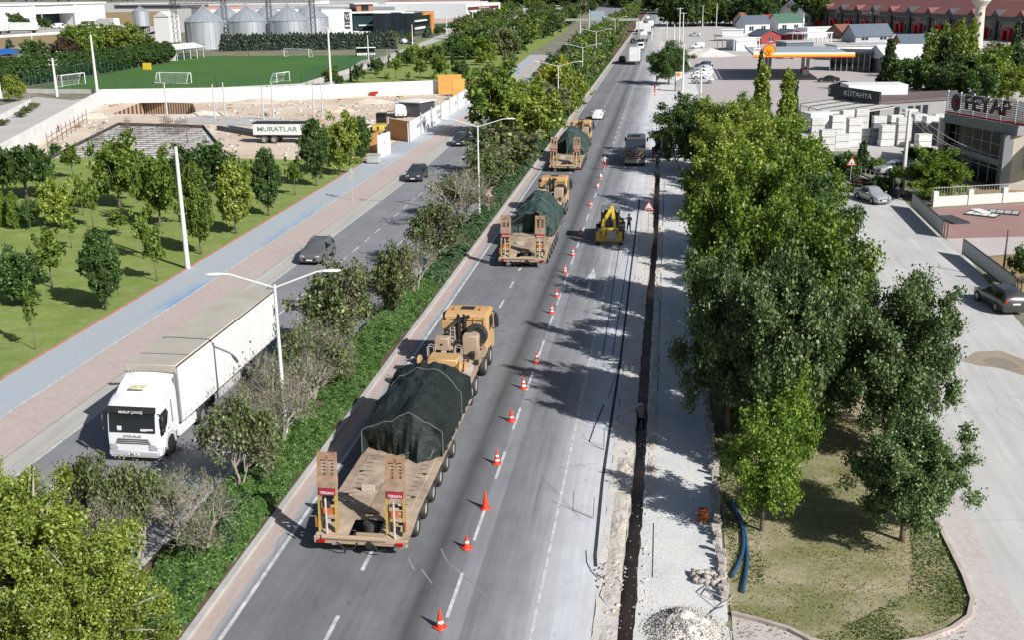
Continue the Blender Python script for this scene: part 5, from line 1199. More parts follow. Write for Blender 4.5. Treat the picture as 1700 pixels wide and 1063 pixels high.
    for y in (16.1, 17.5, 20.7, 22.4):
        for sg in (-1, 1):
            wheel(T, ox + sg * 1.08, y, .58, .42, sg, rimcol=dustrim)
            q = MB(); q.b2(ox + sg * .85, ox + sg * 1.3, y - .65, y + .65, 1.24, 1.30, bev=.02); q.obj('mudguard', sand, T)
    # cab
    b = MB(); cw = 1.24
    prof = [(21.5, 1.2), (21.5, 3.15), (21.7, 3.32), (23.2, 3.34), (23.7, 3.2), (24.0, 2.3), (24.1, 1.5), (24.15, .75), (22.9, .75), (22.9, 1.2)]
    rings = [[b.bm.verts.new((ox + x, (22.8 + (y - 22.8) * k), z if z < 3.1 else 3.1 + (z - 3.1) * k2)) for y, z in prof] for x, k, k2 in ((-cw, .93, .1), (-cw * .93, .99, .85), (0, 1, 1), (cw * .93, .99, .85), (cw, .93, .1))]
    b.loft(rings, True); b.obj('cab', tan, T, True)
    b = MB()
    for z in (1.5, 2.0, 2.5, 2.95): b.b2(ox - 1.05, ox + 1.05, 21.44, 21.5, z, z + .05)
    for xx in (-1.05, -.5, 0, .5, 1.05): b.b2(ox + xx - .03, ox + xx + .03, 21.45, 21.5, 1.4, 3.1)
    b.obj('cab_ribs', tan, T)
    b = MB(); b.box((ox, 22.6, 3.36), (.75, .5, .06), bev=.02); b.obj('roof_hatch', M['trim'], T)
    for xx in (-.75, .75): b = MB(); b.cyl((ox + xx, 22.35, 3.33), (ox + xx, 22.35, 3.48), .09, .05, n=10); b.obj('beacon', ora, T, True)
    for sg in (-1, 1):
        b = MB(); b.box((ox + sg * 1.5, 23.3, 2.45), (.26, .16, .85), bev=.06); b.tube([(ox + sg * 1.2, 23.4, 3.0), (ox + sg * 1.5, 23.3, 2.9)], .03); b.tube([(ox + sg * 1.2, 23.4, 1.9), (ox + sg * 1.5, 23.3, 2.0)], .03); b.obj('wing_mirror', M['trim'], T, True)
        b = MB(); b.prism([P(ox + sg * 1.235, 22.3, 2.1), P(ox + sg * 1.235, 23.5, 2.1), P(ox + sg * 1.235, 23.3, 2.9), P(ox + sg * 1.235, 22.3, 2.95)], (sg * .02, 0, 0)); b.obj('side_window', M['glass'], T)
    b = MB(); b.prism([P(ox - 1.1, 24.02, 2.0), P(ox + 1.1, 24.02, 2.0), P(ox + 1.1, 23.75, 2.95), P(ox - 1.1, 23.75, 2.95)], (0, .03, .01)); b.obj('windscreen', M['glass'], T)
    # equipment behind the cab
    b = MB()
    for xx in (-.3, 0.02): b.cyl((ox + xx, 21.15, 1.5), (ox + xx, 21.15, 3.25), .13, n=14); b.cyl((ox + xx, 21.15, 3.25), (ox + xx, 21.0, 3.4), .08, n=10)
    b.obj('exhaust_stack', M['trim'], T, True)
    b = MB(); b.cyl((ox - .55, 20.9, 2.2), (ox - 1.0, 20.5, 2.1), .27, n=14); b.tube([(ox - .9, 20.8, 2.5), (ox - .5, 21.1, 2.9), (ox - .1, 21.2, 3.1), (ox + .3, 21.1, 3.3)], .11, 8); b.obj('air_duct', M['black'], T, True)
    b = MB()
    for i in range(4):
        for sx_ in (-.6, -.35): b.tube([(ox + sx_, 20.2 + i * .02, 1.2), (ox + sx_, 20.2, 2.9)], .025, 5)
        b.b2(ox - .6, ox - .35, 20.17, 20.23, 1.5 + i * .4, 1.54 + i * .4)
    b.tube([(ox - .9, 20.0, 2.2), (ox + .3, 20.0, 2.2)], .04, 6); b.obj('pipe_frame', pale, T)
    sp = MB(); r = .60
    rings = [[sp.bm.verts.new((ox + .72 + rr * math.cos(a), 20.95 + yy, 2.25 + rr * math.sin(a))) for a in [2 * PI * i / 24 for i in range(24)]] for rr, yy in ((.3, -.16), (.55, -.2), (.62, -.12), (.62, .12), (.55, .2), (.3, .16))]
    sp.loft(rings, False)
    for i in range(24): a = 2 * PI * i / 24; sp.box((ox + .72 + .62 * math.cos(a), 20.95, 2.25 + .62 * math.sin(a)), (.05, .3, .05))
    so_ = sp.obj('spare_wheel', M['black'], T, True); q = MB(); q.cyl((ox + .72, 20.85, 2.25), (ox + .72, 21.0, 2.25), .33, n=18); q.obj('rim', dustrim, so_)
    def bx(name, x0, x1, y0, y1, z0, z1, m_=tan, bev=.05): q = MB(); q.b2(ox + x0, ox + x1, y0, y1, z0, z1, bev=bev); return q.obj(name, m_, T, True)
    o_ = bx('equipment_box', -1.25, -.45, 18.9, 19.5, 1.95, 2.65, sand); q = MB(); q.cyl((ox - .85, 18.88, 2.3), (ox - .85, 18.9, 2.3), .07, n=12); q.obj('cap', M['steel'], o_)
    bx('equipment_box', .28, 1.12, 19.0, 19.7, 1.7, 2.8, sand); bx('equipment_box', -1.3, -.5, 21.2, 21.45, 2.5, 2.95, tan, .02)
    bx('winch_box', -1.1, .5, 16.3, 17.5, 1.85, 2.35, tan, .06); bx('winch_box', -.2, .9, 17.6, 18.4, 1.25, 1.7, tan, .05)
    q = MB(); q.cyl((ox + .5, 16.4, 1.9), (ox + .95, 16.4, 1.9), .28, n=16); q.cyl((ox + .62, 16.4, 1.9), (ox + .66, 16.4, 1.9), .38, n=18); q.cyl((ox + .9, 16.4, 1.9), (ox + .94, 16.4, 1.9), .38, n=18); q.obj('winch_drum', tan, T, True)
    q = MB(); q.cyl((-1.6, 17.6, 1.75), (-1.45, 17.6, 1.75), .36, n=20); q.cyl((-1.62, 17.6, 1.75), (-1.43, 17.6, 1.75), .12, n=12)
    q.obj('cable_drum', tan, T, True)
    for x0 in (-1.3, .15):
        q = MB()
        for yy in (17.4, 17.75): q.tube([(ox + x0, yy, 1.3), (ox + x0, yy, 2.65), (ox + x0 + .1, yy + .02, 2.7), (ox + x0 + .35, yy, 2.65), (ox + x0 + .35, yy, 1.3)], .022, 5)
        q.obj('guard_rail', pale, T)
    q = MB()
    rr = random.Random(5)
    for k in range(46):
        x = ox + rr.uniform(-1.1, 1.15); y = rr.uniform(17.6, 21.2); z = rr.uniform(1.25, 2.0)
        q.box((x, y, z), (rr.uniform(.06, .3), rr.uniform(.06, .3), rr.uniform(.06, .3)), bev=.01, mi=rr.choice([0, 0, 1, 2, 3]))
    for k in range(12):
        x = ox + rr.uniform(-1, 1); y = rr.uniform(17.8, 20.8); q.tube([(x, y, 1.3), (x + rr.uniform(-.2, .2), y + rr.uniform(-.3, .3), 1.9), (x + rr.uniform(-.5, .5), y + rr.uniform(-.5, .5), 1.5)], .02, 5, mi=rr.choice([0, 1]))
    q.obj('machinery', [M['steel'], M['trim'], sand, pale], T)['kind'] = 'stuff'
    return T
def tarp(loc, label, seed, L=8.7, rear_fold=1, col=(0.028, 0.045, 0.038)):
    """draped tarpaulin over a tank, origin at rear centre on the deck"""
    rs = random.Random(seed); m_ = MATS.get('green tarpaulin %d' % seed)
    t = NT('green tarpaulin %d' % seed); v = t.coord(); t.b.inputs['Roughness'].default_value = .62; t.b.inputs['Specular IOR Level'].default_value = .35
    t.color(t.mix(1.0, t.ramp(t.noise(v, .7, 4.0), [(.3, [c * .7 for c in col]), (.7, [c * 1.5 for c in col])]), t.ramp(t.noise(v, 6, 5.0, .7), [(.3, .85), (.7, 1.15)]), 'MULTIPLY'))
    w1 = t.noise(t.coord((1, .35, 1)), 2.2, 5.0, .6); t.bump(w1, 1.0, .2); m_ = t.m
    NU, NV = 72, 56
    XS = (-1.80, -1.80, -1.15, -.35, .35, 1.10, 1.78, 1.80)
    if rear_fold == 1: ROWS = ((0.25, (0, 1.10, 1.38, 1.62, 1.95, 1.5, 1.08, 0)), (1.1, (0, 1.15, 1.5, 1.7, 2.1, 1.75, 1.12, 0)), (2.2, (0, 1.2, 1.85, 2.15, 2.1, 1.85, 1.2, 0)), (4.6, (0, 1.3, 2.0, 2.38, 2.42, 2.05, 1.35, 0)), (5.9, (0, 1.4, 1.95, 2.2, 2.25, 2.0, 1.5, 0)), (6.8, (0, 1.45, 1.75, 1.9, 1.9, 1.75, 1.4, 0)), (L, (0, 1.15, 1.3, 1.35, 1.35, 1.3, 1.1, 0)))
    elif rear_fold == 2: ROWS = ((0.3, (0, .95, 1.35, 1.75, 2.05, 1.7, 1.0, 0)), (2.0, (0, 1.0, 1.75, 2.3, 2.4, 1.9, 1.1, 0)), (4.5, (0, 1.1, 2.0, 2.75, 2.7, 2.1, 1.2, 0)), (6.5, (0, 1.1, 1.9, 2.5, 2.5, 2.0, 1.2, 0)), (L, (0, .9, 1.2, 1.4, 1.4, 1.2, .9, 0)))
    else: ROWS = ((0.3, (0, .95, 1.5, 1.9, 1.8, 1.5, 1.0, 0)), (2.0, (0, 1.0, 1.85, 2.5, 2.3, 1.8, 1.1, 0)), (4.5, (0, 1.1, 2.1, 2.8, 2.7, 2.1, 1.2, 0)), (6.5, (0, 1.1, 1.9, 2.5, 2.4, 2.0, 1.2, 0)), (L, (0, .9, 1.2, 1.4, 1.4, 1.2, .9, 0)))
    def sm(t_): return t_ + .35 * (t_ * t_ * (3 - 2 * t_) - t_)
    SV = (0, .16, .30, .45, .58, .72, .85, 1.0)
    V = np.zeros((NU + 1, NV + 1, 3))
    for i in range(NU + 1):
        yy = ROWS[0][0] + (ROWS[-1][0] - ROWS[0][0]) * i / NU
        for r0, r1 in zip(ROWS, ROWS[1:]):
            if yy <= r1[0] + 1e-6: ty = sm((yy - r0[0]) / (r1[0] - r0[0])); Z = [p + (q_ - p) * ty for p, q_ in zip(r0[1], r1[1])]; break
        for j in range(NV + 1):
            v_ = j / NV
            for k in range(7):
                if v_ <= SV[k + 1] + 1e-9: tx = (v_ - SV[k]) / (SV[k + 1] - SV[k]); x = XS[k] + (XS[k + 1] - XS[k]) * tx; z = Z[k] + (Z[k + 1] - Z[k]) * sm(tx); break
            side = max(0, 1 - min(v_, 1 - v_) / .16)       # 1 at the hem, 0 at the shoulder
            big = mnoise.noise(Vector((x * .9 + seed * 3, yy * .55, 1.0))); fine_ = mnoise.noise(Vector((x * 2.6 + yy * .8, yy * 1.4 - x, seed)))
            ridge = 1 - abs(mnoise.noise(Vector((x * 1.3 + yy * .5, yy * .8 - x * .4, seed + 4)))) * 3
            z += (big * .24 + fine_ * .09 + .09 * max(0, ridge)) * (1 - side) * min(1, z)
            x += math.copysign(1, x) * side * (.05 * math.sin(yy * 7 + seed) + .04 * math.sin(yy * 13)) + .05 * mnoise.noise(Vector((yy * 1.5, z * 2, seed)))
            V[i, j] = (x, yy + .06 * big, max(0, z))
    b = MB(); bv = [b.bm.verts.new(p) for p in map(tuple, V.reshape(-1, 3))]
    for i in range(NU):
        for j in range(NV): p = i * (NV + 1) + j; b.bm.faces.new((bv[p], bv[p + 1], bv[p + NV + 2], bv[p + NV + 1]))
    n0 = [bv[j] for j in range(NV + 1)]; rows = [n0]; NR = 12
    def foot(x):
        if rear_fold == 1: return -.62 + (.9 - x) * .62 if x < .9 else -.62 + (x - .9) * 1.0
        if rear_fold == 2: return 1.6 - .25 * abs(x) if x < .55 else .0
        return 1.5 if x < -.5 else .1 - .2 * x
    for r in range(1, NR + 1):
        t_ = r / NR; row = []
        for j in range(NV + 1):
            x, y, z = V[0, j]; fy = foot(x); k = min(1, z / 1.0)
            wob = (.07 * math.sin(x * 9 + t_ * 4) + .05 * math.sin(x * 21)) * t_ + .14 * mnoise.noise(Vector((x * 1.6, t_ * 2.5, seed + 2)))
            tt = t_ if rear_fold == 1 else min(1, t_ * 2.2)
            row.append(b.bm.verts.new((x * (1 - .04 * t_), y + (fy - y) * (tt if abs(x) < 1.79 else t_) * k + wob * k, z * (1 - t_))))
        rows.append(row)
    for A, B in zip(rows, rows[1:]):
        for j in range(NV):
            try: b.bm.faces.new((A[j], A[j + 1], B[j + 1], B[j]))
            except ValueError: pass
    n1 = [bv[NU * (NV + 1) + j] for j in range(NV + 1)]
    bot = [b.bm.verts.new((v_.co.x, v_.co.y + .25, 0.0)) for v_ in n1]
    for j in range(NV): b.bm.faces.new((n1[j], bot[j], bot[j + 1], n1[j + 1]))
    T = thing('tarpaulin_load', label, 'covered load', loc, 0, 'tarpaulin covered loads on the transporters')
    o = b.obj('tarpaulin', m_, T, True)
    # lashing ropes lying on the cloth
    rope = mat('pale rope', (.22, .23, .20), .9)
    for u in ((.0, .66) if rear_fold == 1 else (.0, .35)):
        r_ = MB(); i = int(u * NU); pts = [tuple(Vector(V[i, j]) + Vector((math.copysign(.02, V[i, j][0]), -.01, .02))) for j in range(0, NV + 1, 1)]
        r_.tube(pts, .013, 4); r_.obj('lashing_rope', rope, T)
    r_ = MB(); r_.tube([(-1.4, -.05, .1), (-.4, -.2, .06), (.5, -.1, .3), (1.3, -.25, .08), (1.5, .2, .5)], .016, 5)
    r_.obj('lashing_rope', rope, T)
    return T
for k, (dx, dy, lb, lb2, rf_, Lk) in enumerate(((0, 0, 'nearest sand coloured tank transporter with upright rear ramps', 'dark green tarpaulin load on the nearest transporter with loose folded rear flap', 1, 8.7), (.45, 44.8, 'middle tank transporter beside the yellow backhoe loader', 'green tarpaulin load with a dark open rear on the middle transporter', 2, 8.2), (-.35, 89.5, 'farthest tank transporter level with the lorry on the works side', 'rounded green tarpaulin load on the farthest transporter', 3, 8.0))):
    transporter((-11.1 + dx, 36.3 + dy), lb)
    tarp((-11.1 + dx, 42.7 + dy + (.5 if k == 0 else 0), 1.09), lb2, k + 1, Lk - (1.3 if k == 0 else 0), rf_, (0.013, 0.0195, 0.0185) if k == 0 else (0.032, 0.056, 0.050))
# ---------------------------------------------------------------- more vehicles
def simple_wheels(T, ys, xs, r, w_=.28):
    for y in ys:
        for sg in (-1, 1): wheel(T, sg * xs, y, r, w_, sg)
def box_lorry(label, loc, colbox, L=8.0, h=3.8, rz=0.0, cabcol=None, group=None, wid=2.5, open_top=False, scale=1.0):
    T = thing('box_lorry', label, 'lorry', loc, rz, group); T.scale = (scale,) * 3; hw = wid / 2
    b = MB()
    if open_top:
        b.b2(-hw, hw, 0, L, 1.0, 1.1); b.b2(-hw, -hw + .06, 0, L, 1.1, 2.0); b.b2(hw - .06, hw, 0, L, 1.1, 2.0); b.b2(-hw, hw, 0, .06, 1.1, 2.0)
    else: b.b2(-hw, hw, 0, L, .95, h, bev=.03)
    b.obj('cargo_box', colbox, T)
    b = MB(); b.b2(-.01, .01, -.012, -.004, 1.0, h - .08); b.b2(-hw + .05, hw - .05, -.02, -.006, .95, 1.06); b.b2(-hw + .25, -hw + .29, -.03, -.006, 1, h - .1); b.b2(hw - .29, hw - .25, -.03, -.006, 1, h - .1); b.obj('door_bar', mat('grey door bar', (.35, .35, .35), .5), T)
    b = MB(); b.b2(-hw + .1, hw - .1, 0, .12, .5, .62); b.b2(-.4, .4, .1, L + 1, .6, .95); b.obj('chassis', M['steel'], T)
    for sg in (-1, 1): b = MB(); b.box((sg * (hw - .25), -.03, .7), (.35, .06, .16)); b.obj('tail_light', M['taillamp'], T)
    b = MB(); b.b2(-1.1, 1.1, L + .2, L + 2.2, .7, 2.7, bev=.18); b.obj('cab', cabcol or M['white'], T, True)
    b = MB(); b.b2(-1.0, 1.0, L + 2.15, L + 2.22, 1.6, 2.4); b.obj('windscreen', M['glass'], T)
    for sg in (-1, 1): b = MB(); b.box((sg * 1.32, L + 1.9, 1.9), (.16, .1, .45), bev=.03); b.obj('wing_mirror', M['trim'], T)
    simple_wheels(T, (1.6, L + 1.2), hw - .2, .5, .36); return T
wb = mat('white box panel', (0.70, 0.71, 0.70), .5, .05, .7, dirt=(.4, .38, .34), dirtamt=.35)
q = G(1053, 107); box_lorry('tall white box lorry in the queue seen from behind', (-8.85, q[1] - 1), wb, 9, 4.2, wid=2.75)
q = G(1066, 69); box_lorry('grey open flatbed lorry ahead of the white van', (-9.3, q[1]), mat('grey flatbed', (.35, .34, .32)), 7, 3.2, wid=2.7, open_top=True, scale=1.2)
q = G(1071, 57); box_lorry('white box lorry ahead of the grey flatbed', (-9.0, q[1]), wb, 7, 3.6, scale=1.2)
q = G(1062, 53); box_lorry('white box lorry in the lane by the reservation', (-12.7, q[1]), wb, 7, 3.6, scale=1.2)
q = G(1078, 47); box_lorry('grey white lorry farthest along the outer lane', (-8.6, q[1]), wb, 7, 3.2, open_top=True, scale=1.2)
for px, py, lb in ((842, 41, 'white lorry parked at the left of the long white hall'), (888 - 10, 40, 'white lorry cab beside the industrial gate')):
    q = G(px - 30, py - 2); box_lorry(lb, q, wb, 7, 3.6, PI + .4, scale=1.3)
q = G(728, 38); box_lorry('yellow lorry parked before the hall', q, mat('yellow lorry paint', (.6, .5, .08)), 5, 3.2, PI, mat('yellow lorry paint', (.6, .5, .08)), scale=1.1)
q = G(752, 38); box_lorry('white lorry beside the yellow lorry', q, wb, 5, 3.4, PI, scale=1.1)
for px, py, lb in ((5, 56, 'white articulated truck at the left hall'), (62, 54, 'white tipper body truck parked by the left hall'), (195, 46, 'white lorry beside the small silo')):
    q = G(px, py); box_lorry(lb, q, wb, 9, 3.4, PI / 2 + (.1 if px < 100 else -.4), scale=1.5)
# dump truck on the works side (rear view)
def dump_truck():
    T = thing('dump_truck', 'old tipper lorry with slatted tailgate and dark cover standing at the works', 'lorry', (-3.6, 130.3))
    wood = mat('weathered body boards', (.17, .15, .13), .8, .2, 2.0, dirt=(.08, .07, .06), dirtamt=.5)
    b = MB()
    for k in range(6): b.b2(-1.2, 1.2, -.03, .05, 1.05 + k * .21, 1.19 + k * .21)
    for x in (-1.18, -.4, .4, 1.18): b.b2(x - .05, x + .05, -.07, .0, .98, 2.35)
    b.obj('tailgate', wood, T)
    b = MB(); b.b2(-1.22, 1.22, 0, 5.4, .95, 1.05)
    for sg in (-1, 1): b.b2(sg * 1.17, sg * 1.22, .05, 5.4, 1.05, 2.3)
    b.b2(-1.2, 1.2, 5.35, 5.42, 1.05, 2.7); b.obj('tipper_body', wood, T)
    b = MB(); b.prism([Vector((-1.15, .3, 1.9)), Vector((1.15, .3, 1.9)), Vector((1.15, 5.3, 2.55)), Vector((-1.15, 5.3, 2.55))], (0, 0, .06)); b.obj('body_cover', mat('dark blue tarpaulin', (.025, .03, .045), .6, .3, 1.5, bump=.3), T)
    b = MB(); b.b2(-1.1, 1.1, 5.6, 7.4, .8, 3.0, bev=.15); b.obj('cab', PC('dark cab paint', (.04, .045, .06)), T, True)
    b = MB(); b.b2(-.45, -.02, -.06, -.02, 1.25, 1.5); b.obj('warning_plate', M['red'], T)
    b = MB(); b.b2(-1.15, 1.15, -.02, .1, .45, .9); b.obj('under_run_bar', mat('pale dusty bar', (.4, .38, .33)), T)
    for sg in (-1, 1): b = MB(); b.box((sg * 1.35, 6.9, 2.3), (.2, .1, .5), bev=.03); b.obj('wing_mirror', M['trim'], T)
    b = MB(); b.b2(-.4, .4, .2, 7, .6, .95); b.obj('chassis', M['steel'], T)
    simple_wheels(T, (1.0, 2.2, 6.4), 1.0, .48, .4)
dump_truck()
yl = paint('backhoe yellow paint', (0.62, 0.42, 0.02), .45, 0, .3)
def backhoe(loc, label, col, mini=False, rz=0.0):
    T = thing('backhoe_loader', label, 'backhoe', loc, rz)
    b = MB(); b.b2(-1.12, 1.12, .0, .22, .28, .62, bev=.03); b.b2(-1.1, -.72, -.02, .25, .62, 1.15, bev=.03); b.b2(.72, 1.1, -.02, .25, .62, 1.15, bev=.03); b.b2(-.7, .7, .05, .2, .62, .95); b.obj('stabiliser_frame', col, T, True)
    for sg in (-1, 1): b = MB(); b.cyl((sg * .98, .1, .1), (sg * .98, .1, 1.5), .08, n=10); b.box((sg * .98, .1, .06), (.4, .4, .08)); b.obj('stabiliser_leg', M['steel'], T)
    b = MB(); b.b2(-.62, .62, 1.1, 3.9, .8, 1.25, bev=.08); b.b2(-.55, .55, 2.9, 4.7, 1.0, 1.75, bev=.1); b.obj('body', col, T, True)
    b = MB(); b.b2(-.78, .78, 1.0, 2.8, 2.72, 2.84, bev=.04); b.obj('cab_roof', mat('dusty cab roof', (.10, .10, .11), .6, .2, dirt=(.4, .38, .34), dirtamt=.5), T, True)
    b = MB()
    for x in (-.72, .72):
        for y in (1.05, 1.9, 2.75): b.b2(x - .04, x + .04, y - .04, y + .04, 1.2, 2.73)
    b.obj('cab_frame', M['trim'], T)
    b = MB(); b.b2(-.72, .72, 1.06, 1.09, 1.3, 2.7); b.b2(-.72, .72, 2.72, 2.75, 1.3, 2.7); b.b2(-.745, -.725, 1.1, 2.7, 1.3, 2.7); b.b2(.725, .745, 1.1, 2.7, 1.3, 2.7); b.obj('cab_glass', M['glass'], T)
    def arm(name, pts, w_, hs, par=T):
        q = MB(); rings = []
        for i, p in enumerate(pts):
            a = Vector(pts[max(0, i - 1)]); c_ = Vector(pts[min(len(pts) - 1, i + 1)]); d = (c_ - a).normalized(); n = Vector((1, 0, 0)); u = d.cross(n).normalized(); n = u.cross(d).normalized()
            rings.append([q.bm.verts.new(Vector(p) + n * sx_ * w_ / 2 + u * sz_ * hs[i] / 2) for sx_, sz_ in ((-1, -1), (1, -1), (1, 1), (-1, 1))])
        q.loft(rings, True); return q.obj(name, col, par)
    if not mini:
        arm('boom', [(-.35, -.15, .75), (-.5, -.35, 1.5), (-.42, -.45, 2.1), (.05, -.30, 2.9), (.3, -.2, 3.2)], .26, [.3, .4, .42, .36, .22])
        d_ = arm('dipper', [(.22, -.2, 3.35), (.36, -.4, 2.7), (.5, -.6, 1.6), (.55, -.62, 1.2)], .24, [.2, .38, .3, .2])
        b = MB(); b.cyl((.12, -.5, 2.75), (.34, -.72, 1.9), .05, n=8); b.obj('hydraulic_ram', M['steel'], d_)
        b = MB(); P = [(-.25, -.95, 1.35), (.1, -1.0, .75), (.35, -.6, .55), (.5, -.2, .75)]; b.prism([Vector((-.1, y, z)) for _, y, z in ((0, -.9, 1.4), (0, -1.05, .9), (0, -.75, .55), (0, -.35, .55), (0, -.25, .9), (0, -.4, 1.3))], (.75, 0, 0))
        b.obj('bucket', mat('worn bucket steel', (.30, .29, .27), .6, .3, 3.0), T)
    else:
        arm('boom', [(0, -.1, .9), (0, -.5, 2.1), (0, -.2, 3.1)], .22, [.3, .34, .2]); arm('dipper', [(0, -.2, 3.15), (0, -.7, 1.6)], .2, [.3, .2])
    b = MB(); b.prism([Vector((-1.15, y, z)) for y, z in ((5.3, .25), (5.9, .2), (5.6, .75), (5.3, .9), (5.1, .6))], (2.3, 0, 0)); b.obj('loader_shovel', col, T)
    for sg in (-1, 1): b = MB(); b.tube([(sg * .7, 3.2, 1.4), (sg * .85, 4.4, 1.1), (sg * .85, 5.2, .6)], .09, 6); b.obj('loader_arm', col, T)
    for sg in (-1, 1): wheel(T, sg * .95, 1.7, .72, .46, sg, rimcol=yl); wheel(T, sg * .9, 4.1, .5, .36, sg, rimcol=yl)
    for sg in (-1, 1): b = MB(); b.box((sg * .6, 1.0, 2.65), (.2, .1, .14), bev=.02); b.obj('work_lamp', M['headlamp'], T)
    return T
backhoe((-4.45, 89.6), 'yellow backhoe loader with folded digging arm beside the trench', yl)
backhoe((-.5, 135.2), 'dark digger straddling the far end of the trench', PC('dark machine paint', (.03, .03, .032)), True)
# building site machines
def site_truck():
    q = G(425, 236); T = thing('tipper_truck', 'white tipper truck with green side lettering on the building site', 'truck', (q[0], q[1]), -PI / 2 + .03)
    # local y forward = +x world; body from y=0
    b = MB(); b.b2(-1.25, 1.25, .1, 7.6, 1.2, 2.75, bev=.05); b.obj('tipper_body', wb, T, True)
    b = MB(); b.b2(-1.28, 1.28, 0, 7.7, 2.75, 2.86); b.obj('body_rim', M['trim'], T)
    text('lettering', 'MURATLAR', .9, mat('green lettering', (.10, .22, .18)), T, (1.27, 3.6, 2.0), (PI / 2, 0, PI / 2), .01, sx=1.25)
    b = MB(); b.b2(-1.15, 1.15, 8.0, 9.8, .8, 2.9, bev=.15); b.obj('cab', tan, T, True)
    b = MB(); b.b2(-1.16, 1.16, 8.5, 9.4, 1.8, 2.5); b.b2(-1, 1, 9.75, 9.82, 1.8, 2.6); b.obj('cab_window', M['glass'], T)
    b = MB(); b.b2(-.4, .4, .2, 9.6, .7, 1.2); b.obj('chassis', M['steel'], T); simple_wheels(T, (1.6, 3.0, 8.8, 7.0), 1.0, .55, .4)
site_truck()
def telehandler():
    q = G(634, 222); T = thing('telescopic_loader', 'yellow and black site loader in front of the brown hoarding', 'loader', (q[0], q[1]), PI + .1)
    b = MB(); b.b2(-.9, .9, .4, 3.2, .8, 1.7, bev=.25, seg=2); b.obj('bonnet', yl, T, True)
    b = MB(); b.b2(-.75, .75, -1.4, .3, 1.2, 2.9, bev=.12); b.obj('cab', M['glass'], T, True)
    b = MB(); b.b2(-.8, .8, -1.45, .35, 2.9, 3.0, bev=.04); b.obj('cab_roof', M['trim'], T)
    for y in (-1.2, 2.2):
        for sg in (-1, 1): wheel(T, sg * 1.0, y, .68, .5, sg)
    b = MB(); b.b2(-.1, .1, 3.2, 3.3, 1.0, 1.5); b.obj('grille', M['trim'], T)
telehandler()
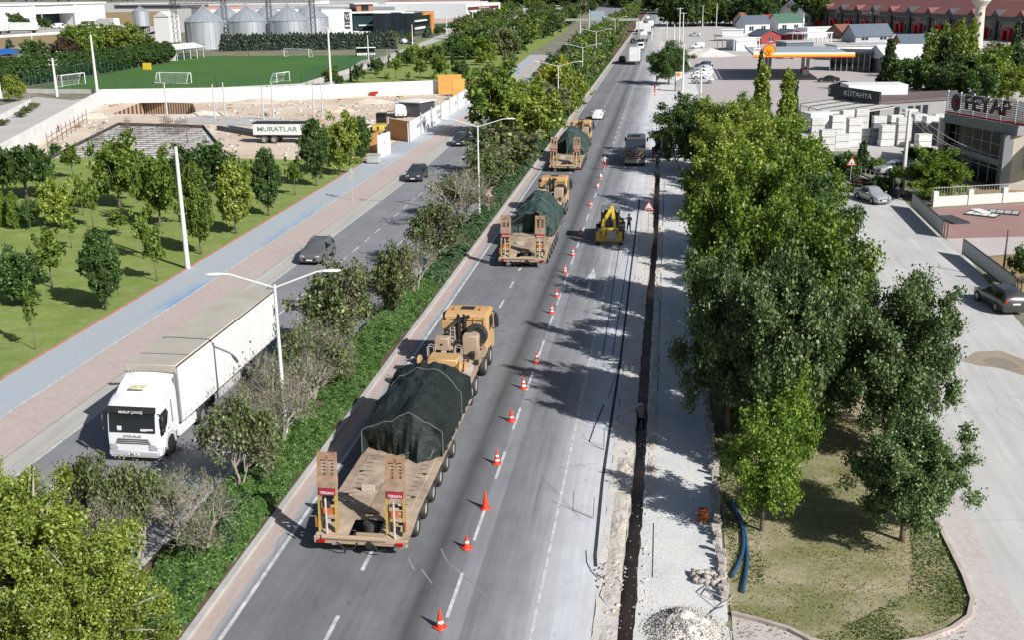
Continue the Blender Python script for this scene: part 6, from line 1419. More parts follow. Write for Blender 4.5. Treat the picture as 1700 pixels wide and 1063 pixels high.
# ---------------------------------------------------------------- people
skin = mat('skin', (0.42, 0.25, 0.17), .6, .05)
def person(label, loc, rz, top, trousers, pose='stand', helmet=None, name='person', sc_=1.0, vest=None):
    T = thing(name, label, 'person', loc, rz); T.scale = (sc_,) * 3
    me = bpy.data.meshes.new('body')
    J = {'pel': (0, 0, .95, .14), 'wst': (0, 0, 1.12, .125), 'chs': (0, .02, 1.36, .16), 'nck': (0, .02, 1.50, .06), 'hd': (0, .05, 1.62, .095), 'top': (0, .045, 1.74, .07)}
    lean = 0
    if pose == 'stand': L = {'lh': (-.1, 0, .88, .09), 'lk': (-.12, .03, .5, .065), 'la': (-.13, 0, .09, .045), 'lt': (-.14, .16, .04, .04), 'rh': (.1, 0, .88, .09), 'rk': (.12, .04, .5, .065), 'ra': (.14, 0, .09, .045), 'rt': (.15, .16, .04, .04), 'ls': (-.2, 0, 1.42, .06), 'le': (-.27, -.02, 1.14, .043), 'lw': (-.27, .1, .9, .032), 'lf': (-.27, .14, .82, .03), 'rs': (.2, 0, 1.42, .06), 're': (.27, -.02, 1.14, .043), 'rw': (.27, .1, .9, .032), 'rf': (.27, .14, .82, .03)}
    elif pose == 'point': L = {'lh': (-.1, 0, .88, .09), 'lk': (-.14, .03, .5, .065), 'la': (-.16, 0, .09, .045), 'lt': (-.17, .16, .04, .04), 'rh': (.1, 0, .88, .09), 'rk': (.13, .06, .5, .065), 'ra': (.14, -.04, .09, .045), 'rt': (.15, .12, .04, .04), 'ls': (-.2, 0, 1.42, .06), 'le': (-.36, .12, 1.3, .043), 'lw': (-.55, .2, 1.38, .032), 'lf': (-.64, .22, 1.4, .03), 'rs': (.2, 0, 1.42, .06), 're': (.3, .06, 1.18, .043), 'rw': (.2, .24, 1.1, .032), 'rf': (.14, .28, 1.12, .03)}
    else:
        J = {'pel': (0, 0, .85, .14), 'wst': (0, .12, 1.0, .125), 'chs': (0, .34, 1.16, .16), 'nck': (0, .5, 1.22, .06), 'hd': (0, .60, 1.26, .095), 'top': (0, .70, 1.30, .07)}
        L = {'lh': (-.1, 0, .8, .09), 'lk': (-.14, .12, .45, .065), 'la': (-.15, 0, .09, .045), 'lt': (-.16, .16, .04, .04), 'rh': (.1, 0, .8, .09), 'rk': (.14, .12, .45, .065), 'ra': (.16, .02, .09, .045), 'rt': (.16, .18, .04, .04), 'ls': (-.2, .36, 1.2, .06), 'le': (-.26, .45, .92, .043), 'lw': (-.2, .6, .7, .032), 'lf': (-.17, .64, .62, .03), 'rs': (.2, .36, 1.2, .06), 're': (.26, .45, .92, .043), 'rw': (.2, .6, .7, .032), 'rf': (.17, .64, .62, .03)}
    J.update(L); keys = list(J); E = [('pel', 'wst'), ('wst', 'chs'), ('chs', 'nck'), ('nck', 'hd'), ('hd', 'top'), ('pel', 'lh'), ('lh', 'lk'), ('lk', 'la'), ('la', 'lt'), ('pel', 'rh'), ('rh', 'rk'), ('rk', 'ra'), ('ra', 'rt'), ('chs', 'ls'), ('ls', 'le'), ('le', 'lw'), ('lw', 'lf'), ('chs', 'rs'), ('rs', 're'), ('re', 'rw'), ('rw', 'rf')]
    me.from_pydata([J[k][:3] for k in keys], [(keys.index(a), keys.index(c)) for a, c in E], [])
    o = bpy.data.objects.new('body', me); COL.objects.link(o)
    sk = o.modifiers.new('Skin', 'SKIN'); sk.use_smooth_shade = True
    if not me.skin_vertices: me.skin_vertices.new() if hasattr(me.skin_vertices, 'new') else None
    lay = me.skin_vertices[0].data
    for i, k in enumerate(keys): r = J[k][3]; lay[i].radius = (r, r); lay[i].use_root = (k == 'pel')
    ss = o.modifiers.new('Sub', 'SUBSURF'); ss.levels = 1; ss.render_levels = 1
    dg = bpy.context.evaluated_depsgraph_get(); nm = bpy.data.meshes.new_from_object(o.evaluated_get(dg)); nm.name = 'body'
    o.modifiers.clear(); o.data = nm; nm.materials.clear()
    for q in (top, trousers, skin, M['trim']): nm.materials.append(q)
    hip = J['pel'][2] + .03; hdz = J['nck']
    for p in nm.polygons:
        c = p.center; hd = (Vector(c) - Vector(J['hd'][:3])).length < .17 or (Vector(c) - Vector(J['top'][:3])).length < .13
        hand = min((Vector(c) - Vector(J['lf'][:3])).length, (Vector(c) - Vector(J['rf'][:3])).length) < .09
        p.material_index = 2 if (hd or hand) else 3 if c.z < .12 else 1 if (c.z < hip and abs(c.x) < .24) else 0
    o.parent = T
    h = MB(); hp = Vector(J['top'][:3]); ax = (Vector(J['top'][:3]) - Vector(J['hd'][:3])).normalized()
    h.loft([h.ring(hp - ax * .09 + ax * dz, r, ax, 12) for dz, r in ((.0, .125), (.03, .115), (.09, .085), (.12, .03))], True)
    if helmet is not None: h.loft([h.ring(hp - ax * .095, .16, ax, 12), h.ring(hp - ax * .08, .15, ax, 12)], True)
    h.obj('helmet' if helmet is not None else 'hair', helmet or M['trim'], T, True)
    if vest is not None:
        v_ = MB(); c0 = Vector(J['chs'][:3]); v_.loft([v_.ring((c0.x, c0.y, z), r, (0, 0, 1), 12) for z, r in ((c0.z - .26, .165), (c0.z - .1, .175), (c0.z + .02, .175))], False); v_.obj('vest_stripe', vest, T, True)
    return T
cl = lambda n, c: mat(n, c, .85, .15, 3.0)
wh = mat('white helmet', (.75, .75, .73), .4)
person('worker in dark clothes bending beside the yellow backhoe', (-3.45, 94.3, 0), .6, cl('dark jacket', (.03, .03, .035)), cl('dark trousers', (.025, .027, .03)), 'bend')
person('worker in a grey shirt with pale ankle bands pointing at the backhoe', (-2.95, 94.0, 0), .4, cl('grey shirt', (.22, .22, .26)), cl('dark trousers', (.025, .027, .03)), 'point')
q = G(1067, 712); person('worker with a white hard hat standing down in the trench', (-.82, 52.0, -1.0), .1, cl('grey work top', (.22, .2, .2)), cl('dark trousers', (.025, .027, .03)), 'bend', wh)
person('worker with a white hard hat at the far end of the trench', (-.9, 128.3, -.0), .1, cl('navy jacket', (.03, .04, .07)), cl('dark trousers', (.025, .027, .03)), 'stand', wh)
person('road worker in red trousers and white vest among the cones', (-7.0, 127.9, 0), 2.8, cl('white vest', (.7, .68, .68)), cl('red trousers', (.55, .04, .06)), 'point')
q = G(98, 219); person('worker in red bending at the foundation pit edge', (q[0], q[1], .02), 1.4, cl('red shirt', (.45, .04, .05)), cl('dark trousers', (.025, .027, .03)), 'bend')
q = G(312, 229); person('worker in pale pink shirt in the foundation pit', (q[0], q[1], -.5), 2.4, cl('pink shirt', (.5, .28, .25)), cl('grey trousers', (.3, .3, .3)), 'stand')
q = G(651, 154); person('person in dark clothes before the long white wall', (q[0], q[1], .02), 2.4, cl('dark jacket', (.03, .03, .035)), cl('dark trousers', (.025, .027, .03)), 'stand')
q = G(1162, 292); person('worker crouching under the tree at the pavement edge', (2.0, 123.5, 0), 2.4, cl('dark jacket', (.03, .03, .035)), cl('dark trousers', (.025, .027, .03)), 'bend')
q = G(1330, 123); person('fuel attendant in red at the pumps', (q[0], q[1], 0), 2.4, cl('red shirt', (.45, .04, .05)), cl('dark trousers', (.025, .027, .03)), 'stand')
q = G(1339, 123); person('second fuel attendant in red and white at the pumps', (q[0], q[1], 0), 1.4, cl('red shirt', (.45, .04, .05)), cl('grey trousers', (.3, .3, .3)), 'point')
for px, py, lb in ((1087, 153, 'red clothed worker nearest the price sign'), (1090, 137, 'red clothed worker between the far cones')):
    q = G(px, py); person(lb, (q[0], q[1], 0), 2, cl('red shirt', (.45, .04, .05)), cl('red trousers', (.55, .04, .06)), 'stand')
def motorbike():
    q = G(1095, 45); T = thing('motorcycle', 'dark motorcycle with rider on the far dusty carriageway', 'motorcycle', q, 0); T.scale = (1.5,) * 3
    wheel(T, 0, -.6, .3, .1, 1); wheel(T, 0, .7, .3, .08, 1); b = MB(); b.b2(-.15, .15, -.6, .5, .5, .85, bev=.05); b.obj('body', M['trim'], T)
    person('rider in dark clothes on the far motorcycle', (q[0], q[1], .2), 0, cl('dark jacket', (.03, .03, .035)), cl('dark trousers', (.025, .027, .03)), 'stand', sc_=1.3)
motorbike()
# ---------------------------------------------------------------- cones, signs, lamps
orange = mat('orange red cone plastic', (0.75, 0.055, 0.02), .45, .08, 3.0, dirt=(.3, .1, .07), dirtamt=.25); conew = mat('white cone sleeve', (.75, .74, .72), .5, .1)
def cone_parts(label, loc, h, bands, w_=.40, lean=0.0):
    T = thing('traffic_cone', label, 'traffic cone', loc, rnd.uniform(0, 1.5), 'traffic cones along the lane line')
    b = MB(); b.box((0, 0, .03), (w_, w_, .05), bev=.02); rings = []
    r0 = w_ * .36
    b.cyl((0, 0, .05), (0, 0, h), r0, .025, n=18); b.obj('cone_body', orange, T, True)
    for z0, z1 in bands:
        k = lambda z: r0 + (.025 - r0) * (z - .05) / (h - .05) + .004
        q = MB(); q.cyl((0, 0, h * z0), (0, 0, h * z1), k(h * z0), k(h * z1), n=18, cap=False); q.obj('reflective_band', conew, T, True)
    return T
for px, py, h, bands, lb in ((731, 1043, .72, [(.28, .42)], 'cone nearest to the camera at the bottom of the picture'), (775, 911, .55, [(.45, .62)], 'small cone right of the nearest transporter tail'), (806, 845, .82, [], 'tallest plain orange cone without white band'),
    (825, 771, .68, [(.25, .38), (.55, .68)], 'cone with two white bands beside the transporter wheels'), (849, 700, .68, [(.3, .42)], 'cone beside the tarpaulin load'), (869, 646, .70, [(.2, .36), (.5, .66)], 'cone left of the broad tree shadow'),
    (891, 604, .70, [(.22, .38), (.55, .7)], 'cone at the tip of the broad tree shadow'), (916, 520, .68, [(.22, .36), (.5, .66)], 'cone left of the painted lane arrow'), (924, 492, .60, [(.3, .5)], 'cone beside the arrow tip'),
    (938, 452, .70, [(.2, .34), (.48, .64)], 'cone just beyond the painted arrow'), (951, 424, .75, [(.2, .34), (.48, .64)], 'cone before the shaded lane marks'), (964, 391, .62, [(.3, .45)], 'cone standing on the hatched white marks'),
    (980, 341, .62, [(.3, .45)], 'cone beyond the yellow backhoe'), (992, 311, .72, [(.2, .5)], 'whitish cone near the third transporter'), (997, 294, .6, [(.2, .7)], 'pale cone behind the red clothed road worker')):
    q = G(px, py); cone_parts(lb, (q[0], q[1], 0), h, bands)
for i in range(9):
    q = G(1088 + (i % 2) * 6 + i * .8, 158 - i * 10); cone_parts('%s cone of the far row beside the excavated strip' % ('nearest', 'second', 'third', 'fourth', 'fifth', 'sixth', 'seventh', 'eighth', 'farthest')[i], (q[0], q[1], 0), .9, [(.3, .5)])
def lamp(label, loc, h, arm, rz, rise=.55, heads=2, group='double armed street lamps on the reservation', name='street_lamp', r=.11):
    T = thing(name, label, 'street lamp', loc, rz, group)
    b = MB(); b.cyl((0, 0, 0), (0, 0, h), r, r * .62, n=12); b.cyl((0, 0, 0), (0, 0, .25), r * 1.7, r * 1.4, n=12); b.obj('pole', M['galvlight'], T, True)
    for sg in ((-1, 1) if heads == 2 else (-1,)):
        b = MB(); b.tube([(0, 0, h - .15), (sg * arm * .9, 0, h + rise), (sg * (arm + .05), 0, h + rise + .02)], .045, 8); b.obj('arm', M['galvlight'], T, True)
        b = MB(); rr = []
        for t, w_, z in ((0, .07, .05), (.15, .13, .07), (.45, .17, .08), (.7, .15, .07), (.85, .06, .04)): rr.append(b.ring((sg * (arm + t), 0, h + rise + .02), 1.0, (1, 0, 0), 10)); [setattr(v, 'co', Vector((v.co.x, v.co.y * w_, h + rise + .02 + (v.co.z - h - rise - .02) * z))) for v in rr[-1]]
        b.loft(rr, True); b.obj('lamp_head', mat('white lamp housing', (.72, .73, .74), .4, .05), T, True)
lamp('nearest double armed street lamp beside the white articulated lorry', (-17.6, 46.6, 0), 7.9, 2.2, .22)
q = G(796, 361); lamp('second street lamp, rising out of the olive trees', (q[0], q[1], 0), 8.6, 2.6, .1)
for (bx, by, tx, ty, lb) in ((896, 200, 892, 117, 'third street lamp beside the yellow leaved tree'), (948, 150, 948, 82, 'fourth street lamp before the dark tree'), (978, 118, 977, 61, 'fifth street lamp among the far trees'), (1009, 80, 1008, 35, 'sixth street lamp in front of the far road')):
    q = G(bx, by); lamp(lb, (-17.0 if bx < 960 else -17.5, q[1], 0), 8.6 if by > 140 else 9.5, 3.0, .05)
def pole(label, bx, by, tx, ty, r=.14, name='lamp_post', cat='pole', cross=None, m_='galvlight', group=None, lampb=0):
    q = G(bx, by); h = HT(bx, by, tx, ty); T = thing(name, label, cat, (q[0], q[1], 0), 0, group)
    b = MB(); b.cyl((0, 0, 0), (0, 0, h), r, r * .62, n=12); b.obj('shaft', M[m_], T, True)
    if cross:
        for z in cross: b = MB(); b.b2(-1.0, 1.0, -.07, .07, h - z - .07, h - z + .07); b.cyl((-.85, 0, h - z), (-.85, 0, h - z + .3), .05, n=8); b.cyl((.85, 0, h - z), (.85, 0, h - z + .3), .05, n=8); b.cyl((0, 0, h - z), (0, 0, h - z + .3), .05, n=8); b.obj('cross_arm', M['galv'], T)
    if lampb: b = MB(); b.tube([(0, 0, h), (lampb, 0, h + .25)], .05); b.box((lampb, 0, h + .25), (.7, .25, .12), bev=.05); b.obj('lamp_head', M['white'], T)
    return T
pole('thick tall white pole on the park lawn beside the cycle path', 312, 446, 293, 243, .2)
pole('pale concrete pole with cross arm beside the silver saloon', 1497, 322, 1508, 182, .24, 'utility_pole', cross=(.25,))
pole('tall white floodlight pole at the pitch wall corner', 162, 156, 153, 57, .3, 'floodlight_pole'); pole('pale concrete pole with insulators left of the goal', 95, 160, 86, 96, .3, 'utility_pole', cross=(.4, 1.3))
pole('tall pole with lamp brackets beside the round green tree', 550, 146, 547, 46, .28, 'floodlight_pole', cross=(.3,), lampb=-1.8)
pole('thin white pole behind the pitch near the dugout', 612, 101, 611, 58, .2); pole('dark pole behind the far goal', 413, 95, 411, 92 - 30, .08, m_='steel'); pole('white pole at the left picture edge', 2, 163, 0, 132, .25)
for i, (x, y0, y1) in enumerate(((278, 195, 136), (357, 196, 139), (374, 192, 136), (438, 199, 141), (454, 194, 137), (522, 202, 141), (536, 195, 137))):
    pole('bare concrete column standing %s' % ('at the timber lined pit', 'left of its pair in mid site', 'right of its pair in mid site', 'left behind the tipper truck', 'right behind the tipper truck', 'left of the last pair', 'right of the last pair')[i], x, y0, x - 3, y1, .16, 'concrete_column', 'column', m_='galv', group='bare columns on the building site')
pole('rusty steel post in front of the red paving', 1664, 462, 1679, 381, .09, 'steel_post', 'post', m_='bark')
for bx, by, tx, ty, lb in ((1133, 152, 1138, 72, 'tall thin lamp post right of the price sign'), (1163, 160, 1167, 110, 'short thick pole beside the parked cars'), (1127, 85, 1127, 12, 'far utility pole left of its neighbour'), (1133, 80, 1134, 20, 'far utility pole between two others'), (1145, 42, 1147, 6, 'far pole standing against the dark trees'), (1166, 44, 1168, 8, 'pole with a short cross bar against the tree belt'), (1189, 45, 1190, 5, 'far pole beside the white sheds'), (1107, 62, 1108, 36, 'small pole by the excavated strip'), (1119, 72, 1120, 40, 'small pole beside the far pine'), (1082, 66, 1083, 45, 'thin far pole beyond the road works')):
    pole(lb, bx, by, tx, ty, .2, 'utility_pole', cross=(.3,) if bx in (1127, 1133, 1166) else None, group='poles along the right side of the far road')
for bx, by, tx, ty, lb in ((56, 86, 53, 52, 'thin white pole in the dry field'), (150, 50, 146, 22, 'left pole at the hall entrance'), (72, 35 + 10, 70, 12, 'pole between the hall doors'), (742, 62, 742, 22, 'pole before the orange framed building'), (785, 52, 785, 16, 'pole in front of the white shop hall'), (685, 75, 687, 40, 'pole on the access road'), (978, 56, 979, 15, 'tall thin pole beside the road gantry'), (963, 68, 963, 38, 'supporting pole of the near gantry')):
    pole(lb, bx, by, tx, ty, .22, 'utility_pole', group='poles of the industrial area')
def sign(label, loc, rz, h, shape, face, size=.9, tilt=0, name='traffic_sign', back=False):
    T = thing(name, label, 'traffic sign', loc, rz)
    b = MB(); b.cyl((0, 0, 0), (0, 0, h), .035, n=8); b.obj('post', M['galv'], T, True)
    def tri(s_, y, z0=0): return [Vector((-s_ / 2, y, h - .1 - s_ * .30)), Vector((s_ / 2, y, h - .1 - s_ * .30)), Vector((0, y, h - .1 + s_ * .566))]
    b = MB(); b.prism(tri(size, -.05), (0, .02, 0)); pl = b.obj('sign_plate', M['red'] if not back else M['galv'], T)
    if not back:
        b = MB(); P = tri(size * .72, -.054); b.prism(P, (0, .003, 0)); b.obj('sign_face', M['plate'], pl)
        b = MB()
        if face == 'bump':
            pts = [(-.2, 0), (-.17, .07), (-.11, .11), (-.05, .07), (0, .045), (.05, .07), (.11, .11), (.17, .07), (.2, 0)]
            b.prism([Vector((x * size, -.058, h - .1 - size * .17 + z * size)) for x, z in pts], (0, .003, 0))
        elif face == 'works':
            for pts in (((-.18, -.02), (-.06, -.02), (-.12, .07)), ((0, .0), (.05, .0), (.02, .18), (-.06, .12)), ((.04, .18), (.09, .18), (.09, .24), (.04, .24)), ((.06, 0), (.12, 0), (.06, .12))):
                b.prism([Vector((x * size, -.058, h - .1 - size * .17 + z * size)) for x, z in pts], (0, .003, 0))
        else:
            b.prism([Vector((x * size, -.058, h - .1 - size * .17 + z * size)) for x, z in ((-.03, 0), (.03, 0), (.03, .25), (-.03, .25))], (0, .003, 0)); b.prism([Vector((x * size, -.058, h - .1 - size * .17 + z * size)) for x, z in ((-.14, .1), (-.05, .16), (-.05, .1))], (0, .003, 0))
        b.obj('pictogram', M['trim'], pl)
    else:
        b = MB(); b.cyl((0, .04, h - .75), (0, .06, h - .75), .32, n=20); b.obj('round_plate', M['galv'], T)
    return T
q = G(1078, 386); sign('triangular uneven road sign standing in the works beside the trench', (q[0] - .1, q[1], 0), 0, 2.4, 'tri', 'bump', 1.0)
q = G(815, 358); sign('triangular road works sign on the reservation', (-16.3, q[1], .1), 0, 2.1, 'tri', 'works', .95)
q = G(1411, 306); sign('triangular warning sign near the block yard gate', (q[0], q[1], 0), .1, 2.5, 'tri', 'junction', 1.1)
q = G(585, 332); sign('back of a double traffic sign beside the cycle path', (q[0], q[1], 0), PI, 3.0, 'tri', '', .9, back=True)
# ---------------------------------------------------------------- buildings and site objects
def frame_at(name, label, cat, a, b_, group=None):
    """thing with local x from ground photo point a to b, local y pointing away; returns thing, length"""
    A, B = Vector(G(*a)), Vector(G(*b_)); d = B - A
    return thing(name, label, cat, (A.x, A.y, 0), math.atan2(d.y, d.x), group), d.length
def px2m(by, n, bx=850): return WD(bx, by, n)
def vh(by, n):
    """height in metres that spans n photo pixels above a base at row by (steep view corrected)"""
    return HT(850, by, 850, by - n)
metal_roof = lambda n, c: mat(n, c, .6, .08, .2, dirt=(.35, .33, .3), dirtamt=.2)
whitehall = mat('white sheet cladding', (.72, .73, .74), .55, .03, .1, dirt=(.5, .49, .47), dirtamt=.15)
winb = glassmat('dark window glass', (.02, .028, .033), .08); greeng = glassmat('green tinted curtain wall', (.015, .04, .042), .05)
red_roof = mat('dull red roof sheet', (.20, .075, .07), .8, .12, .2); slate = mat('slate roof sheet', (.10, .125, .16), .6, .1, .5)
# large hall, upper left
T, L = frame_at('warehouse', 'huge white hall with glazed recessed entrance at the upper left', 'warehouse', (-40, 47), (176, 37))
hh = vh(43, 40)
b = MB(); e0, e1 = L * .43, L * .75
b.b2(0, e0, 0, 90, 0, hh); b.b2(e1, L, 0, 90, 0, hh); b.b2(e0, e1, 14, 90, 0, hh * .98); b.b2(e0, e1, .5, 14, hh * .62, hh * .98); b.obj('wall', whitehall, T)
b = MB(); b.b2(-1, L + 1, -1, 92, hh, hh + 1.0); b.obj('roof', metal_roof('pale hall roof', (.60, .61, .62)), T)
b = MB(); b.b2(e0 + 6, e1 - .2, 13.8, 13.95, .2, hh * .6); b.obj('glazed_front', greeng, T)
b = MB(); b.b2(e0 - .4, e0 + .6, -.5, .5, 0, hh); b.b2(e1 - .6, e1 + .4, -.5, .5, 0, hh); b.b2(e0, e1, -.2, .4, hh * .57, hh * .63); b.obj('entrance_frame', M['white'], T)
T, L = frame_at('generator_house', 'low grey plant house with dark units in front of the white hall', 'shed', (141, 49), (162, 47))
b = MB(); b.b2(0, L, 0, 5, 0, vh(47, 10)); b.obj('wall', M['concrete_white'], T); b = MB(); b.b2(L * .3, L * .95, 1, 4, vh(47, 10), vh(47, 15)); b.obj('plant_unit', M['dgrey'], T)
T, L = frame_at('boundary_wall', 'long low white boundary wall in front of the upper left hall', 'wall', (-20, 63), (200, 50)); b = MB(); b.b2(0, L, 0, .4, 0, 1.0); b.obj('wall', M['concrete_white'], T)
T, L = frame_at('boundary_wall', 'white advertising wall beside the small silo', 'wall', (163, 50), (190, 49)); b = MB(); b.b2(0, L, 0, .5, 0, vh(49, 7)); b.obj('wall', M['concrete_white'], T)
# silos
silm = NT('galvanised silo sheet'); silm.b.inputs['Metallic'].default_value = .55; silm.b.inputs['Roughness'].default_value = .42
sv_ = silm.coord(); wv = silm.n('TexWave', bands_direction='Z'); wv.inputs['Scale'].default_value = 1.2; silm.l(sv_, wv.inputs[0])
silm.color(silm.mix(1.0, silm.ramp(silm.noise(silm.coord((1, 1, .2)), .5, 3.0), [(.3, (.44, .48, .52)), (.7, (.56, .60, .64))]), silm.ramp(wv.outputs['Fac'], [(0, .9), (1, 1.05)]), 'MULTIPLY')); M['silo'] = silm.m
def silo(label, cx_, by, wpx, hwall, hroof, legs=0.0, group='grain silos', ribs=20):
    q = G(cx_, by); r = WD(cx_, by, wpx) / 2; T = thing('grain_silo', label, 'silo', (q[0], q[1] + r, 0), 0, group)
    b = MB(); b.cyl((0, 0, legs), (0, 0, legs + hwall), r, n=40); b.obj('shell', M['silo'], T, True)
    b = MB(); b.cyl((0, 0, legs + hwall), (0, 0, legs + hwall + hroof), r * 1.03, r * .06, n=40); b.cyl((0, 0, legs + hwall + hroof), (0, 0, legs + hwall + hroof + .8), r * .07, n=10); b.obj('roof', M['silo'], T)
    b = MB()
    for i in range(ribs):
        a = 2 * PI * i / ribs; b.tube([(math.cos(a) * (r + .03), math.sin(a) * (r + .03), legs), (math.cos(a) * (r + .03), math.sin(a) * (r + .03), legs + hwall)], .09, 4)
        b.tube([(math.cos(a) * r * 1.02, math.sin(a) * r * 1.02, legs + hwall + .05), (math.cos(a) * .5, math.sin(a) * .5, legs + hwall + hroof)], .07, 4)
    b.obj('stiffener', mat('dull rib steel', (.28, .30, .33), .5, .1, metal=.4), T)
    if legs:
        b = MB()
        for i in range(10): a = 2 * PI * i / 10; b.cyl((math.cos(a) * r * .95, math.sin(a) * r * .95, 0), (math.cos(a) * r * .95, math.sin(a) * r * .95, legs), .18, n=6)
        b.cyl((0, 0, legs * .45), (0, 0, legs), .5, r, n=20); b.obj('leg_frame', M['steel'], T)
hw_ = vh(81, 48); hr_ = vh(81, 70) - hw_
hr_ = 5.0
for cx_, by, lb in ((366, 73, 'rear grain silo between the first and second front silos'), (438, 72, 'rear grain silo between the second and third front silos'), (508, 71, 'rear grain silo at the right behind the front ones')): silo(lb, cx_, by, 60, hw_, hr_)
for cx_, by, lb in ((330, 82, 'leftmost of the three front grain silos'), (402, 81, 'middle one of the three front grain silos'), (471, 80, 'rightmost of the three front grain silos')): silo(lb, cx_, by, 64, hw_, hr_)
silo('small round silo on legs left of the white tower', 231, 56, 25, vh(56, 32) * .85, 2.0, vh(56, 14), None, 14)
T, L = frame_at('elevator_tower', 'white square tower building left of the grain silos', 'tower', (259, 70), (284, 70)); b = MB(); hT = vh(70, 46); b.b2(0, L, 0, 8, 0, hT); b.obj('wall', whitehall, T)
b = MB(); b.prism([Vector((-.2, -.3, hT)), Vector((L + .2, -.3, hT)), Vector((L / 2, -.3, hT + 2))], (0, 8.6, 0)); b.obj('roof', metal_roof('pale sheet roof', (.6, .6, .6)), T)
T, L = frame_at('shed', 'low grey shed left of the white tower', 'shed', (238, 70), (259, 70)); b = MB(); b.b2(0, L, 0, 6, 0, 3.2); b.obj('wall', M['greywall'], T); b = MB(); b.prism([Vector((-.2, -.2, 3.2)), Vector((L, -.2, 4.6)), Vector((L, -.2, 4.4)), Vector((-.2, -.2, 3.0))], (0, 6.6, 0)); b.obj('roof', metal_roof('grey sheet roof', (.45, .46, .47)), T)
T, L = frame_at('machine_frame', 'orange steel frame beside the conifer screen', 'frame', (218, 74), (237, 74)); b = MB(); b.b2(0, .5, 0, .5, 0, 4.2); b.b2(L - .5, L, 0, .5, 0, 4.2); b.b2(0, L, 0, .5, 3.8, 4.3); b.obj('portal', mat('orange steel', (.55, .22, .04)), T)
T, L = frame_at('conveyor_gantry', 'steel catwalk and conveyor gantry running above the silo roofs', 'gantry', (296, 78), (530, 75))
zc = hw_ + hr_ + .8; b = MB()
for z in (zc, zc + 1.4): b.b2(-4, L, 6.8, 7.0, z, z + .2); b.b2(-4, L, 8.4, 8.6, z, z + .2)
for i in range(int(L / 2)): b.tube([(i * 2 - 4, 6.9, zc), (i * 2 - 3, 6.9, zc + 1.4), (i * 2 - 2, 6.9, zc)], .07, 4)
b.obj('truss', M['steel'], T)
for i, xx in enumerate((-3.0, L * .30, L * .62, L * .93)):
    b = MB()
    for dx in (0, 1.6):
        for dy in (5.6, 7.2): b.tube([(xx + dx, dy, 0), (xx + dx, dy, zc + 2)], .10, 4)
    for k in range(10): z = k * (zc + 2) / 10; b.tube([(xx, 5.6, z), (xx + 1.6, 5.6, z + 2)], .07, 4); b.tube([(xx + 1.6, 7.2, z), (xx, 7.2, z + 2)], .07, 4)
    b.obj('lattice_tower', M['steel'], T)
# marquee, dugout, small stand at the pitch
T, L = frame_at('marquee', 'white open sided pavilion tent at the pitch corner', 'tent', (290, 100), (334, 95)); h = 3.2
b = MB(); b.prism([Vector((-1, -1.5, h)), Vector((-1, 3, h + 1.3)), Vector((-1, 7, h))], (L + 2, 0, 0)); b.obj('canopy', M['white'], T)
b = MB(); [b.cyl((x, y, 0), (x, y, h), .09, n=6) for x in np.linspace(0, L, 5) for y in (-1, 6)]; b.obj('tent_frame', M['white'], T); b = MB(); b.b2(-1, -.8, -1, 6, 0, h); b.b2(L * .6, L, 4, 4.1, 0, 1.6); b.obj('side_sheet', M['white'], T)
T, L = frame_at('dugout', 'low white roofed bench shelter at the far side of the pitch', 'shelter', (592, 93), (624, 92)); b = MB(); b.b2(0, L, 0, 1.6, 2.4, 2.6); b.obj('roof', M['white'], T); b = MB(); b.b2(0, L, 1.5, 1.6, 0, 2.4); b.b2(0, .1, 0, 1.5, 0, 2.4); b.obj('back_panel', glassmat(), T)
b = MB(); [b.b2(i * L / 9 + .2, i * L / 9 + .7, .3, .8, .2, .9) for i in range(9)]; b.obj('seats', M['white'], T)
def goal(label, a, b_, hpx, deep=2.0, flip=1):
    T, L = frame_at('football_goal', label, 'goal', a, b_, 'football goals'); h = max(2.0, vh((a[1] + b_[1]) / 2, hpx)); r = .10
    b = MB(); b.tube([(0, 0, 0), (0, 0, h)], r); b.tube([(L, 0, 0), (L, 0, h)], r); b.tube([(0, 0, h), (L, 0, h)], r); b.obj('posts', M['white'], T)
    b = MB(); dy = deep * flip
    for x in (0, L): b.tube([(x, 0, h), (x, dy * .5, h)], r * .6); b.tube([(x, dy * .5, h), (x, dy, 0)], r * .6); b.tube([(x, 0, 0), (x, dy, 0)], r * .6)
    b.tube([(0, dy, 0), (L, dy, 0)], r * .6); b.obj('net_frame', M['white'], T)
    b = MB(); n = 16
    for i in range(n + 1): b.tube([(L * i / n, dy * .5, h), (L * i / n, dy, 0)], .012, 3); b.tube([(0, dy * (.5 + .5 * i / n), h * (1 - i / n)), (L, dy * (.5 + .5 * i / n), h * (1 - i / n))], .012, 3)
    b.obj('net', mat('net cord', (.6, .62, .6)), T)
goal('white goal at the left end of the pitch', (104, 144), (142, 139), 20); goal('white goal nearest the white site wall', (266, 136), (318, 137), 17, 2, -1); goal('small training goal lying near the pitch corner', (460, 137), (481, 134), 16); goal('far goal in front of the silos', (472, 93), (513, 94), 13)
T = thing('ball_net', 'yellow board standing at the pitch fence', 'board', (*G(244, 115), 0)); b = MB(); b.b2(-1.1, 1.1, 0, .4, 0, 1.7); b.obj('panel', mat('yellow board', (.65, .45, .03)), T)
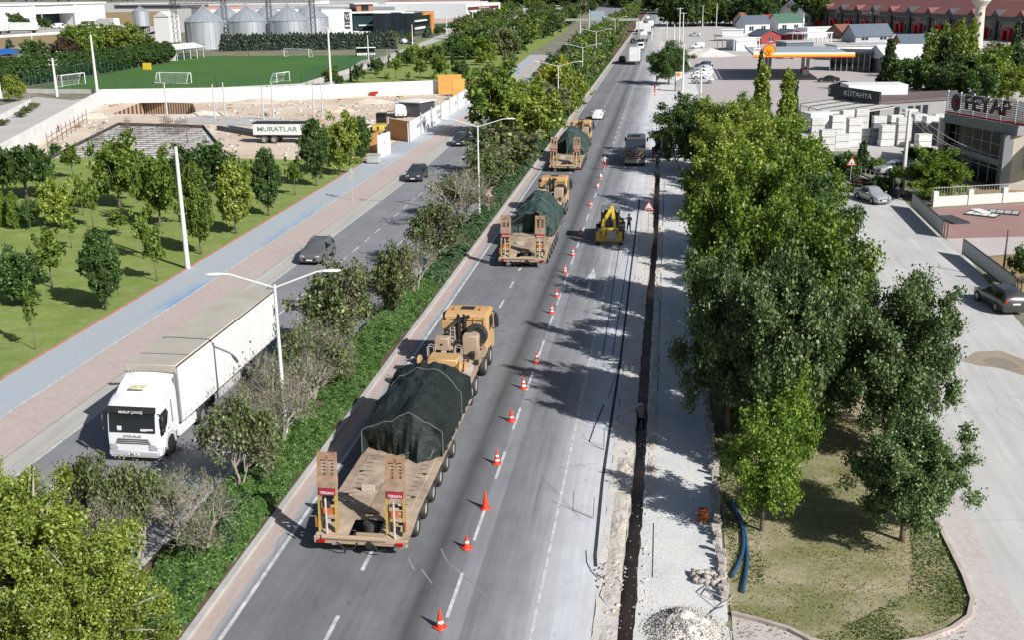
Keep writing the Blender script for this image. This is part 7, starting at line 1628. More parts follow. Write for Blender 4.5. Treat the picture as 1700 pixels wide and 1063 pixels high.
# fences of the pitch
def mesh_fence(label, pts, h, col=(.03, .09, .06), step=2.5, group=None, name='mesh_fence'):
    P = pxs(*pts); T = thing(name, label, 'fence', (P[0][0], P[0][1], 0), 0, group); o0 = Vector(P[0]); Q = [Vector(p) - o0 for p in P]
    cm = mat('fence steel ' + str(col), col, .6, .1); b = MB(); c_ = MB(); n = 0
    for a, e in zip(Q, Q[1:]):
        L = (e - a).length; k = max(1, int(L / step))
        for i in range(k + 1):
            p = a + (e - a) * i / k
            if n == 0: b.cyl((0, 0, 0), (0, 0, h), .06, n=5); po = b.obj('post', cm, T); po.location = (p.x, p.y, 0); n = 1
            else: linkmesh('post', po.data, T, (p.x, p.y, 0))
        for z in np.linspace(.3, h, 7): c_.tube([(a.x, a.y, z), (e.x, e.y, z)], .02, 3)
        kk = int(L / .8)
        for i in range(kk): p = a + (e - a) * i / kk; c_.tube([(p.x, p.y, .1), (p.x, p.y, h)], .018, 3)
    c_.obj('wire_panel', cm, T)
mesh_fence('green mesh fence between the tall screen and the pitch', ((42, 150), (120, 135), (200, 118), (285, 100), (340, 95)), 4.0)
mesh_fence('green mesh fence on the low wall along the near side of the pitch', ((560, 122), (640, 101)), 3.5); mesh_fence('green mesh fence behind the white site wall', ((45, 152), (160, 152), (360, 150), (500, 143), (560, 122)), 3.0, step=4)
def lowwall(label, pts, h, th=.3, m_='concrete', name='low_wall', z0=0.0):
    P = pxs(*pts); T = thing(name, label, 'wall', (P[0][0], P[0][1], 0)); o0 = P[0]; b = MB(); b.wall([(x - o0[0], y - o0[1]) for x, y in P], z0, h, th); b.obj('wall_body', M[m_] if isinstance(m_, str) else m_, T); return T
lowwall('low concrete wall around the near side of the pitch', ((45, 154), (160, 155), (360, 152), (500, 145), (575, 121), (640, 100)), .9)
# white wall around the building site
lowwall('tall white painted wall around the building site', ((-60, 296), (0, 277), (82, 227), (172, 171), (300, 169), (450, 167), (620, 159), (770, 153)), 2.6, .3, M['concrete_white'], 'site_wall')
# hoardings
def hoard(label, a, b_, h, m_, name='hoarding_panel', posts=0, txt=None):
    T, L = frame_at(name, label, 'hoarding', a, b_); b = MB(); b.b2(0, L, 0, .12, .05, h); b.obj('panel', m_, T)
    if posts:
        for i in range(posts + 1): b = MB(); b.cyl((L * i / posts, -.15, 0), (L * i / posts, -.15, h + .5), .09, n=6); b.obj('support_post', M['galv'], T)
    if txt:
        for (s_, x, z, sz, cc) in txt: text('lettering', s_, sz, cc, T, (L * x, -.02 if not posts else -.03, z), (PI / 2, 0, 0), .005)
orh = mat('orange hoarding sheet', (.60, .30, .07), .6, .08, .3, dirt=(.4, .2, .06), dirtamt=.3); orh2 = mat('brown hoarding sheet', (.42, .20, .06), .6, .1, .3)
greyt = mat('faded grey print', (.35, .36, .38)); blut = mat('blue print', (.15, .25, .45))
hoard('white printed hoarding along the cycle path', (679, 236), (794, 160), 2.7, M['white'], posts=8, txt=(('SATILIK OFİS', .12, 1.5, .8, greyt), ('KONUT', .35, 1.7, .9, greyt), ('PROJESİ', .36, .8, .7, blut), ('YAPI', .6, 1.4, .9, greyt)))
hoard('brown hoarding panel facing the loader', (647, 230), (679, 236), 2.9, orh2); hoard('small white printed hoarding at the park corner', (629, 263), (649, 255), 2.9, M['white'], txt=(('YAPI', .5, 1.7, .7, greyt), ('A.Ş.', .5, .9, .5, greyt)))
hoard('orange brown panel behind the small white hoarding', (603, 262), (630, 250), 2.6, orh2)
hoard('large orange hoarding at the back of the site', (728, 156), (767, 155), 3.8, orh); hoard('second orange hoarding right of the large one', (752, 160), (785, 158), 3.3, orh); hoard('narrow orange panel below the second one', (752, 166), (765, 163), 2.0, orh)
T, L = frame_at('site_shed', 'low flat roofed site shed behind the white hoarding', 'shed', (697, 195), (722, 190)); b = MB(); b.b2(0, L, 0, 4, 0, 2.4); b.obj('wall', M['dgrey'], T); b = MB(); b.b2(-.3, L + .3, -.3, 4.3, 2.4, 2.55); b.obj('roof', M['concrete_white'], T)
# rebar mats in the foundation pit, black stockpiles, membranes, debris
rebar = mat('rusty reinforcing steel', (.10, .075, .06), .9, .3, 2.0)
q0 = G(200, 235); T = thing('rebar_mat', 'wide rusty reinforcement mat with upright starter bars in the foundation pit', 'rebar', (q0[0], q0[1], -.5))
def insidep(x, y, region):
    c = False; j = len(region) - 1
    for i in range(len(region)):
        if (region[i][1] > y) != (region[j][1] > y) and x < (region[j][0] - region[i][0]) * (y - region[i][1]) / (region[j][1] - region[i][1]) + region[i][0]: c = not c
        j = i
    return c
b = MB(); xs = [p[0] for p in RB]; ys = [p[1] for p in RB]; RBi = dilate(RB, .93)
for k in range(int((max(ys) - min(ys)) / 2)):
    y = min(ys) + k * 2.0; seg = [x for x in np.arange(min(xs), max(xs), .5) if insidep(x, y, RBi)]
    if len(seg) > 1: b.tube([(seg[0] - q0[0], y - q0[1], .35), (seg[-1] - q0[0], y - q0[1], .35)], .05, 3)
for k in range(int((max(xs) - min(xs)) / 3)):
    x = min(xs) + k * 3.0; seg = [y for y in np.arange(min(ys), max(ys), .5) if insidep(x, y, RBi)]
    if len(seg) > 1: b.tube([(x - q0[0], seg[0] - q0[1], .4), (x - q0[0], seg[-1] - q0[1], .4)], .05, 3)
b.obj('bar_grid', rebar, T)
for k in range(34):
    x, y = rnd.uniform(min(xs), max(xs)), rnd.uniform(min(ys), max(ys))
    if not insidep(x, y, RBi): continue
    b = MB(); x -= q0[0]; y -= q0[1]
    for dx in (-.4, -.13, .13, .4):
        for dy in (-.4, .4): b.tube([(x + dx, y + dy, 0), (x + dx + rnd.uniform(-.05, .05), y + dy, 2.3)], .022, 3)
    for z in (.7, 1.2, 1.7): b.tube([(x - .4, y - .4, z), (x + .4, y - .4, z), (x + .4, y + .4, z), (x - .4, y + .4, z), (x - .4, y - .4, z)], .018, 3)
    b.obj('starter_cage', rebar, T)
T = thing('edge_railing', 'thin timber and steel railing along the left edge of the foundation pit', 'railing', (*G(80, 248), 0)); o0 = G(80, 248); P = [G(80, 248), G(145, 205)]
b = MB()
for i in range(10): x, y = [P[0][k] + (P[1][k] - P[0][k]) * i / 9 - o0[k] for k in (0, 1)]; b.tube([(x, y, 0), (x, y, 2.2)], .06, 4)
b.tube([(0, 0, 1.6), (P[1][0] - o0[0], P[1][1] - o0[1], 1.6)], .05, 4); b.tube([(0, 0, .9), (P[1][0] - o0[0], P[1][1] - o0[1], .9)], .05, 4); b.obj('rails', rebar, T)
def scatter(name, m_, n, posf, smin, smax, seed, flat=.6, kind='stuff'):
    rs = np.random.RandomState(seed); V, Fc = [], []; base = np.array([(-1, -1, -1), (1, -1, -1), (1, 1, -1), (-1, 1, -1), (-1, -1, 1), (1, -1, 1), (1, 1, 1), (-1, 1, 1)]) * .5
    fc = np.array([(0, 3, 2, 1), (4, 5, 6, 7), (0, 1, 5, 4), (1, 2, 6, 5), (2, 3, 7, 6), (3, 0, 4, 7)])
    for i in range(n):
        s_ = rs.uniform(smin, smax); d = np.array([1, rs.uniform(.5, 1), flat * rs.uniform(.5, 1.2)]) * s_
        v = (base + rs.uniform(-.14, .14, (8, 3))) * d; e = Matrix.Rotation(rs.uniform(0, 6.3), 3, 'Z') @ Matrix.Rotation(rs.uniform(-.5, .5), 3, 'X'); v = v @ np.array(e).T
        x, y, z = posf(rs); V.append(v + np.array([x, y, z + d[2] * .3])); Fc.append(fc + i * 8)
    o = linkmesh(name, npmesh(name, np.concatenate(V), np.concatenate(Fc), m_)); o['kind'] = kind; return o
def heap(name, label, cat, loc, r, h, m_, seed, sy=1.0, n=26):
    T = thing(name, label, cat, loc); b = MB(); g_ = []
    for i in range(n + 1):
        row = []
        for j in range(n + 1):
            x, y = (i / n * 2 - 1), (j / n * 2 - 1); d = math.hypot(x, y); z = max(0, math.cos(min(1, d) * PI / 2)) ** 1.2
            z = z * (1 + .5 * mnoise.noise(Vector((x * 2.5, y * 2.5, seed)))) + .10 * mnoise.noise(Vector((x * 9, y * 9, seed))) * (d < .95)
            row.append(b.bm.verts.new((x * r, y * r * sy, max(-.02, z * h - .02 if d < 1 else -.02))))
        g_.append(row)
    for i in range(n):
        for j in range(n): b.bm.faces.new((g_[i][j], g_[i + 1][j], g_[i + 1][j + 1], g_[i][j + 1]))
    b.obj('pile', m_, T, True); return T
blackm = mat('black foil', (.04, .042, .048), .5, .3, 1.0, bump=.4)
for i, (px, py) in enumerate(((446, 158), (475, 157), (485, 158), (585, 156), (635, 154))):
    q = G(px, py); heap('foil_stack', 'small dark foil covered stack along the white wall, %s' % ('leftmost', 'second from the left', 'lowest one', 'middle one', 'tallest at the right')[i], 'stack', (q[0], q[1] - 1, .02), 1.3, 1.8, blackm, i, n=10)
heap('earth_mound', 'low mound of brown earth at the back of the site', 'earth', (*G(560, 159), .0), 9, .8, M['earth'], 3, .3)
heap('gravel_heap', 'pale gravel heap beside the white people carrier', 'gravel heap', (*G(1168, 92), 0), 10, 2.0, M['dustpath'], 5, .8)
q = G(621, 160); T = thing('red_barrow', 'red wheelbarrow tipped near the white wall', 'barrow', (q[0], q[1], 0)); b = MB(); b.prism([Vector((-.7, 0, .3)), Vector((.6, 0, .5)), Vector((.8, 0, 1.0)), Vector((-.9, 0, .9))], (0, .8, 0)); b.obj('tray', M['red'], T)
T, L = frame_at('formwork_stack', 'long dark formwork panels lying beside the foundation pit', 'formwork', (360, 216), (450, 232)); b = MB(); b.b2(0, L, 0, .6, 0, .7); b.b2(0, L * .7, 2, 2.6, 0, .5); b.obj('panels', M['dgrey'], T)
T, L = frame_at('concrete_slab', 'pale flat concrete strip across the site', 'slab', (280, 202), (470, 212)); b = MB(); b.b2(0, L, 0, 9, 0, .12); b.obj('slab', M['concrete'], T)
wood_ = mat('site timber', (.38, .27, .16), .85, .25, 2.0)
def onlot(r):
    while True:
        x, y = r.uniform(-105, -42), r.uniform(130, 228)
        if insidep(x, y, dilate(CS, .94)) and not insidep(x, y, dilate(RB, 1.05)) and not insidep(x, y, dilate(PIT, 1.1)): return (x, y, .02)
scatter('site_debris', wood_, 90, onlot, .3, 1.6, 21, .12); scatter('site_debris', mat('grey site scrap', (.25, .25, .25), .8, .3, 1.0), 60, onlot, .2, 1.0, 22, .3); scatter('site_debris', M['dustpath'], 380, onlot, .15, .7, 23, .3)
for i, (px, py, r) in enumerate(((430, 170, 6), (620, 170, 5), (560, 185, 4), (150, 195, 4), (345, 190, 4))): heap('earth_mound', 'low sandy mound %s' % ('behind the bare columns', 'by the red wheelbarrow', 'in the middle of the cleared site', 'left of the timber lined pit', 'right of the timber lined pit')[i], 'earth', (*G(px, py), .0), r, .7, M['earth'], 30 + i, .5)
# factory
T, L = frame_at('factory_building', 'white factory block with dark emblem panels left of the glazed offices', 'building', (536, 61), (586, 60)); h = vh(60, 46)
b = MB(); b.b2(0, L, 0, 30, 0, h); b.obj('wall', whitehall, T)
b = MB(); b.b2(L * .75, L * .93, -.25, 0, h * .55, h * .93); b.b2(L * .75, L * .93, -.25, 0, h * .30, h * .52); b.obj('emblem_panel', M['dgrey'], T)
b = MB(); x = L * .84; b.tube([(x - 1.0, -.3, h * .84), (x - .3, -.3, h * .66), (x + .5, -.3, h * .66), (x + 1.1, -.3, h * .78), (x + .9, -.3, h * .86), (x - .1, -.3, h * .78)], .18, 5); b.obj('emblem', M['plate'], T)
b = MB(); b.b2(L * .76, L * .92, -.3, -.26, h * .38, h * .43); b.obj('emblem_band', M['plate'], T)
T, L = frame_at('store_sign', 'long white parapet with black lettering above the conifer row', 'sign', (556, 62), (648, 58)); b = MB(); z = vh(60, 4); b.b2(0, L, -3, -2.6, 0, vh(60, 9)); b.obj('parapet', whitehall, T)
text('lettering', 'FABRİKA SATIŞ MAĞAZASI', 2.0, mat('black lettering', (.03, .03, .03)), T, (L * .34, -3.05, vh(60, 5)), (PI / 2, 0, 0), .1, sx=1.12)
b = MB(); [b.b2(L * (.72 + i * .055), L * (.72 + i * .055) + 1.4, -3.05, -3.0, vh(60, 4.5), vh(60, 7)) for i in range(5)]; b.obj('picture_panel', M['dgrey'], T)
T, L = frame_at('office_building', 'glazed factory offices with white roof bands', 'building', (588, 59), (668, 57)); h = vh(58, 40)
b = MB(); b.b2(0, L, 0, 24, 0, h * .96); b.obj('curtain_wall', greeng, T); b = MB(); b.b2(-1, L + 1, -1.5, 25, h * .96, h * 1.02); b.b2(L * .1, L + .5, -.8, 0, h * .42, h * .47); b.b2(-.5, L + .5, -3, 0, h * .1, h * .2); b.obj('white_band', whitehall, T)
b = MB(); b.b2(2, L - 12, 2, 22, h * 1.02, h * 1.34); b.obj('upper_storey', mat('brown panel', (.30, .14, .08), .6), T); b = MB(); b.b2(4, L - 14, 1.9, 2, h * 1.06, h * 1.3); b.obj('upper_windows', winb, T); b = MB(); b.b2(1, L - 10, 1, 23, h * 1.34, h * 1.38); b.obj('roof', M['white'], T)
b = MB(); [b.b2(i * L / 22, i * L / 22 + .12, -.03, 0, 0, h * .96) for i in range(23)]; b.obj('mullion', M['steel'], T)
T, L = frame_at('stair_tower', 'white framed stair tower at the office corner', 'building', (668, 60), (689, 59)); h = vh(58, 40); b = MB(); b.b2(0, L, 0, 8, 0, h); b.obj('wall', whitehall, T)
b = MB(); [b.b2(L * .35, L * .8, -.1, 0, h * a, h * (a + .22)) for a in (.1, .4, .68)]; b.obj('window', winb, T)
T, L = frame_at('office_wing', 'right office wing with orange portal frame', 'building', (689, 60), (720, 54)); h = vh(56, 38); b = MB(); b.b2(0, L, .1, 18, 0, h); b.obj('wall', winb, T)
b = MB(); b.b2(L * .45, L, -.4, .1, h * .86, h); b.b2(L * .86, L, -.4, .1, 0, h * .86); b.obj('orange_frame', mat('orange cladding', (.55, .24, .07)), T); b = MB(); b.b2(0, L * .55, -1, 0, h * .3, h * .38); b.b2(0, L * .55, -1, 0, h * .62, h * .68); b.obj('white_band', whitehall, T)
T, L = frame_at('warehouse', 'long low white hall behind the orange framed offices', 'warehouse', (662, 42), (778, 36)); h = vh(38, 26); b = MB(); b.b2(0, L, 0, 80, 0, h); b.obj('wall', mat('light grey cladding', (.5, .52, .55), .6), T); b = MB(); b.b2(-1, L + 1, -2, 82, h, h + 1.5); b.obj('roof', M['white'], T)
T, L = frame_at('shop_hall', 'white hall front with dark red name strip and pictures', 'building', (775, 44), (831, 38)); h = vh(40, 36); b = MB(); b.b2(0, L, 0, 40, 0, h); b.obj('wall', whitehall, T)
b = MB(); b.b2(L * .03, L * .93, -.3, 0, h * .74, h * .87); b.obj('name_strip', mat('dark red strip', (.13, .02, .02)), T); text('lettering', 'BACKCAN  KARBEYAZ  PATRON', h * .07, M['plate'], T, (L * .48, -.35, h * .80), (PI / 2, 0, 0), .05, sx=1.3)
b = MB(); [b.b2(L * (.1 + .2 * i), L * (.23 + .2 * i), -.2, 0, h * .5, h * .62) for i in range(4)]; b.obj('window', winb, T)
T, L = frame_at('boundary_wall', 'brown and green boundary wall in front of the lorry park', 'wall', (720, 46), (850, 44)); b = MB(); b.b2(0, L, 0, .4, 0, 2.2); b.obj('wall', mat('dark green base', (.03, .07, .05)), T); b = MB(); b.b2(0, L, 0, .5, 2.2, 4.6); b.obj('upper_band', mat('pinkish wall', (.40, .30, .27)), T)
T, L = frame_at('road_gantry', 'steel sign gantry over the left carriageway', 'gantry', (963, 62), (1060, 62)); h = vh(60, 27); b = MB(); b.b2(-6, L, 0, .5, h, h + .8); b.cyl((0, 0, 0), (0, 0, h), .25, n=8); b.cyl((L, 0, 0), (L, 0, h), .25, n=8); b.obj('truss', M['galv'], T)
T, L = frame_at('road_gantry', 'far sign gantry with pale boards across the left carriageway', 'gantry', (980, 40), (1003, 40)); h = vh(40, 20); b = MB(); b.b2(0, L, 0, .3, h * .4, h * 1.1); b.obj('sign_board', mat('pale blue board', (.4, .48, .55)), T); b = MB(); b.cyl((L / 2, .3, 0), (L / 2, .3, h), .3, n=8); b.obj('post', M['galv'], T)
T, L = frame_at('bridge_sign', 'dark blue footbridge band at the very end of the road', 'bridge', (1065, 16), (1100, 16)); h = vh(16, 8); b = MB(); b.b2(0, L, 0, 2, h * .4, h); b.obj('deck', mat('dark blue band', (.03, .05, .13)), T); b = MB(); b.cyl((0, 1, 0), (0, 1, h * .4), .6, n=8); b.cyl((L, 1, 0), (L, 1, h * .4), .6, n=8); b.obj('pier', M['concrete'], T)
# far industrial halls on the left skyline
for i, (a, c_, hp, mm) in enumerate((((-20, 22), (170, 18), 16, 'white'), ((190, 14), (300, 14), 8, 'dgrey'), ((345, 32), (420, 30), 22, 'white'), ((425, 26), (560, 25), 16, 'concrete_white'), ((200, 8), (520, 6), 7, 'concrete_white'), ((640, 8), (840, 6), 7, 'white'))):
    T, L = frame_at('warehouse', ('pale hall at the upper left behind the big white one', 'low dark hall beyond the dry field', 'white hall behind the left silos', 'pale hall behind the right silos', 'very distant pale halls above the silos', 'very distant white halls above the lorry park')[i], 'warehouse', a, c_); h = vh((a[1] + c_[1]) / 2, hp)
    b = MB(); b.b2(0, L, 0, 40, 0, h * .85); b.obj('wall', M[mm], T); b = MB(); b.b2(-.5, L + .5, -.5, 41, h * .85, h); b.obj('roof', metal_roof('faded hall roof %d' % (i % 3), ((.45, .46, .48), (.3, .31, .33), (.40, .2, .17))[i % 3]), T)
T, L = frame_at('street_wall', 'white parapet wall with railing at the left street corner', 'wall', (0, 200), (52, 172)); b = MB(); b.b2(0, L, 0, .3, 0, .8); b.obj('wall', M['concrete_white'], T); b = MB(); [b.cyl((i * L / 14, .15, .8), (i * L / 14, .15, 1.5), .04, n=4) for i in range(15)]; b.tube([(0, .15, 1.5), (L, .15, 1.5)], .04, 4); b.obj('railing', M['galv'], T)
T, L = frame_at('garden_shelter', 'blue tarpaulin roof beside the dark screen at the left edge', 'shelter', (-10, 102), (38, 98)); b = MB(); b.prism([Vector((0, 0, 2.2)), Vector((0, 6, 3.2)), Vector((0, 6, 3.0)), Vector((0, 0, 2.0))], (L, 0, 0)); b.obj('tarpaulin_roof', mat('blue sheet', (.02, .12, .42), .5), T); b = MB(); [b.cyl((x, 3, 0), (x, 3, 2.5), .08, n=5) for x in (1, L / 2, L - 1)]; b.obj('post', M['galv'], T)
T, L = frame_at('garden_house', 'long white garden house with grey roof behind the pitch screen', 'building', (36, 96), (100, 92)); b = MB(); b.b2(0, L, 0, 6, 0, 2.8); b.obj('wall', M['concrete_white'], T); b = MB(); b.b2(-.5, L + .5, -.5, 6.5, 2.8, 3.0); b.obj('roof', metal_roof('light grey roof', (.42, .42, .42)), T)

# ---------------------------------------------------------------- right side: station, shops
T = thing('fuel_canopy', 'long fuel station canopy with yellow and red edge', 'canopy', (0, 0, 0))
P0 = G(1250, 93.5, 5.2); P1 = G(1421, 94.5, 5.2); Yb = G(1262, 77, 5.6)[1]; x0, x1, y0, y1 = P0[0], P1[0], (P0[1] + P1[1]) / 2, Yb
b = MB(); b.b2(x0 + .2, x1 - .2, y0 + .2, y1, 5.25, 5.6); b.obj('roof', mat('grey canopy roof', (.34, .38, .42), .5, .08, .4), T)
b = MB(); b.b2(x0, x1, y0 - .02, y0 + .1, 5.75, 6.15); b.b2(x0, x0 + .15, y0, y1, 5.7, 6.05); b.obj('white_fascia', M['white'], T)
b = MB(); b.b2(x0 - .05, x1 + .05, y0 - .1, y0 + .1, 5.3, 5.75); b.obj('yellow_fascia', mat('signal yellow fascia', (.75, .42, .02), .4, .03), T)
b = MB(); b.b2(x0 - .05, x1 + .05, y0 - .12, y0 + .12, 5.1, 5.3); b.obj('red_fascia', mat('signal red fascia', (.55, .04, .01), .4, .03), T)
for px in (1271, 1277, 1332, 1340):
    q = G(px, 123 if px % 2 else 121); b = MB(); b.b2(q[0] - .35, q[0] + .35, q[1] - .35, q[1] + .35, 0, 5.2); b.obj('column', M['greywall'], T)
for px, lb in ((1275, 'left fuel pump island under the canopy'), (1336, 'right fuel pump island under the canopy')):
    q = G(px, 125); t2 = thing('fuel_pump', lb, 'fuel pump', (q[0], q[1], 0)); b = MB(); b.b2(-1.2, 1.2, -.5, .5, 0, .2); b.obj('island', M['concrete'], t2); b = MB(); b.b2(-.6, .6, -.3, .3, .2, 2.1, bev=.05); b.obj('pump_body', M['plate'], t2); b = MB(); b.b2(-.5, .5, -.33, -.31, 1.4, 1.9); b.obj('pump_screen', M['red'], t2)
shy = mat('emblem yellow', (.80, .45, .01), .4, .03); shr = mat('emblem red', (.60, .03, .01), .4, .03)
def shell(T, x, y, z, r):
    def sh(k, yy, m_, nm): 
        pts = [Vector((x - r * .35 * k, yy, z - r * .75 * k)), Vector((x + r * .35 * k, yy, z - r * .75 * k)), Vector((x + r * .42 * k, yy, z - r * .5 * k))]
        for i in range(11): a = -.15 + (PI + .3) * i / 10; pts.append(Vector((x + math.cos(a) * r * k, yy, z + math.sin(a) * r * .95 * k)))
        pts.append(Vector((x - r * .42 * k, yy, z - r * .5 * k))); b = MB(); b.prism(pts, (0, .03, 0)); b.obj(nm, m_, T)
    sh(1, y, shr, 'emblem_outline'); sh(.84, y - .012, shy, 'emblem_fill')
    b = MB(); [b.tube([(x, y - .03, z - r * .55), (x + math.cos(a) * r * .78, y - .03, z + math.sin(a) * r * .74)], r * .035, 4) for a in (.45, .95, 1.57, 2.19, 2.69)]; b.obj('emblem_rib', shr, T)
q = G(1273, 93, 6.2); T = thing('station_emblem', 'round yellow shell emblem on the left of the fuel canopy', 'sign', (x0 + 3.2, y0 - .2, 6.6)); shell(T, 0, 0, 0, 1.35)
T = thing('station_board', 'small white name board left of the canopy emblem', 'sign', (x0 + .9, y0 + .3, 6.15)); b = MB(); b.b2(-.9, .9, 0, .1, 0, 1.0); b.obj('panel', M['plate'], T); text('lettering', 'TURCAS', .45, M['red'], T, (0, -.02, .5), (PI / 2, 0, 0), .01, sx=.9)
q = G(1126, 151); T = thing('price_sign', 'white totem with yellow shell emblem at the roadside', 'sign', (q[0], q[1], 0)); h = HT(1126, 151, 1124, 119)
b = MB(); b.b2(-.75, .75, 0, .35, 0, h * .5); b.obj('totem_base', mat('silver base', (.40, .38, .36), .4), T); b = MB(); b.b2(-.78, .78, -.02, .37, h * .5, h); b.obj('totem_head', M['white'], T); b = MB(); b.prism([Vector((-.76, -.03, h * .5)), Vector((.76, -.03, h * .72)), Vector((.76, -.03, h * .3)), Vector((-.76, -.03, h * .3))], (0, .005, 0)); b.obj('grey_swoosh', mat('grey swoosh', (.33, .32, .32)), T); shell(T, -.05, -.04, h * .86, .48)
# prefabricated houses
def house(label, a, b_, hpx, dep, wall, roof, ridge='x', hr=.35, win=2, porch=False):
    T, L = frame_at('prefab_house', label, 'house', a, b_, 'prefabricated show houses'); h = vh((a[1] + b_[1]) / 2, hpx); b = MB(); b.b2(0, L, 0, dep, 0, h); b.obj('wall', wall, T)
    rh = L * hr if ridge == 'y' else dep * hr
    b = MB(); e = .5
    if ridge == 'x': b.prism([Vector((-e, -e, h - .1)), Vector((-e, dep / 2, h + rh)), Vector((-e, dep + e, h - .1)), Vector((-e, dep / 2, h + rh - .25))], (L + 2 * e, 0, 0))
    else: b.prism([Vector((-e, -e, h - .1)), Vector((L / 2, -e, h + rh)), Vector((L + e, -e, h - .1)), Vector((L / 2, -e, h + rh - .25))], (0, dep + 2 * e, 0))
    b.obj('roof', roof, T)
    g_ = MB()
    if ridge == 'y': g_.prism([Vector((0, 0, h)), Vector((L, 0, h)), Vector((L / 2, 0, h + rh - .2))], (0, dep, 0))
    else: g_.prism([Vector((0, 0, h)), Vector((0, dep, h)), Vector((0, dep / 2, h + rh - .2))], (L, 0, 0))
    g_.obj('gable', wall, T)
    for i in range(win): x = L * (i + .5) / win; b = MB(); b.b2(x - L * .09, x + L * .09, -.05, .02, h * .3, h * .75); w_ = b.obj('window', winb, T); b = MB(); b.b2(x - L * .11, x + L * .11, -.08, -.05, h * .25, h * .3); b.b2(x - .05, x + .05, -.08, -.05, h * .3, h * .75); b.obj('window_frame', M['white'], w_)
white = M['white']; redw = mat('dark red boards', (.25, .035, .03), .7, .1); greenr = mat('green roof sheet', (.07, .14, .10), .6, .1); brn = mat('brown tile roof', (.20, .085, .05), .8, .1)
house('pale show house with slate roof and one dormer', (1237, 56), (1277, 55), 16, 9, white, slate); house('brown roofed house behind the slate roofed one', (1236, 45), (1266, 44), 12, 9, mat('beige wall', (.4, .35, .28)), brn)
house('green roofed show house in the back row', (1292, 52), (1331, 51), 14, 10, white, greenr); house('white two storey gabled house with blue grey roof', (1333, 44), (1352, 43), 22, 16, white, slate, 'x')
house('small red roofed shed between the houses', (1278, 50), (1292, 49), 14, 8, redw, mat('crimson roof', (.25, .03, .04))); house('dark glazed house at the tree belt', (1290, 43), (1330, 42), 18, 10, M['dgrey'], slate)
house('dark red cabin with white trim at the left', (1263, 73), (1296, 72), 14, 9, redw, slate, 'y', .25, 1); house('dark red cabin with white trim at the right', (1304, 71), (1334, 70), 13, 9, redw, slate, 'y', .25, 1)
house('grey gabled house with large slate roof', (1420, 70), (1481, 68), 9, 8, mat('grey boards', (.36, .38, .42)), slate, 'x', .5); house('orange timber house with slate roof', (1500, 92), (1548, 91), 12, 9, mat('orange boards', (.45, .19, .08)), slate, 'x', .4, 2)
house('small brown house behind the white pergola', (1398, 64), (1420, 63), 10, 8, mat('dull brown boards', (.22, .12, .09)), brn)
for i, (a, c_, hp, lb) in enumerate((((1199, 60), (1232, 60), 10, 'white flat roofed container row in the far yard'), ((1200, 68), (1268, 66), 9, 'long white canopy in front of the slate roofed house'), ((1205, 80), (1222, 84), 16, 'small white display unit at the yard corner'), ((1218, 84), (1260, 80), 17, 'white flat roofed stand with wavy side panels'), ((1340, 62), (1410, 60), 14, 'long white flat roof beside the pergola'), ((1340, 73), (1380, 70), 15, 'white lattice pergola in the show house yard'), ((1388, 100), (1500, 98), 22, 'large white shed wall behind the canopy'), ((1455, 80), (1540, 75), 4, 'white tent roofs by the orange timber house'), ((1305, 83), (1350, 82), 12, 'grey fence and tubs in front of the right cabin'))):
    T, L = frame_at('show_pavilion', lb, 'pavilion', a, c_); h = vh((a[1] + c_[1]) / 2, hp); open_ = i in (1, 3, 5)
    b = MB(); b.b2(-.3, L + .3, -.3, 7 if i < 4 else 9, h, h + .3); b.obj('roof', M['white'] if i not in (6, 8) else M['greywall'], T)
    b = MB()
    if open_: [b.cyl((x, y, 0), (x, y, h), .15, n=6) for x in np.linspace(0, L, 6) for y in (0, 6)]; [b.tube([(x, 0, 0), (x + L / 10, 0, h)], .08, 4) for x in np.linspace(0, L * .9, 10) if i == 5]
    else: b.b2(0, L, 0, 6.5 if i < 4 else 8.5, 0, h)
    b.obj('wall' if not open_ else 'frame', M['white'] if i != 8 else slate, T)
T, L = frame_at('marquee', 'white pointed marquee roof beside the dark station shop', 'tent', (1440, 116), (1475, 122)); b = MB(); h = 3.2; b.prism([Vector((-1, -1, h)), Vector((L / 2, -1, h + 3)), Vector((L + 1, -1, h))], (0, 14, 0)); b.obj('roof', M['white'], T); b = MB(); b.b2(0, L, 0, 12, 0, h); b.obj('wall', M['greywall'], T)
T, L = frame_at('station_shop', 'dark glazed station shop behind the canopy columns', 'shop', (1365, 120), (1432, 122)); b = MB(); b.b2(0, L, 6, 16, 0, 4.2); b.obj('wall', M['glass'], T); b = MB(); b.b2(-.5, L + .5, 5, 17, 4.2, 4.6); b.obj('roof', M['dgrey'], T); b = MB(); [b.b2(i * L / 7, i * L / 7 + .15, 5.9, 6, 0, 4.2) for i in range(8)]; b.obj('mullion', M['galv'], T)
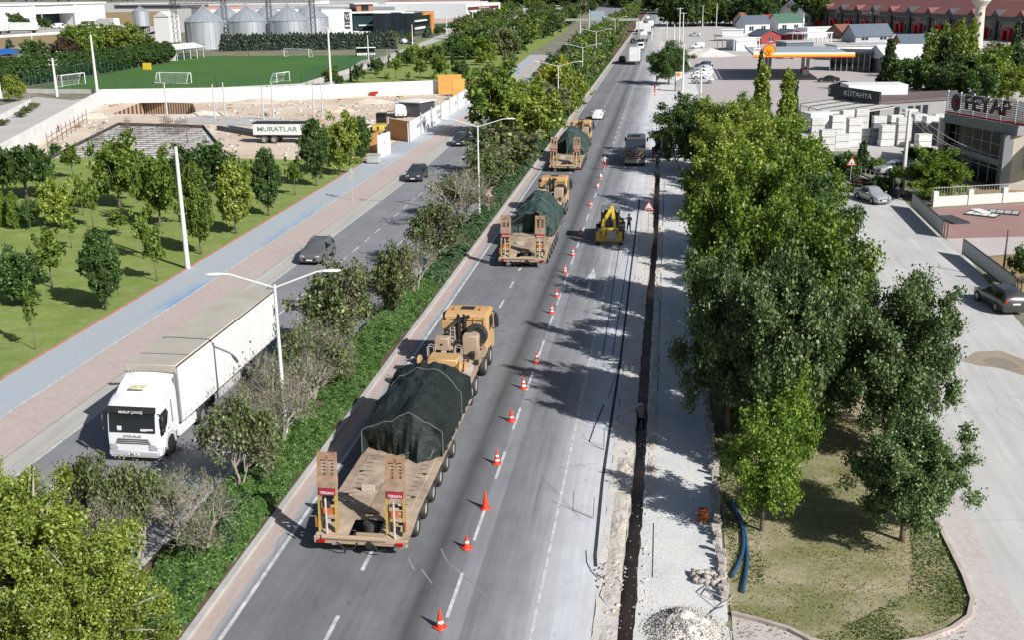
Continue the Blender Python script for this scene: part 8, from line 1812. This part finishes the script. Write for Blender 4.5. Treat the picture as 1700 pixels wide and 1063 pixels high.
# long shop row with red portals
T, L = frame_at('shop_row', 'long charcoal shop row with red portals and dull red roof', 'building', (1328, 41), (1740, 72)); h = vh(56, 32)
b = MB(); b.b2(0, L, 0, 20, 0, h); b.obj('wall', mat('beige shop wall', (.33, .31, .28), .8), T)
b = MB(); b.prism([Vector((0, -1.5, h)), Vector((0, 10, h + 5)), Vector((0, 26, h + 5)), Vector((0, 26, h))], (L, 0, 0)); b.obj('roof', red_roof, T)
nb = 13
for i in range(nb):
    x = L * i / nb; bw = L / nb
    b = MB(); b.b2(x - .9, x + .9, -1.2, 0, 0, h + .8); b.b2(x + .9, x + bw - .9, -1.0, 0, h * .80, h + .1); b.obj('charcoal_frame', M['dgrey'], T)
    b = MB(); b.b2(x + bw * .34, x + bw * .66, -1.6, 0, h * .42, h * .50); b.b2(x + bw * .34, x + bw * .42, -1.6, 0, 0, h * .42); b.b2(x + bw * .58, x + bw * .66, -1.6, 0, 0, h * .42); b.obj('red_portal', M['red'], T)
    b = MB(); [b.b2(x + bw * (.14 + .12 * k), x + bw * (.20 + .12 * k), -.15, .0, h * .54, h * .76) for k in range(7)]; b.b2(x + bw * .14, x + bw * .28, -.15, 0, h * .1, h * .45); b.b2(x + bw * .74, x + bw * .88, -.15, 0, h * .1, h * .45); b.b2(x + bw * .43, x + bw * .57, -.15, 0, 0, h * .4); b.obj('window', winb, T)
    b = MB(); b.prism([Vector((x - 2, -1.4, h + .3)), Vector((x + 2, -1.4, h + .3)), Vector((x, -1.4, h + 2.2))], (0, 9, 0)); b.obj('roof_gable', M['dgrey'] if i % 2 else red_roof, T)
text('lettering', 'Karma MOBİLYA', 2.0, M['plate'], T, (L * .375, -1.1, h * .9), (PI / 2, 0, 0), .05); text('lettering', 'ADEKO', 1.6, mat('blue lettering', (.05, .1, .4)), T, (L * .54, -1.1, h * .9), (PI / 2, 0, 0), .05); text('lettering', 'ÇİZGİ', 1.4, M['plate'], T, (L * .22, -1.1, h * .9), (PI / 2, 0, 0), .05)
T, L = frame_at('roof_billboard', 'pair of grey billboards above the long shop row', 'sign', (1492, 52), (1556, 54)); z0 = vh(53, 44); z1 = vh(53, 58); b = MB(); b.b2(0, L * .48, 8, 8.4, z0, z1); b.b2(L * .56, L, 8, 8.4, z0, z1); b.obj('board', mat('grey board', (.45, .46, .47)), T); b = MB(); [b.cyl((x, 8.6, 4), (x, 8.6, z0), .2, n=5) for x in (1, L * .45, L * .6, L - 1)]; b.obj('support', M['steel'], T)
text('lettering', 'AYDIN', (z1 - z0) * .55, mat('black lettering', (.03, .03, .03)), T, (L * .24, 7.95, (z0 + z1) / 2), (PI / 2, 0, 0), .05); text('lettering', 'adesc', (z1 - z0) * .6, mat('black lettering', (.03, .03, .03)), T, (L * .78, 7.95, (z0 + z1) / 2), (PI / 2, 0, 0), .05)
for i, (a, c_, hp) in enumerate((((1400, 22), (1500, 24), 12), ((1560, 26), (1700, 30), 14), ((1190, 8), (1400, 9), 6), ((1400, 12), (1700, 16), 10))):
    T, L = frame_at('warehouse', ('white roofed hall behind the left of the shop row', 'white roofed hall behind the right of the shop row', 'distant pale hall above the tree belt', 'long pale hall on the right skyline')[i], 'warehouse', a, c_); h = vh((a[1] + c_[1]) / 2, hp); b = MB(); b.b2(0, L, 0, 60, 0, h * .9); b.obj('wall', whitehall, T); b = MB(); b.b2(-1, L + 1, -1, 62, h * .9, h); b.obj('roof', metal_roof('pale hall roof', (.60, .61, .62)), T)
# minaret
q = G(1620, 84); T = thing('minaret', 'pale stone minaret shaft with flared balcony rising over the trees', 'minaret', (q[0], q[1], 0)); st_ = mat('pale minaret stone', (.50, .46, .40), .85, .08, .5); h1 = HT(1620, 84, 1629, 14)
b = MB(); b.cyl((0, 0, 0), (0, 0, h1), 1.75, 1.35, n=16); b.obj('shaft', st_, T, True)
b = MB(); b.loft([b.ring((0, 0, z), r, (0, 0, 1), 16) for z, r in ((h1, 1.4), (h1 + .8, 1.6), (h1 + 1.6, 2.2), (h1 + 2.2, 2.7), (h1 + 3.4, 2.7))], True); b.obj('balcony', st_, T)
b = MB(); b.cyl((0, 0, h1 + 3.4), (0, 0, h1 + 9), 1.2, 1.1, n=14); b.cyl((0, 0, h1 + 9), (0, 0, h1 + 14), 1.3, .05, n=14); b.obj('upper_shaft', st_, T)
b = MB(); [b.b2(-.18, .18, -1.85 + z * .02, -1.3, z, z + .8) for z in (h1 * .35, h1 * .62, h1 * .85)]; b.obj('slit_window', M['trim'], T)
# grey shop with black name fascia
T = thing('tile_shop', 'grey single storey shop with black name fascia and brown roof', 'shop', (0, 0, 0)); z = 4.0
A, B, C, D = G(1460, 206), G(1585, 196), G(1586, 152, z), G(1462, 158, z)
A0, B0 = G(1340, 196), G(1463, 207)
def polyb(pts, z0, z1, m_, nm): b = MB(); b.prism([Vector((p[0], p[1], z0)) for p in pts], (0, 0, z1 - z0)); return b.obj(nm, m_, T)
F0, F1 = G(1462, 172, 3.7), G(1586, 163, 3.7)
W0 = G(1384, 160, 3.7); z = 3.7
R1, R0 = G(1590, 150, 3.9), G(1462, 157, 3.9)
polyb([F0, F1, R1, R0, (W0[0] + 1, W0[1] + 6), W0], 0, z, mat('mid grey render', (.25, .25, .25), .8, .1, .4), 'wall'); polyb([(F0[0] - .3, F0[1] - .4), (F1[0], F1[1] - .4), R1, (R0[0] - 1, R0[1] + 2), (W0[0] + .5, W0[1] + 9), (W0[0] - .3, W0[1])], z, z + .3, mat('brown roof', (.13, .095, .09), .8, .1, .3), 'roof')
dd = (Vector(F0) - Vector(W0)).normalized(); Lf = (Vector(F0) - Vector(W0)).length
t2 = thing('name_fascia', 'black name fascia with white lettering on the grey shop', 'sign', (W0[0], W0[1], z - .3), math.atan2(dd.y, dd.x)); b = MB(); b.b2(-1, Lf, -.35, .0, .3, 2.0); b.obj('panel', mat('black fascia', (.015, .016, .02), .5), t2); text('lettering', 'KÜTAHYA', 1.1, M['plate'], t2, (Lf * .56, -.37, 1.15), (PI / 2, 0, 0), .03, sx=1.35); text('lettering', 'S', 1.3, M['plate'], t2, (-.6, -.37, 1.1), (PI / 2, 0, 0), .03)
b = MB(); b.box((0, 0, 0), (1, 1, 1)); b.bm.clear(); dF = Vector((F1[0] - F0[0], F1[1] - F0[1])).normalized()
for k in (.22, .40, .50, .60): p = Vector(F0) + dF * (Vector(F1) - Vector(F0)).length * k; b.box((p.x, p.y - .06, 1.9), (.9, .12, 2.4), rz=math.atan2(dF.y, dF.x))
b.obj('window', winb, T); b = MB()
for k in (.2, .5, .78): p = Vector(W0) + dd * Lf * k; b.box((p.x - .05, p.y - .08, 1.6), (2.3, .12, 2.8), rz=math.atan2(dd.y, dd.x))
b.obj('shop_window', winb, T)
t2 = thing('roof_tank', 'white box on the roof behind the black fascia', 'roof box', (*G(1408, 155, 4.2), z + .3), .1); b = MB(); b.b2(0, 9, 0, 5, 0, 1.5); b.obj('body', M['white'], t2)
T2, L = frame_at('shop_awning', 'cream striped awning left of the black fascia', 'awning', (1325, 205), (1395, 224)); b = MB(); b.prism([Vector((0, 0, 2.8)), Vector((L, 0, 2.6)), Vector((L, 8, 3.6)), Vector((0, 8, 3.6))], (0, 0, .12)); b.obj('canvas', mat('cream canvas', (.55, .54, .49), .8), T2); b = MB(); [b.prism([Vector((x, 0, 2.98)), Vector((x + .25, 0, 2.98)), Vector((x + .25, 8, 3.78)), Vector((x, 8, 3.78))], (0, 0, .04)) for x in np.linspace(0, L - .25, 5)]; [b.cyl((x, .2, 0), (x, .2, 2.7), .06, n=6) for x in np.linspace(0, L, 6)]; b.obj('awning_frame', M['steel'], T2)
T2, L = frame_at('box_trailer', 'plain white box trailer in front of the cream awning', 'trailer', (1344, 222), (1412, 219)); b = MB(); b.b2(0, L, 0, 3, .6, 2.9, bev=.25, seg=2); b.obj('body', M['white'], T2, True); b = MB(); b.b2(L * .25, L * .31, -.03, .02, .9, 1.6); b.obj('vent', M['trim'], T2)
# block stacks
blk = NT('pale aerated block'); v = blk.coord(); br = blk.n('TexBrick'); br.inputs['Scale'].default_value = 1.0; br.inputs['Brick Width'].default_value = .6; br.inputs['Row Height'].default_value = .25; br.inputs['Mortar Size'].default_value = .015
cx_ = blk.n('SeparateXYZ'); blk.l(v, cx_.inputs[0]); cb = blk.n('CombineXYZ'); blk.l(blk.math('ADD', cx_.outputs[0], cx_.outputs[1]), cb.inputs[0]); blk.l(cx_.outputs[2], cb.inputs[1]); blk.l(cb.outputs[0], br.inputs['Vector'])
br.inputs['Color1'].default_value = (.62, .61, .59, 1); br.inputs['Color2'].default_value = (.72, .71, .69, 1); br.inputs['Mortar'].default_value = (.2, .2, .2, 1); blk.color(br.outputs['Color']); M['block'] = blk.m
dkb = mat('dark hollow block', (.16, .17, .19), .8, .35, 3.0)
sw = ('leftmost', 'second', 'third', 'fourth', 'fifth', 'sixth', 'seventh', 'eighth', 'ninth', 'tenth', 'eleventh', 'twelfth', 'last')
for i, (px, py, n, m_, lb) in enumerate(((1356, 244, 4, 'block', 'leftmost pale block stack partly behind the trees'), (1374, 252, 3, 'block', 'pale block stack nearest the fence at the left'), (1390, 238, 4, 'block', 'stepped pale block stack'), (1398, 247, 2, 'block', 'low pale block stack in front of the stepped one'), (1418, 244, 4, 'block', 'tall square pale block stack'), (1442, 238, 2, 'block', 'low pale stack right of the tall square one'), (1458, 240, 4, None, 'dark hollow block stack with pale top'), (1473, 243, 3, 'block', 'pale stack beside the dark hollow one'), (1487, 238, 4, None, 'second dark hollow block stack'), (1500, 243, 4, 'block', 'pale stack left of the utility pole'), (1525, 236, 4, None, 'dark stack right of the utility pole'), (1545, 240, 4, None, 'wide dark block stack near the showroom'), (1560, 236, 4, None, 'dark block stack behind the wide one'), (1572, 243, 4, 'block', 'pale block stack against the showroom'), (1406, 228, 4, 'block', 'pale block stack behind the tall square one'), (1430, 226, 4, 'block', 'pale block stack behind the low one'), (1510, 226, 4, 'block', 'pale block stack behind the utility pole'), (1535, 247, 2, 'block', 'low pale stack in front of the wide dark one'))):
    q = G(px, py); T = thing('block_stack', lb, 'block stack', (q[0], q[1], 0), .1 + .1 * (i % 3), 'stacks of building blocks'); 
    for k in range(n): b = MB(); s_ = 1.25 - .02 * k; b.b2(-s_ * .5 - .25 + rnd.uniform(-.06, .06), s_ * .5 + .25, 0, 1.2, .08 + k * .92, .08 + k * .92 + .86); b.obj('pallet_layer', M['block'] if m_ or (k == n - 1) else dkb, T)
    b = MB(); b.b2(-.8, .8, .05, 1.15, 0, .07); b.obj('pallet', M['bark'], T)
# showroom with roof lettering
T = thing('showroom', 'two storey glazed showroom under a wide grey canopy with roof screen', 'building', (0, 0, 0))
c0, c1 = G(1566, 295), G(1666, 300); z0 = 6.1
px_, py_ = c0; W_ = 13.0
qa = G(1568, 190, 6.4); qb = G(1690, 212, 6.4)
def poly2(pts, za, zb, m_, nm): b = MB(); b.prism([Vector((p[0], p[1], za)) for p in pts], (0, 0, zb - za)); return b.obj(nm, m_, T)
fx0, fx1 = qa[0], qb[0]; fy0, fy1 = qa[1], qb[1]
al = lambda v, m_: mat(v, m_, .45, .05, .5, metal=.2)
grc = al('grey composite cladding', (.27, .28, .30))
poly2([(fx0, fy0), (fx1, fy1), (fx1 + 14, fy1 + 8), (fx0 + 14, fy0 + 10)], 5.6, 6.6, grc, 'canopy_slab')
g0 = (fx0 + .9, fy0 + 1.6); g1 = (fx1 - 1.0, fy1 + 1.6)
poly2([g0, g1, (g1[0] + 6, g1[1] + 8), (g0[0] + 2, g0[1] + 9)], .2, 5.6, mat('deep dark glass', (.008, .018, .02), .2, .2, .5, spec=.2), 'glass_front')
b = MB()
for k in range(7): p = Vector(g0).lerp(Vector(g1), k / 6); b.cyl((p.x, p.y - .03, .2), (p.x, p.y - .03, 5.6), .05, n=4)
for zz in (1.9, 3.2, 4.4): b.tube([(g0[0], g0[1] - .04, zz), (g1[0], g1[1] - .04, zz)], .05, 4)
b.obj('mullion', M['galv'], T); b = MB(); b.tube([(g0[0], g0[1] - .12, 2.6), (g1[0], g1[1] - .12, 2.6)], .32, 4); b.obj('spandrel_band', M['greywall'], T)
poly2([(fx0 + .3, fy0 + .5), (fx0 + .9, fy0 + .5), (fx0 + 1.2, fy0 + 4), (fx0 + .6, fy0 + 4)], 0, 5.6, M['dgrey'], 'left_pier')
poly2([(fx1 - 1.0, fy1 + .4), (fx1 - .1, fy1 + .4), (fx1 + .2, fy1 + 3), (fx1 - .8, fy1 + 3)], 0, 5.6, grc, 'right_pier')
poly2([(fx1 - .1, fy1 + .6), (fx1 + 20, fy1 - 1.5), (fx1 + 20, fy1 + 12), (fx1 + .3, fy1 + 10)], 0, 6.6, mat('cream stone cladding', (.56, .50, .42), .8, .06, .3), 'stone_wing')
b = MB(); [b.b2(fx1 + .2, fx1 + 20, fy1 - 1.6, fy1 + .6, k * 1.1 + .9, k * 1.1 + .93) for k in range(0)]; b.box((fx1 + 3, fy1 + .2, 3), (.02, .02, .02)); b.b2(fx1 + 1.2, fx1 + 2.6, fy1 + .25, fy1 + .5, 2.2, 4.6); b.obj('wing_window', winb, T)
dF = Vector((fx1 - fx0, fy1 - fy0)); LF = dF.length; ang = math.atan2(dF.y, dF.x)
t2 = thing('roof_sign', 'slatted roof screen with dark red and black lettering above the showroom', 'sign', (fx0 + .1, fy0 + .1, 6.6), ang)
b = MB(); [b.b2(0, LF + 6, 0, .06, .30 + k * .21, .45 + k * .21) for k in range(10)]; [b.b2(x, x + .1, .06, .16, 0, 2.5) for x in np.linspace(0, LF + 6, 9)]; b.obj('slat_screen', M['white'], t2)
b = MB(); b.b2(0, LF + 6, -.05, .1, .05, .25); b.obj('red_edge', M['red'], t2); lt = mat('dark red lettering face', (.06, .035, .045), .4)
text('lettering', 'FEYAP', 2.2, lt, t2, (LF * .62, -.45, 1.5), (PI / 2, 0, 0), .12, sx=1.25)
b = MB(); cxm = LF * .17
for r, z, m0 in ((.8, 0, 0),): b.prism([Vector((cxm + .8 * math.cos(a), -.35, 1.35 + .95 * math.sin(a))) for a in (.7, 1.57, 2.4, 3.14, 3.9, 4.71, 5.6)], (0, .2, 0), 0)
[b.box((cxm + .05 + dx, -.42, 1.35 + dz), (.22, .1, .22), mi=1, M=None) for dx in (-.28, 0, .28) for dz in (-.28, 0, .28) if abs(dx) + abs(dz) < .5]; b.obj('emblem', [lt, M['red']], t2)
t2 = thing('roof_slab', 'red tinted roof deck behind the slatted screen', 'roof', (fx0 + 2, fy0 + 2, 6.62), ang); b = MB(); b.b2(0, LF + 8, 0, 6, 0, .05); b.obj('deck', red_roof, t2)
# walls, gates and fences right
T, L = frame_at('garden_wall', 'white ornamental concrete wall with railing by the dry grass', 'wall', (1548, 343), (1720, 333)); b = MB(); b.b2(0, L, 0, .25, 0, .95); [b.b2(x, x + .5, -.08, .33, 0, 1.5) for x in np.linspace(0, L, 4)]; b.obj('wall', mat('white textured wall', (.58, .57, .54), .85, .1, 3.0, bump=.6, bscale=6), T); b = MB(); [b.cyl((x, .12, .95), (x, .12, 1.9), .02, n=4) for x in np.arange(0, L, .3)]; b.tube([(0, .12, 1.8), (L, .12, 1.8)], .025, 4); b.obj('railing', M['galv'], T)
sheet('dry_grass_strip', pxs((1560, 325), (1700, 318), (1720, 300), (1600, 300), (1540, 318)), .012, M['field'])
def panelfence(label, a, b_, h):
    T, L = frame_at('sliding_gate', label, 'gate', a, b_); b = MB(); b.b2(.05, L - .05, .02, .08, .3, h); b.obj('panel', mat('light grey gate sheet', (.50, .50, .50), .6, .06), T)
    b = MB(); b.b2(0, L, 0, .1, .18, .3); b.b2(0, L, 0, .1, h, h + .08); b.b2(0, .08, 0, .1, .1, h + .05); b.b2(L - .08, L, 0, .1, .1, h + .05); b.obj('gate_frame', M['steel'], T)
    for x in (L - .1,): b = MB(); b.tube([(x, .25, 0), (x, .25, h + .05), (x + .0, .45, h + .1), (x, .5, h - .1), (x, .5, 0)], .05, 6); b.obj('guide_post', M['steel'], T)
panelfence('grey sliding gate panel left of the entrance', (1512, 345), (1562, 394), 1.45); panelfence('grey sliding gate panel right of the entrance beside the dark estate car', (1596, 424), (1682, 492), 1.3)
T, L = frame_at('low_wall', 'dusty low wall behind the silver saloon', 'wall', (1410, 298), (1475, 322)); b = MB(); b.b2(0, L, 0, .3, 0, .8); b.obj('wall', M['concrete'], T)
T, L = frame_at('railing_wall', 'dark low boundary wall in front of the block yard', 'wall', (1345, 265), (1490, 330)); b = MB(); b.b2(0, L, 0, .2, 0, .9); b.obj('wall', M['dgrey'], T); b = MB(); [b.cyl((x, .1, .9), (x, .1, 1.7), .04, n=4) for x in np.arange(0, L, 1.2)]; b.tube([(0, .1, 1.7), (L, .1, 1.7)], .03, 4); b.obj('railing', M['galv'], T)
for i, (a, c_, w_, lb) in enumerate((((1552, 360), (1582, 372), 1.6, 'dark framed panel lying at the gate'), ((1600, 356), (1650, 362), 1.6, 'white framed sheet lying on the red paving'), ((1640, 354), (1690, 358), 1.8, 'grey framed sheet lying beyond the white one'), ((1610, 350), (1628, 356), 1.0, 'small white crate frame lying on the sheets'))):
    T, L = frame_at('lying_panel', lb, 'panel', a, c_); b = MB(); b.b2(0, L, 0, w_, .05, .12 + .1 * (i == 3)); b.obj('sheet', (M['dgrey'], M['white'], M['greywall'], M['white'])[i], T); b = MB(); [b.b2(x, x + .06, 0, w_, .02, .15) for x in np.linspace(0, L, 5)]; b.b2(0, L, 0, .06, .02, .15); b.b2(0, L, w_ - .06, w_, .02, .15); b.obj('edge_frame', M['steel'], T)
# cables from the utility pole
q = G(1497, 322); b = MB()
for dx, e in ((0, (1640, 300)), (.5, (1668, 300)), (-.4, (1620, 290))):
    p1 = G(*e); pts = [(q[0] + dx + (p1[0] - q[0]) * t, q[1] + (p1[1] - q[1]) * t, 8.2 + (3.0 - 8.2) * t - 1.2 * math.sin(PI * t)) for t in np.linspace(0, 1, 12)]; b.tube(pts, .02, 4)
T = thing('power_cable', 'thin cables running from the utility pole to the showroom', 'cable', (0, 0, 0)); b.obj('cable', M['galv'], T)
T = thing('garden_lamp', 'small white lamp on a post in front of the showroom', 'lamp', (*G(1585, 272), 0)); b = MB(); b.cyl((0, 0, 0), (0, 0, 2.2), .04, n=6); b.obj('post', M['galv'], T); b = MB(); b.b2(-.2, .2, -.15, .15, 2.2, 2.8, bev=.05); b.obj('lamp_head', M['white'], T)
T = thing('litter_bin', 'grey metal waste container at the edge of the cycle path', 'waste container', (*G(621, 271), 0)); b = MB(); b.b2(-.8, .8, -.5, .5, .15, 1.1, bev=.06); b.obj('body', M['galv'], T); b = MB(); b.b2(-.85, .85, -.55, .55, 1.1, 1.2, bev=.03); b.obj('lid', M['galv'], T)
# works litter: broken kerb stones, rubble, hoses, gravel
stone = mat('broken kerb stone', (.40, .36, .33), .9, .3, 4.0); pale_st = mat('pale rubble', (.52, .49, .44), .9, .25, 4.0)
def bank(x0, x1, y0, y1, h, m_, seed):
    nx, ny = 14, int((y1 - y0) / .12); V = []
    for j in range(ny + 1):
        for i in range(nx + 1):
            u = i / nx; y = y0 + (y1 - y0) * j / ny; x = x0 + (x1 - x0) * u
            w_ = max(0, mnoise.noise(Vector((.3, y * .45, seed))) + .25); z = h * math.sin(PI * u) * w_ * (1 + mnoise.noise(Vector((x * 6, y * 4, seed)))) * 1.3
            V.append((x, y, z if 0 < i < nx else 0))
    f = [(j * (nx + 1) + i, j * (nx + 1) + i + 1, (j + 1) * (nx + 1) + i + 1, (j + 1) * (nx + 1) + i) for j in range(ny) for i in range(nx)]
    o = linkmesh('spoil_bank', npmesh('spoil_bank', np.array(V), np.array(f), m_, smooth=True)); o['kind'] = 'stuff'
spm = dirtmat('trench spoil', (.48, .40, .32), (.62, .57, .51), (.70, .68, .65), 1.6, .9, .95, .3)
bank(-1.75, -1.12, 31, 47, .10, spm, 3); bank(-.42, .05, 42, 100, .06, spm, 9)
# kerb stones lying in a row along the right edge: every stone a thing of its own where near
kx = [(2.75, 31.5), (2.62, 40), (2.72, 46), (2.62, 56), (2.45, 66)]
def kerbx(y):
    for (a, ya), (b_, yb) in zip(kx, kx[1:]):
        if ya <= y <= yb: return a + (b_ - a) * (y - ya) / (yb - ya)
    return kx[-1][0]
T0 = None; y = 34.8; k = 0
while y < 66:
    if rnd.random() < .93:
        b = MB(); b.box((0, 0, .16), (rnd.uniform(.2, .34), rnd.uniform(.16, .24), rnd.uniform(.2, .34)), rz=rnd.uniform(-.4, .4), bev=.015)
        if rnd.random() < .45: b.box((rnd.uniform(-.15, .1), 0, .38), (.26, .18, .14), rz=rnd.uniform(-.6, .6), bev=.01)
        o = b.obj('kerb_stone', stone, None, loc=(kerbx(y) + rnd.uniform(-.06, .06) - .15, y, 0)); tag(o, 'loose dusty kerb block in the broken row along the lawn edge', 'kerb stone', 'loose kerb blocks along the dug up pavement')
    y += .29; k += 1
scatter('rubble', stone, 260, lambda r: (kerbx(60) + r.uniform(-.7, .5), r.uniform(60, 122), 0), .08, .3, 3)
scatter('rubble', pale_st, 420, lambda r: ((-1.12 - abs(r.normal(0, .22))) if r.rand() < .4 else (-.42 + abs(r.normal(0, .16))), r.uniform(30, 118), .005), .03, .13, 4)
scatter('rubble', stone, 90, lambda r: (1.95 + r.uniform(-.5, .6), 36.2 + r.uniform(-.35, .35), .1 * r.rand()), .12, .3, 6)
scatter('rubble', stone, 60, lambda r: (-1.9 + r.uniform(-.25, .9), 36.0 + r.uniform(-.9, .9), 0), .04, .14, 7)
heap('rubble_heap', 'broad whitish rubble heap at the bottom edge beside the trench', 'rubble heap', (1.15, 32.7, .0), 1.25, .6, M['dustpath'], 11, .9, 60)
scatter('rubble', pale_st, 2200, lambda r: (lambda a, q: (1.15 + math.cos(a) * q * 1.4, 32.7 + math.sin(a) * q * 1.5, max(0, .55 * math.cos(min(1, q) * PI / 2)) * .92))(r.uniform(0, 6.28), r.uniform(0, 1.2) ** .6), .015, .06, 8)
scatter('rubble', stone, 1100, lambda r: (lambda a, q: (.95 + math.cos(a) * q * .7, 32.9 + math.sin(a) * q * 1.2, max(0, .58 * math.cos(min(1, q) * PI / 2)) * .95))(r.uniform(0, 6.28), r.uniform(0, 1) ** .6), .02, .07, 9)
scatter('rubble', pale_st, 1500, lambda r: (r.choice([-1.5, -.1]) + r.normal(0, .3), r.uniform(30, 60), .004), .012, .05, 10)
T = thing('brick_bundle', 'single reddish brown bucket standing at the kerb row', 'bucket', (1.95, 40.9, 0)); b = MB(); b.cyl((0, 0, 0), (0, 0, .45), .17, .22, n=14); b.b2(-.22, .22, -.25, .1, 0, .25); b.obj('body', mat('rusty orange plastic', (.32, .09, .03), .7, .2, 3), T)
hose = mat('blue plastic hose', (.03, .08, .16), .4, .15, 2.0)
def hosef(label, pts, r):
    P = [G(x, y) for x, y in pts]; T = thing('water_hose', label, 'hose', (P[0][0], P[0][1], 0)); b = MB(); o0 = P[0]; Q = []
    for i in range(len(P) - 1):
        p0, p1, p2, p3 = [Vector(P[max(0, min(len(P) - 1, i + k))]) for k in (-1, 0, 1, 2)]
        for t in (0, .25, .5, .75): Q.append(.5 * ((2 * p1) + (p2 - p0) * t + (2 * p0 - 5 * p1 + 4 * p2 - p3) * t * t + (3 * p1 - p0 - 3 * p2 + p3) * t ** 3))
    Q.append(Vector(P[-1])); b.tube([(p.x - o0[0], p.y - o0[1], r + .03) for p in Q], r, 8); b.obj('hose', hose, T, True)
hosef('thick blue hose curving along the lawn edge, left of the pair', ((1211, 836), (1225, 860), (1234, 890), (1232, 925), (1215, 962)), .07); hosef('thick blue hose right of its twin on the lawn edge', ((1215, 838), (1231, 868), (1238, 900), (1240, 940), (1233, 987)), .07)
T = thing('loose_cable', 'loose grey cable loops beside the rubble heap', 'cable', (*G(1180, 985), 0)); o0 = G(1180, 985); b = MB()
for pts in (((1172, 975), (1170, 990), (1180, 1000), (1190, 1012)), ((1176, 976), (1178, 995), (1195, 1003), (1210, 1000)), ((1217, 990), (1205, 1015), (1190, 1030), (1175, 1045)), ((1212, 1005), (1196, 1022), (1180, 1042))):
    b.tube([(G(*p)[0] - o0[0], G(*p)[1] - o0[1], .06 + .25 * math.sin(PI * i / 3)) for i, p in enumerate(pts)], .02, 5)
b.obj('cable', mat('pale cable', (.40, .39, .38), .7), T)
T = thing('barrier_stake', 'thin steel stakes with wire along the saw cut', 'stake', (0, 0, 0))
for (x, y) in ((985, 712), (1002, 742), (951, 848), (985, 860), (1002, 748)):
    q = G(x, y); b = MB(); b.cyl((q[0], q[1], 0), (q[0] + .03, q[1], .9), .015, n=5); b.obj('stake', rebar, T)
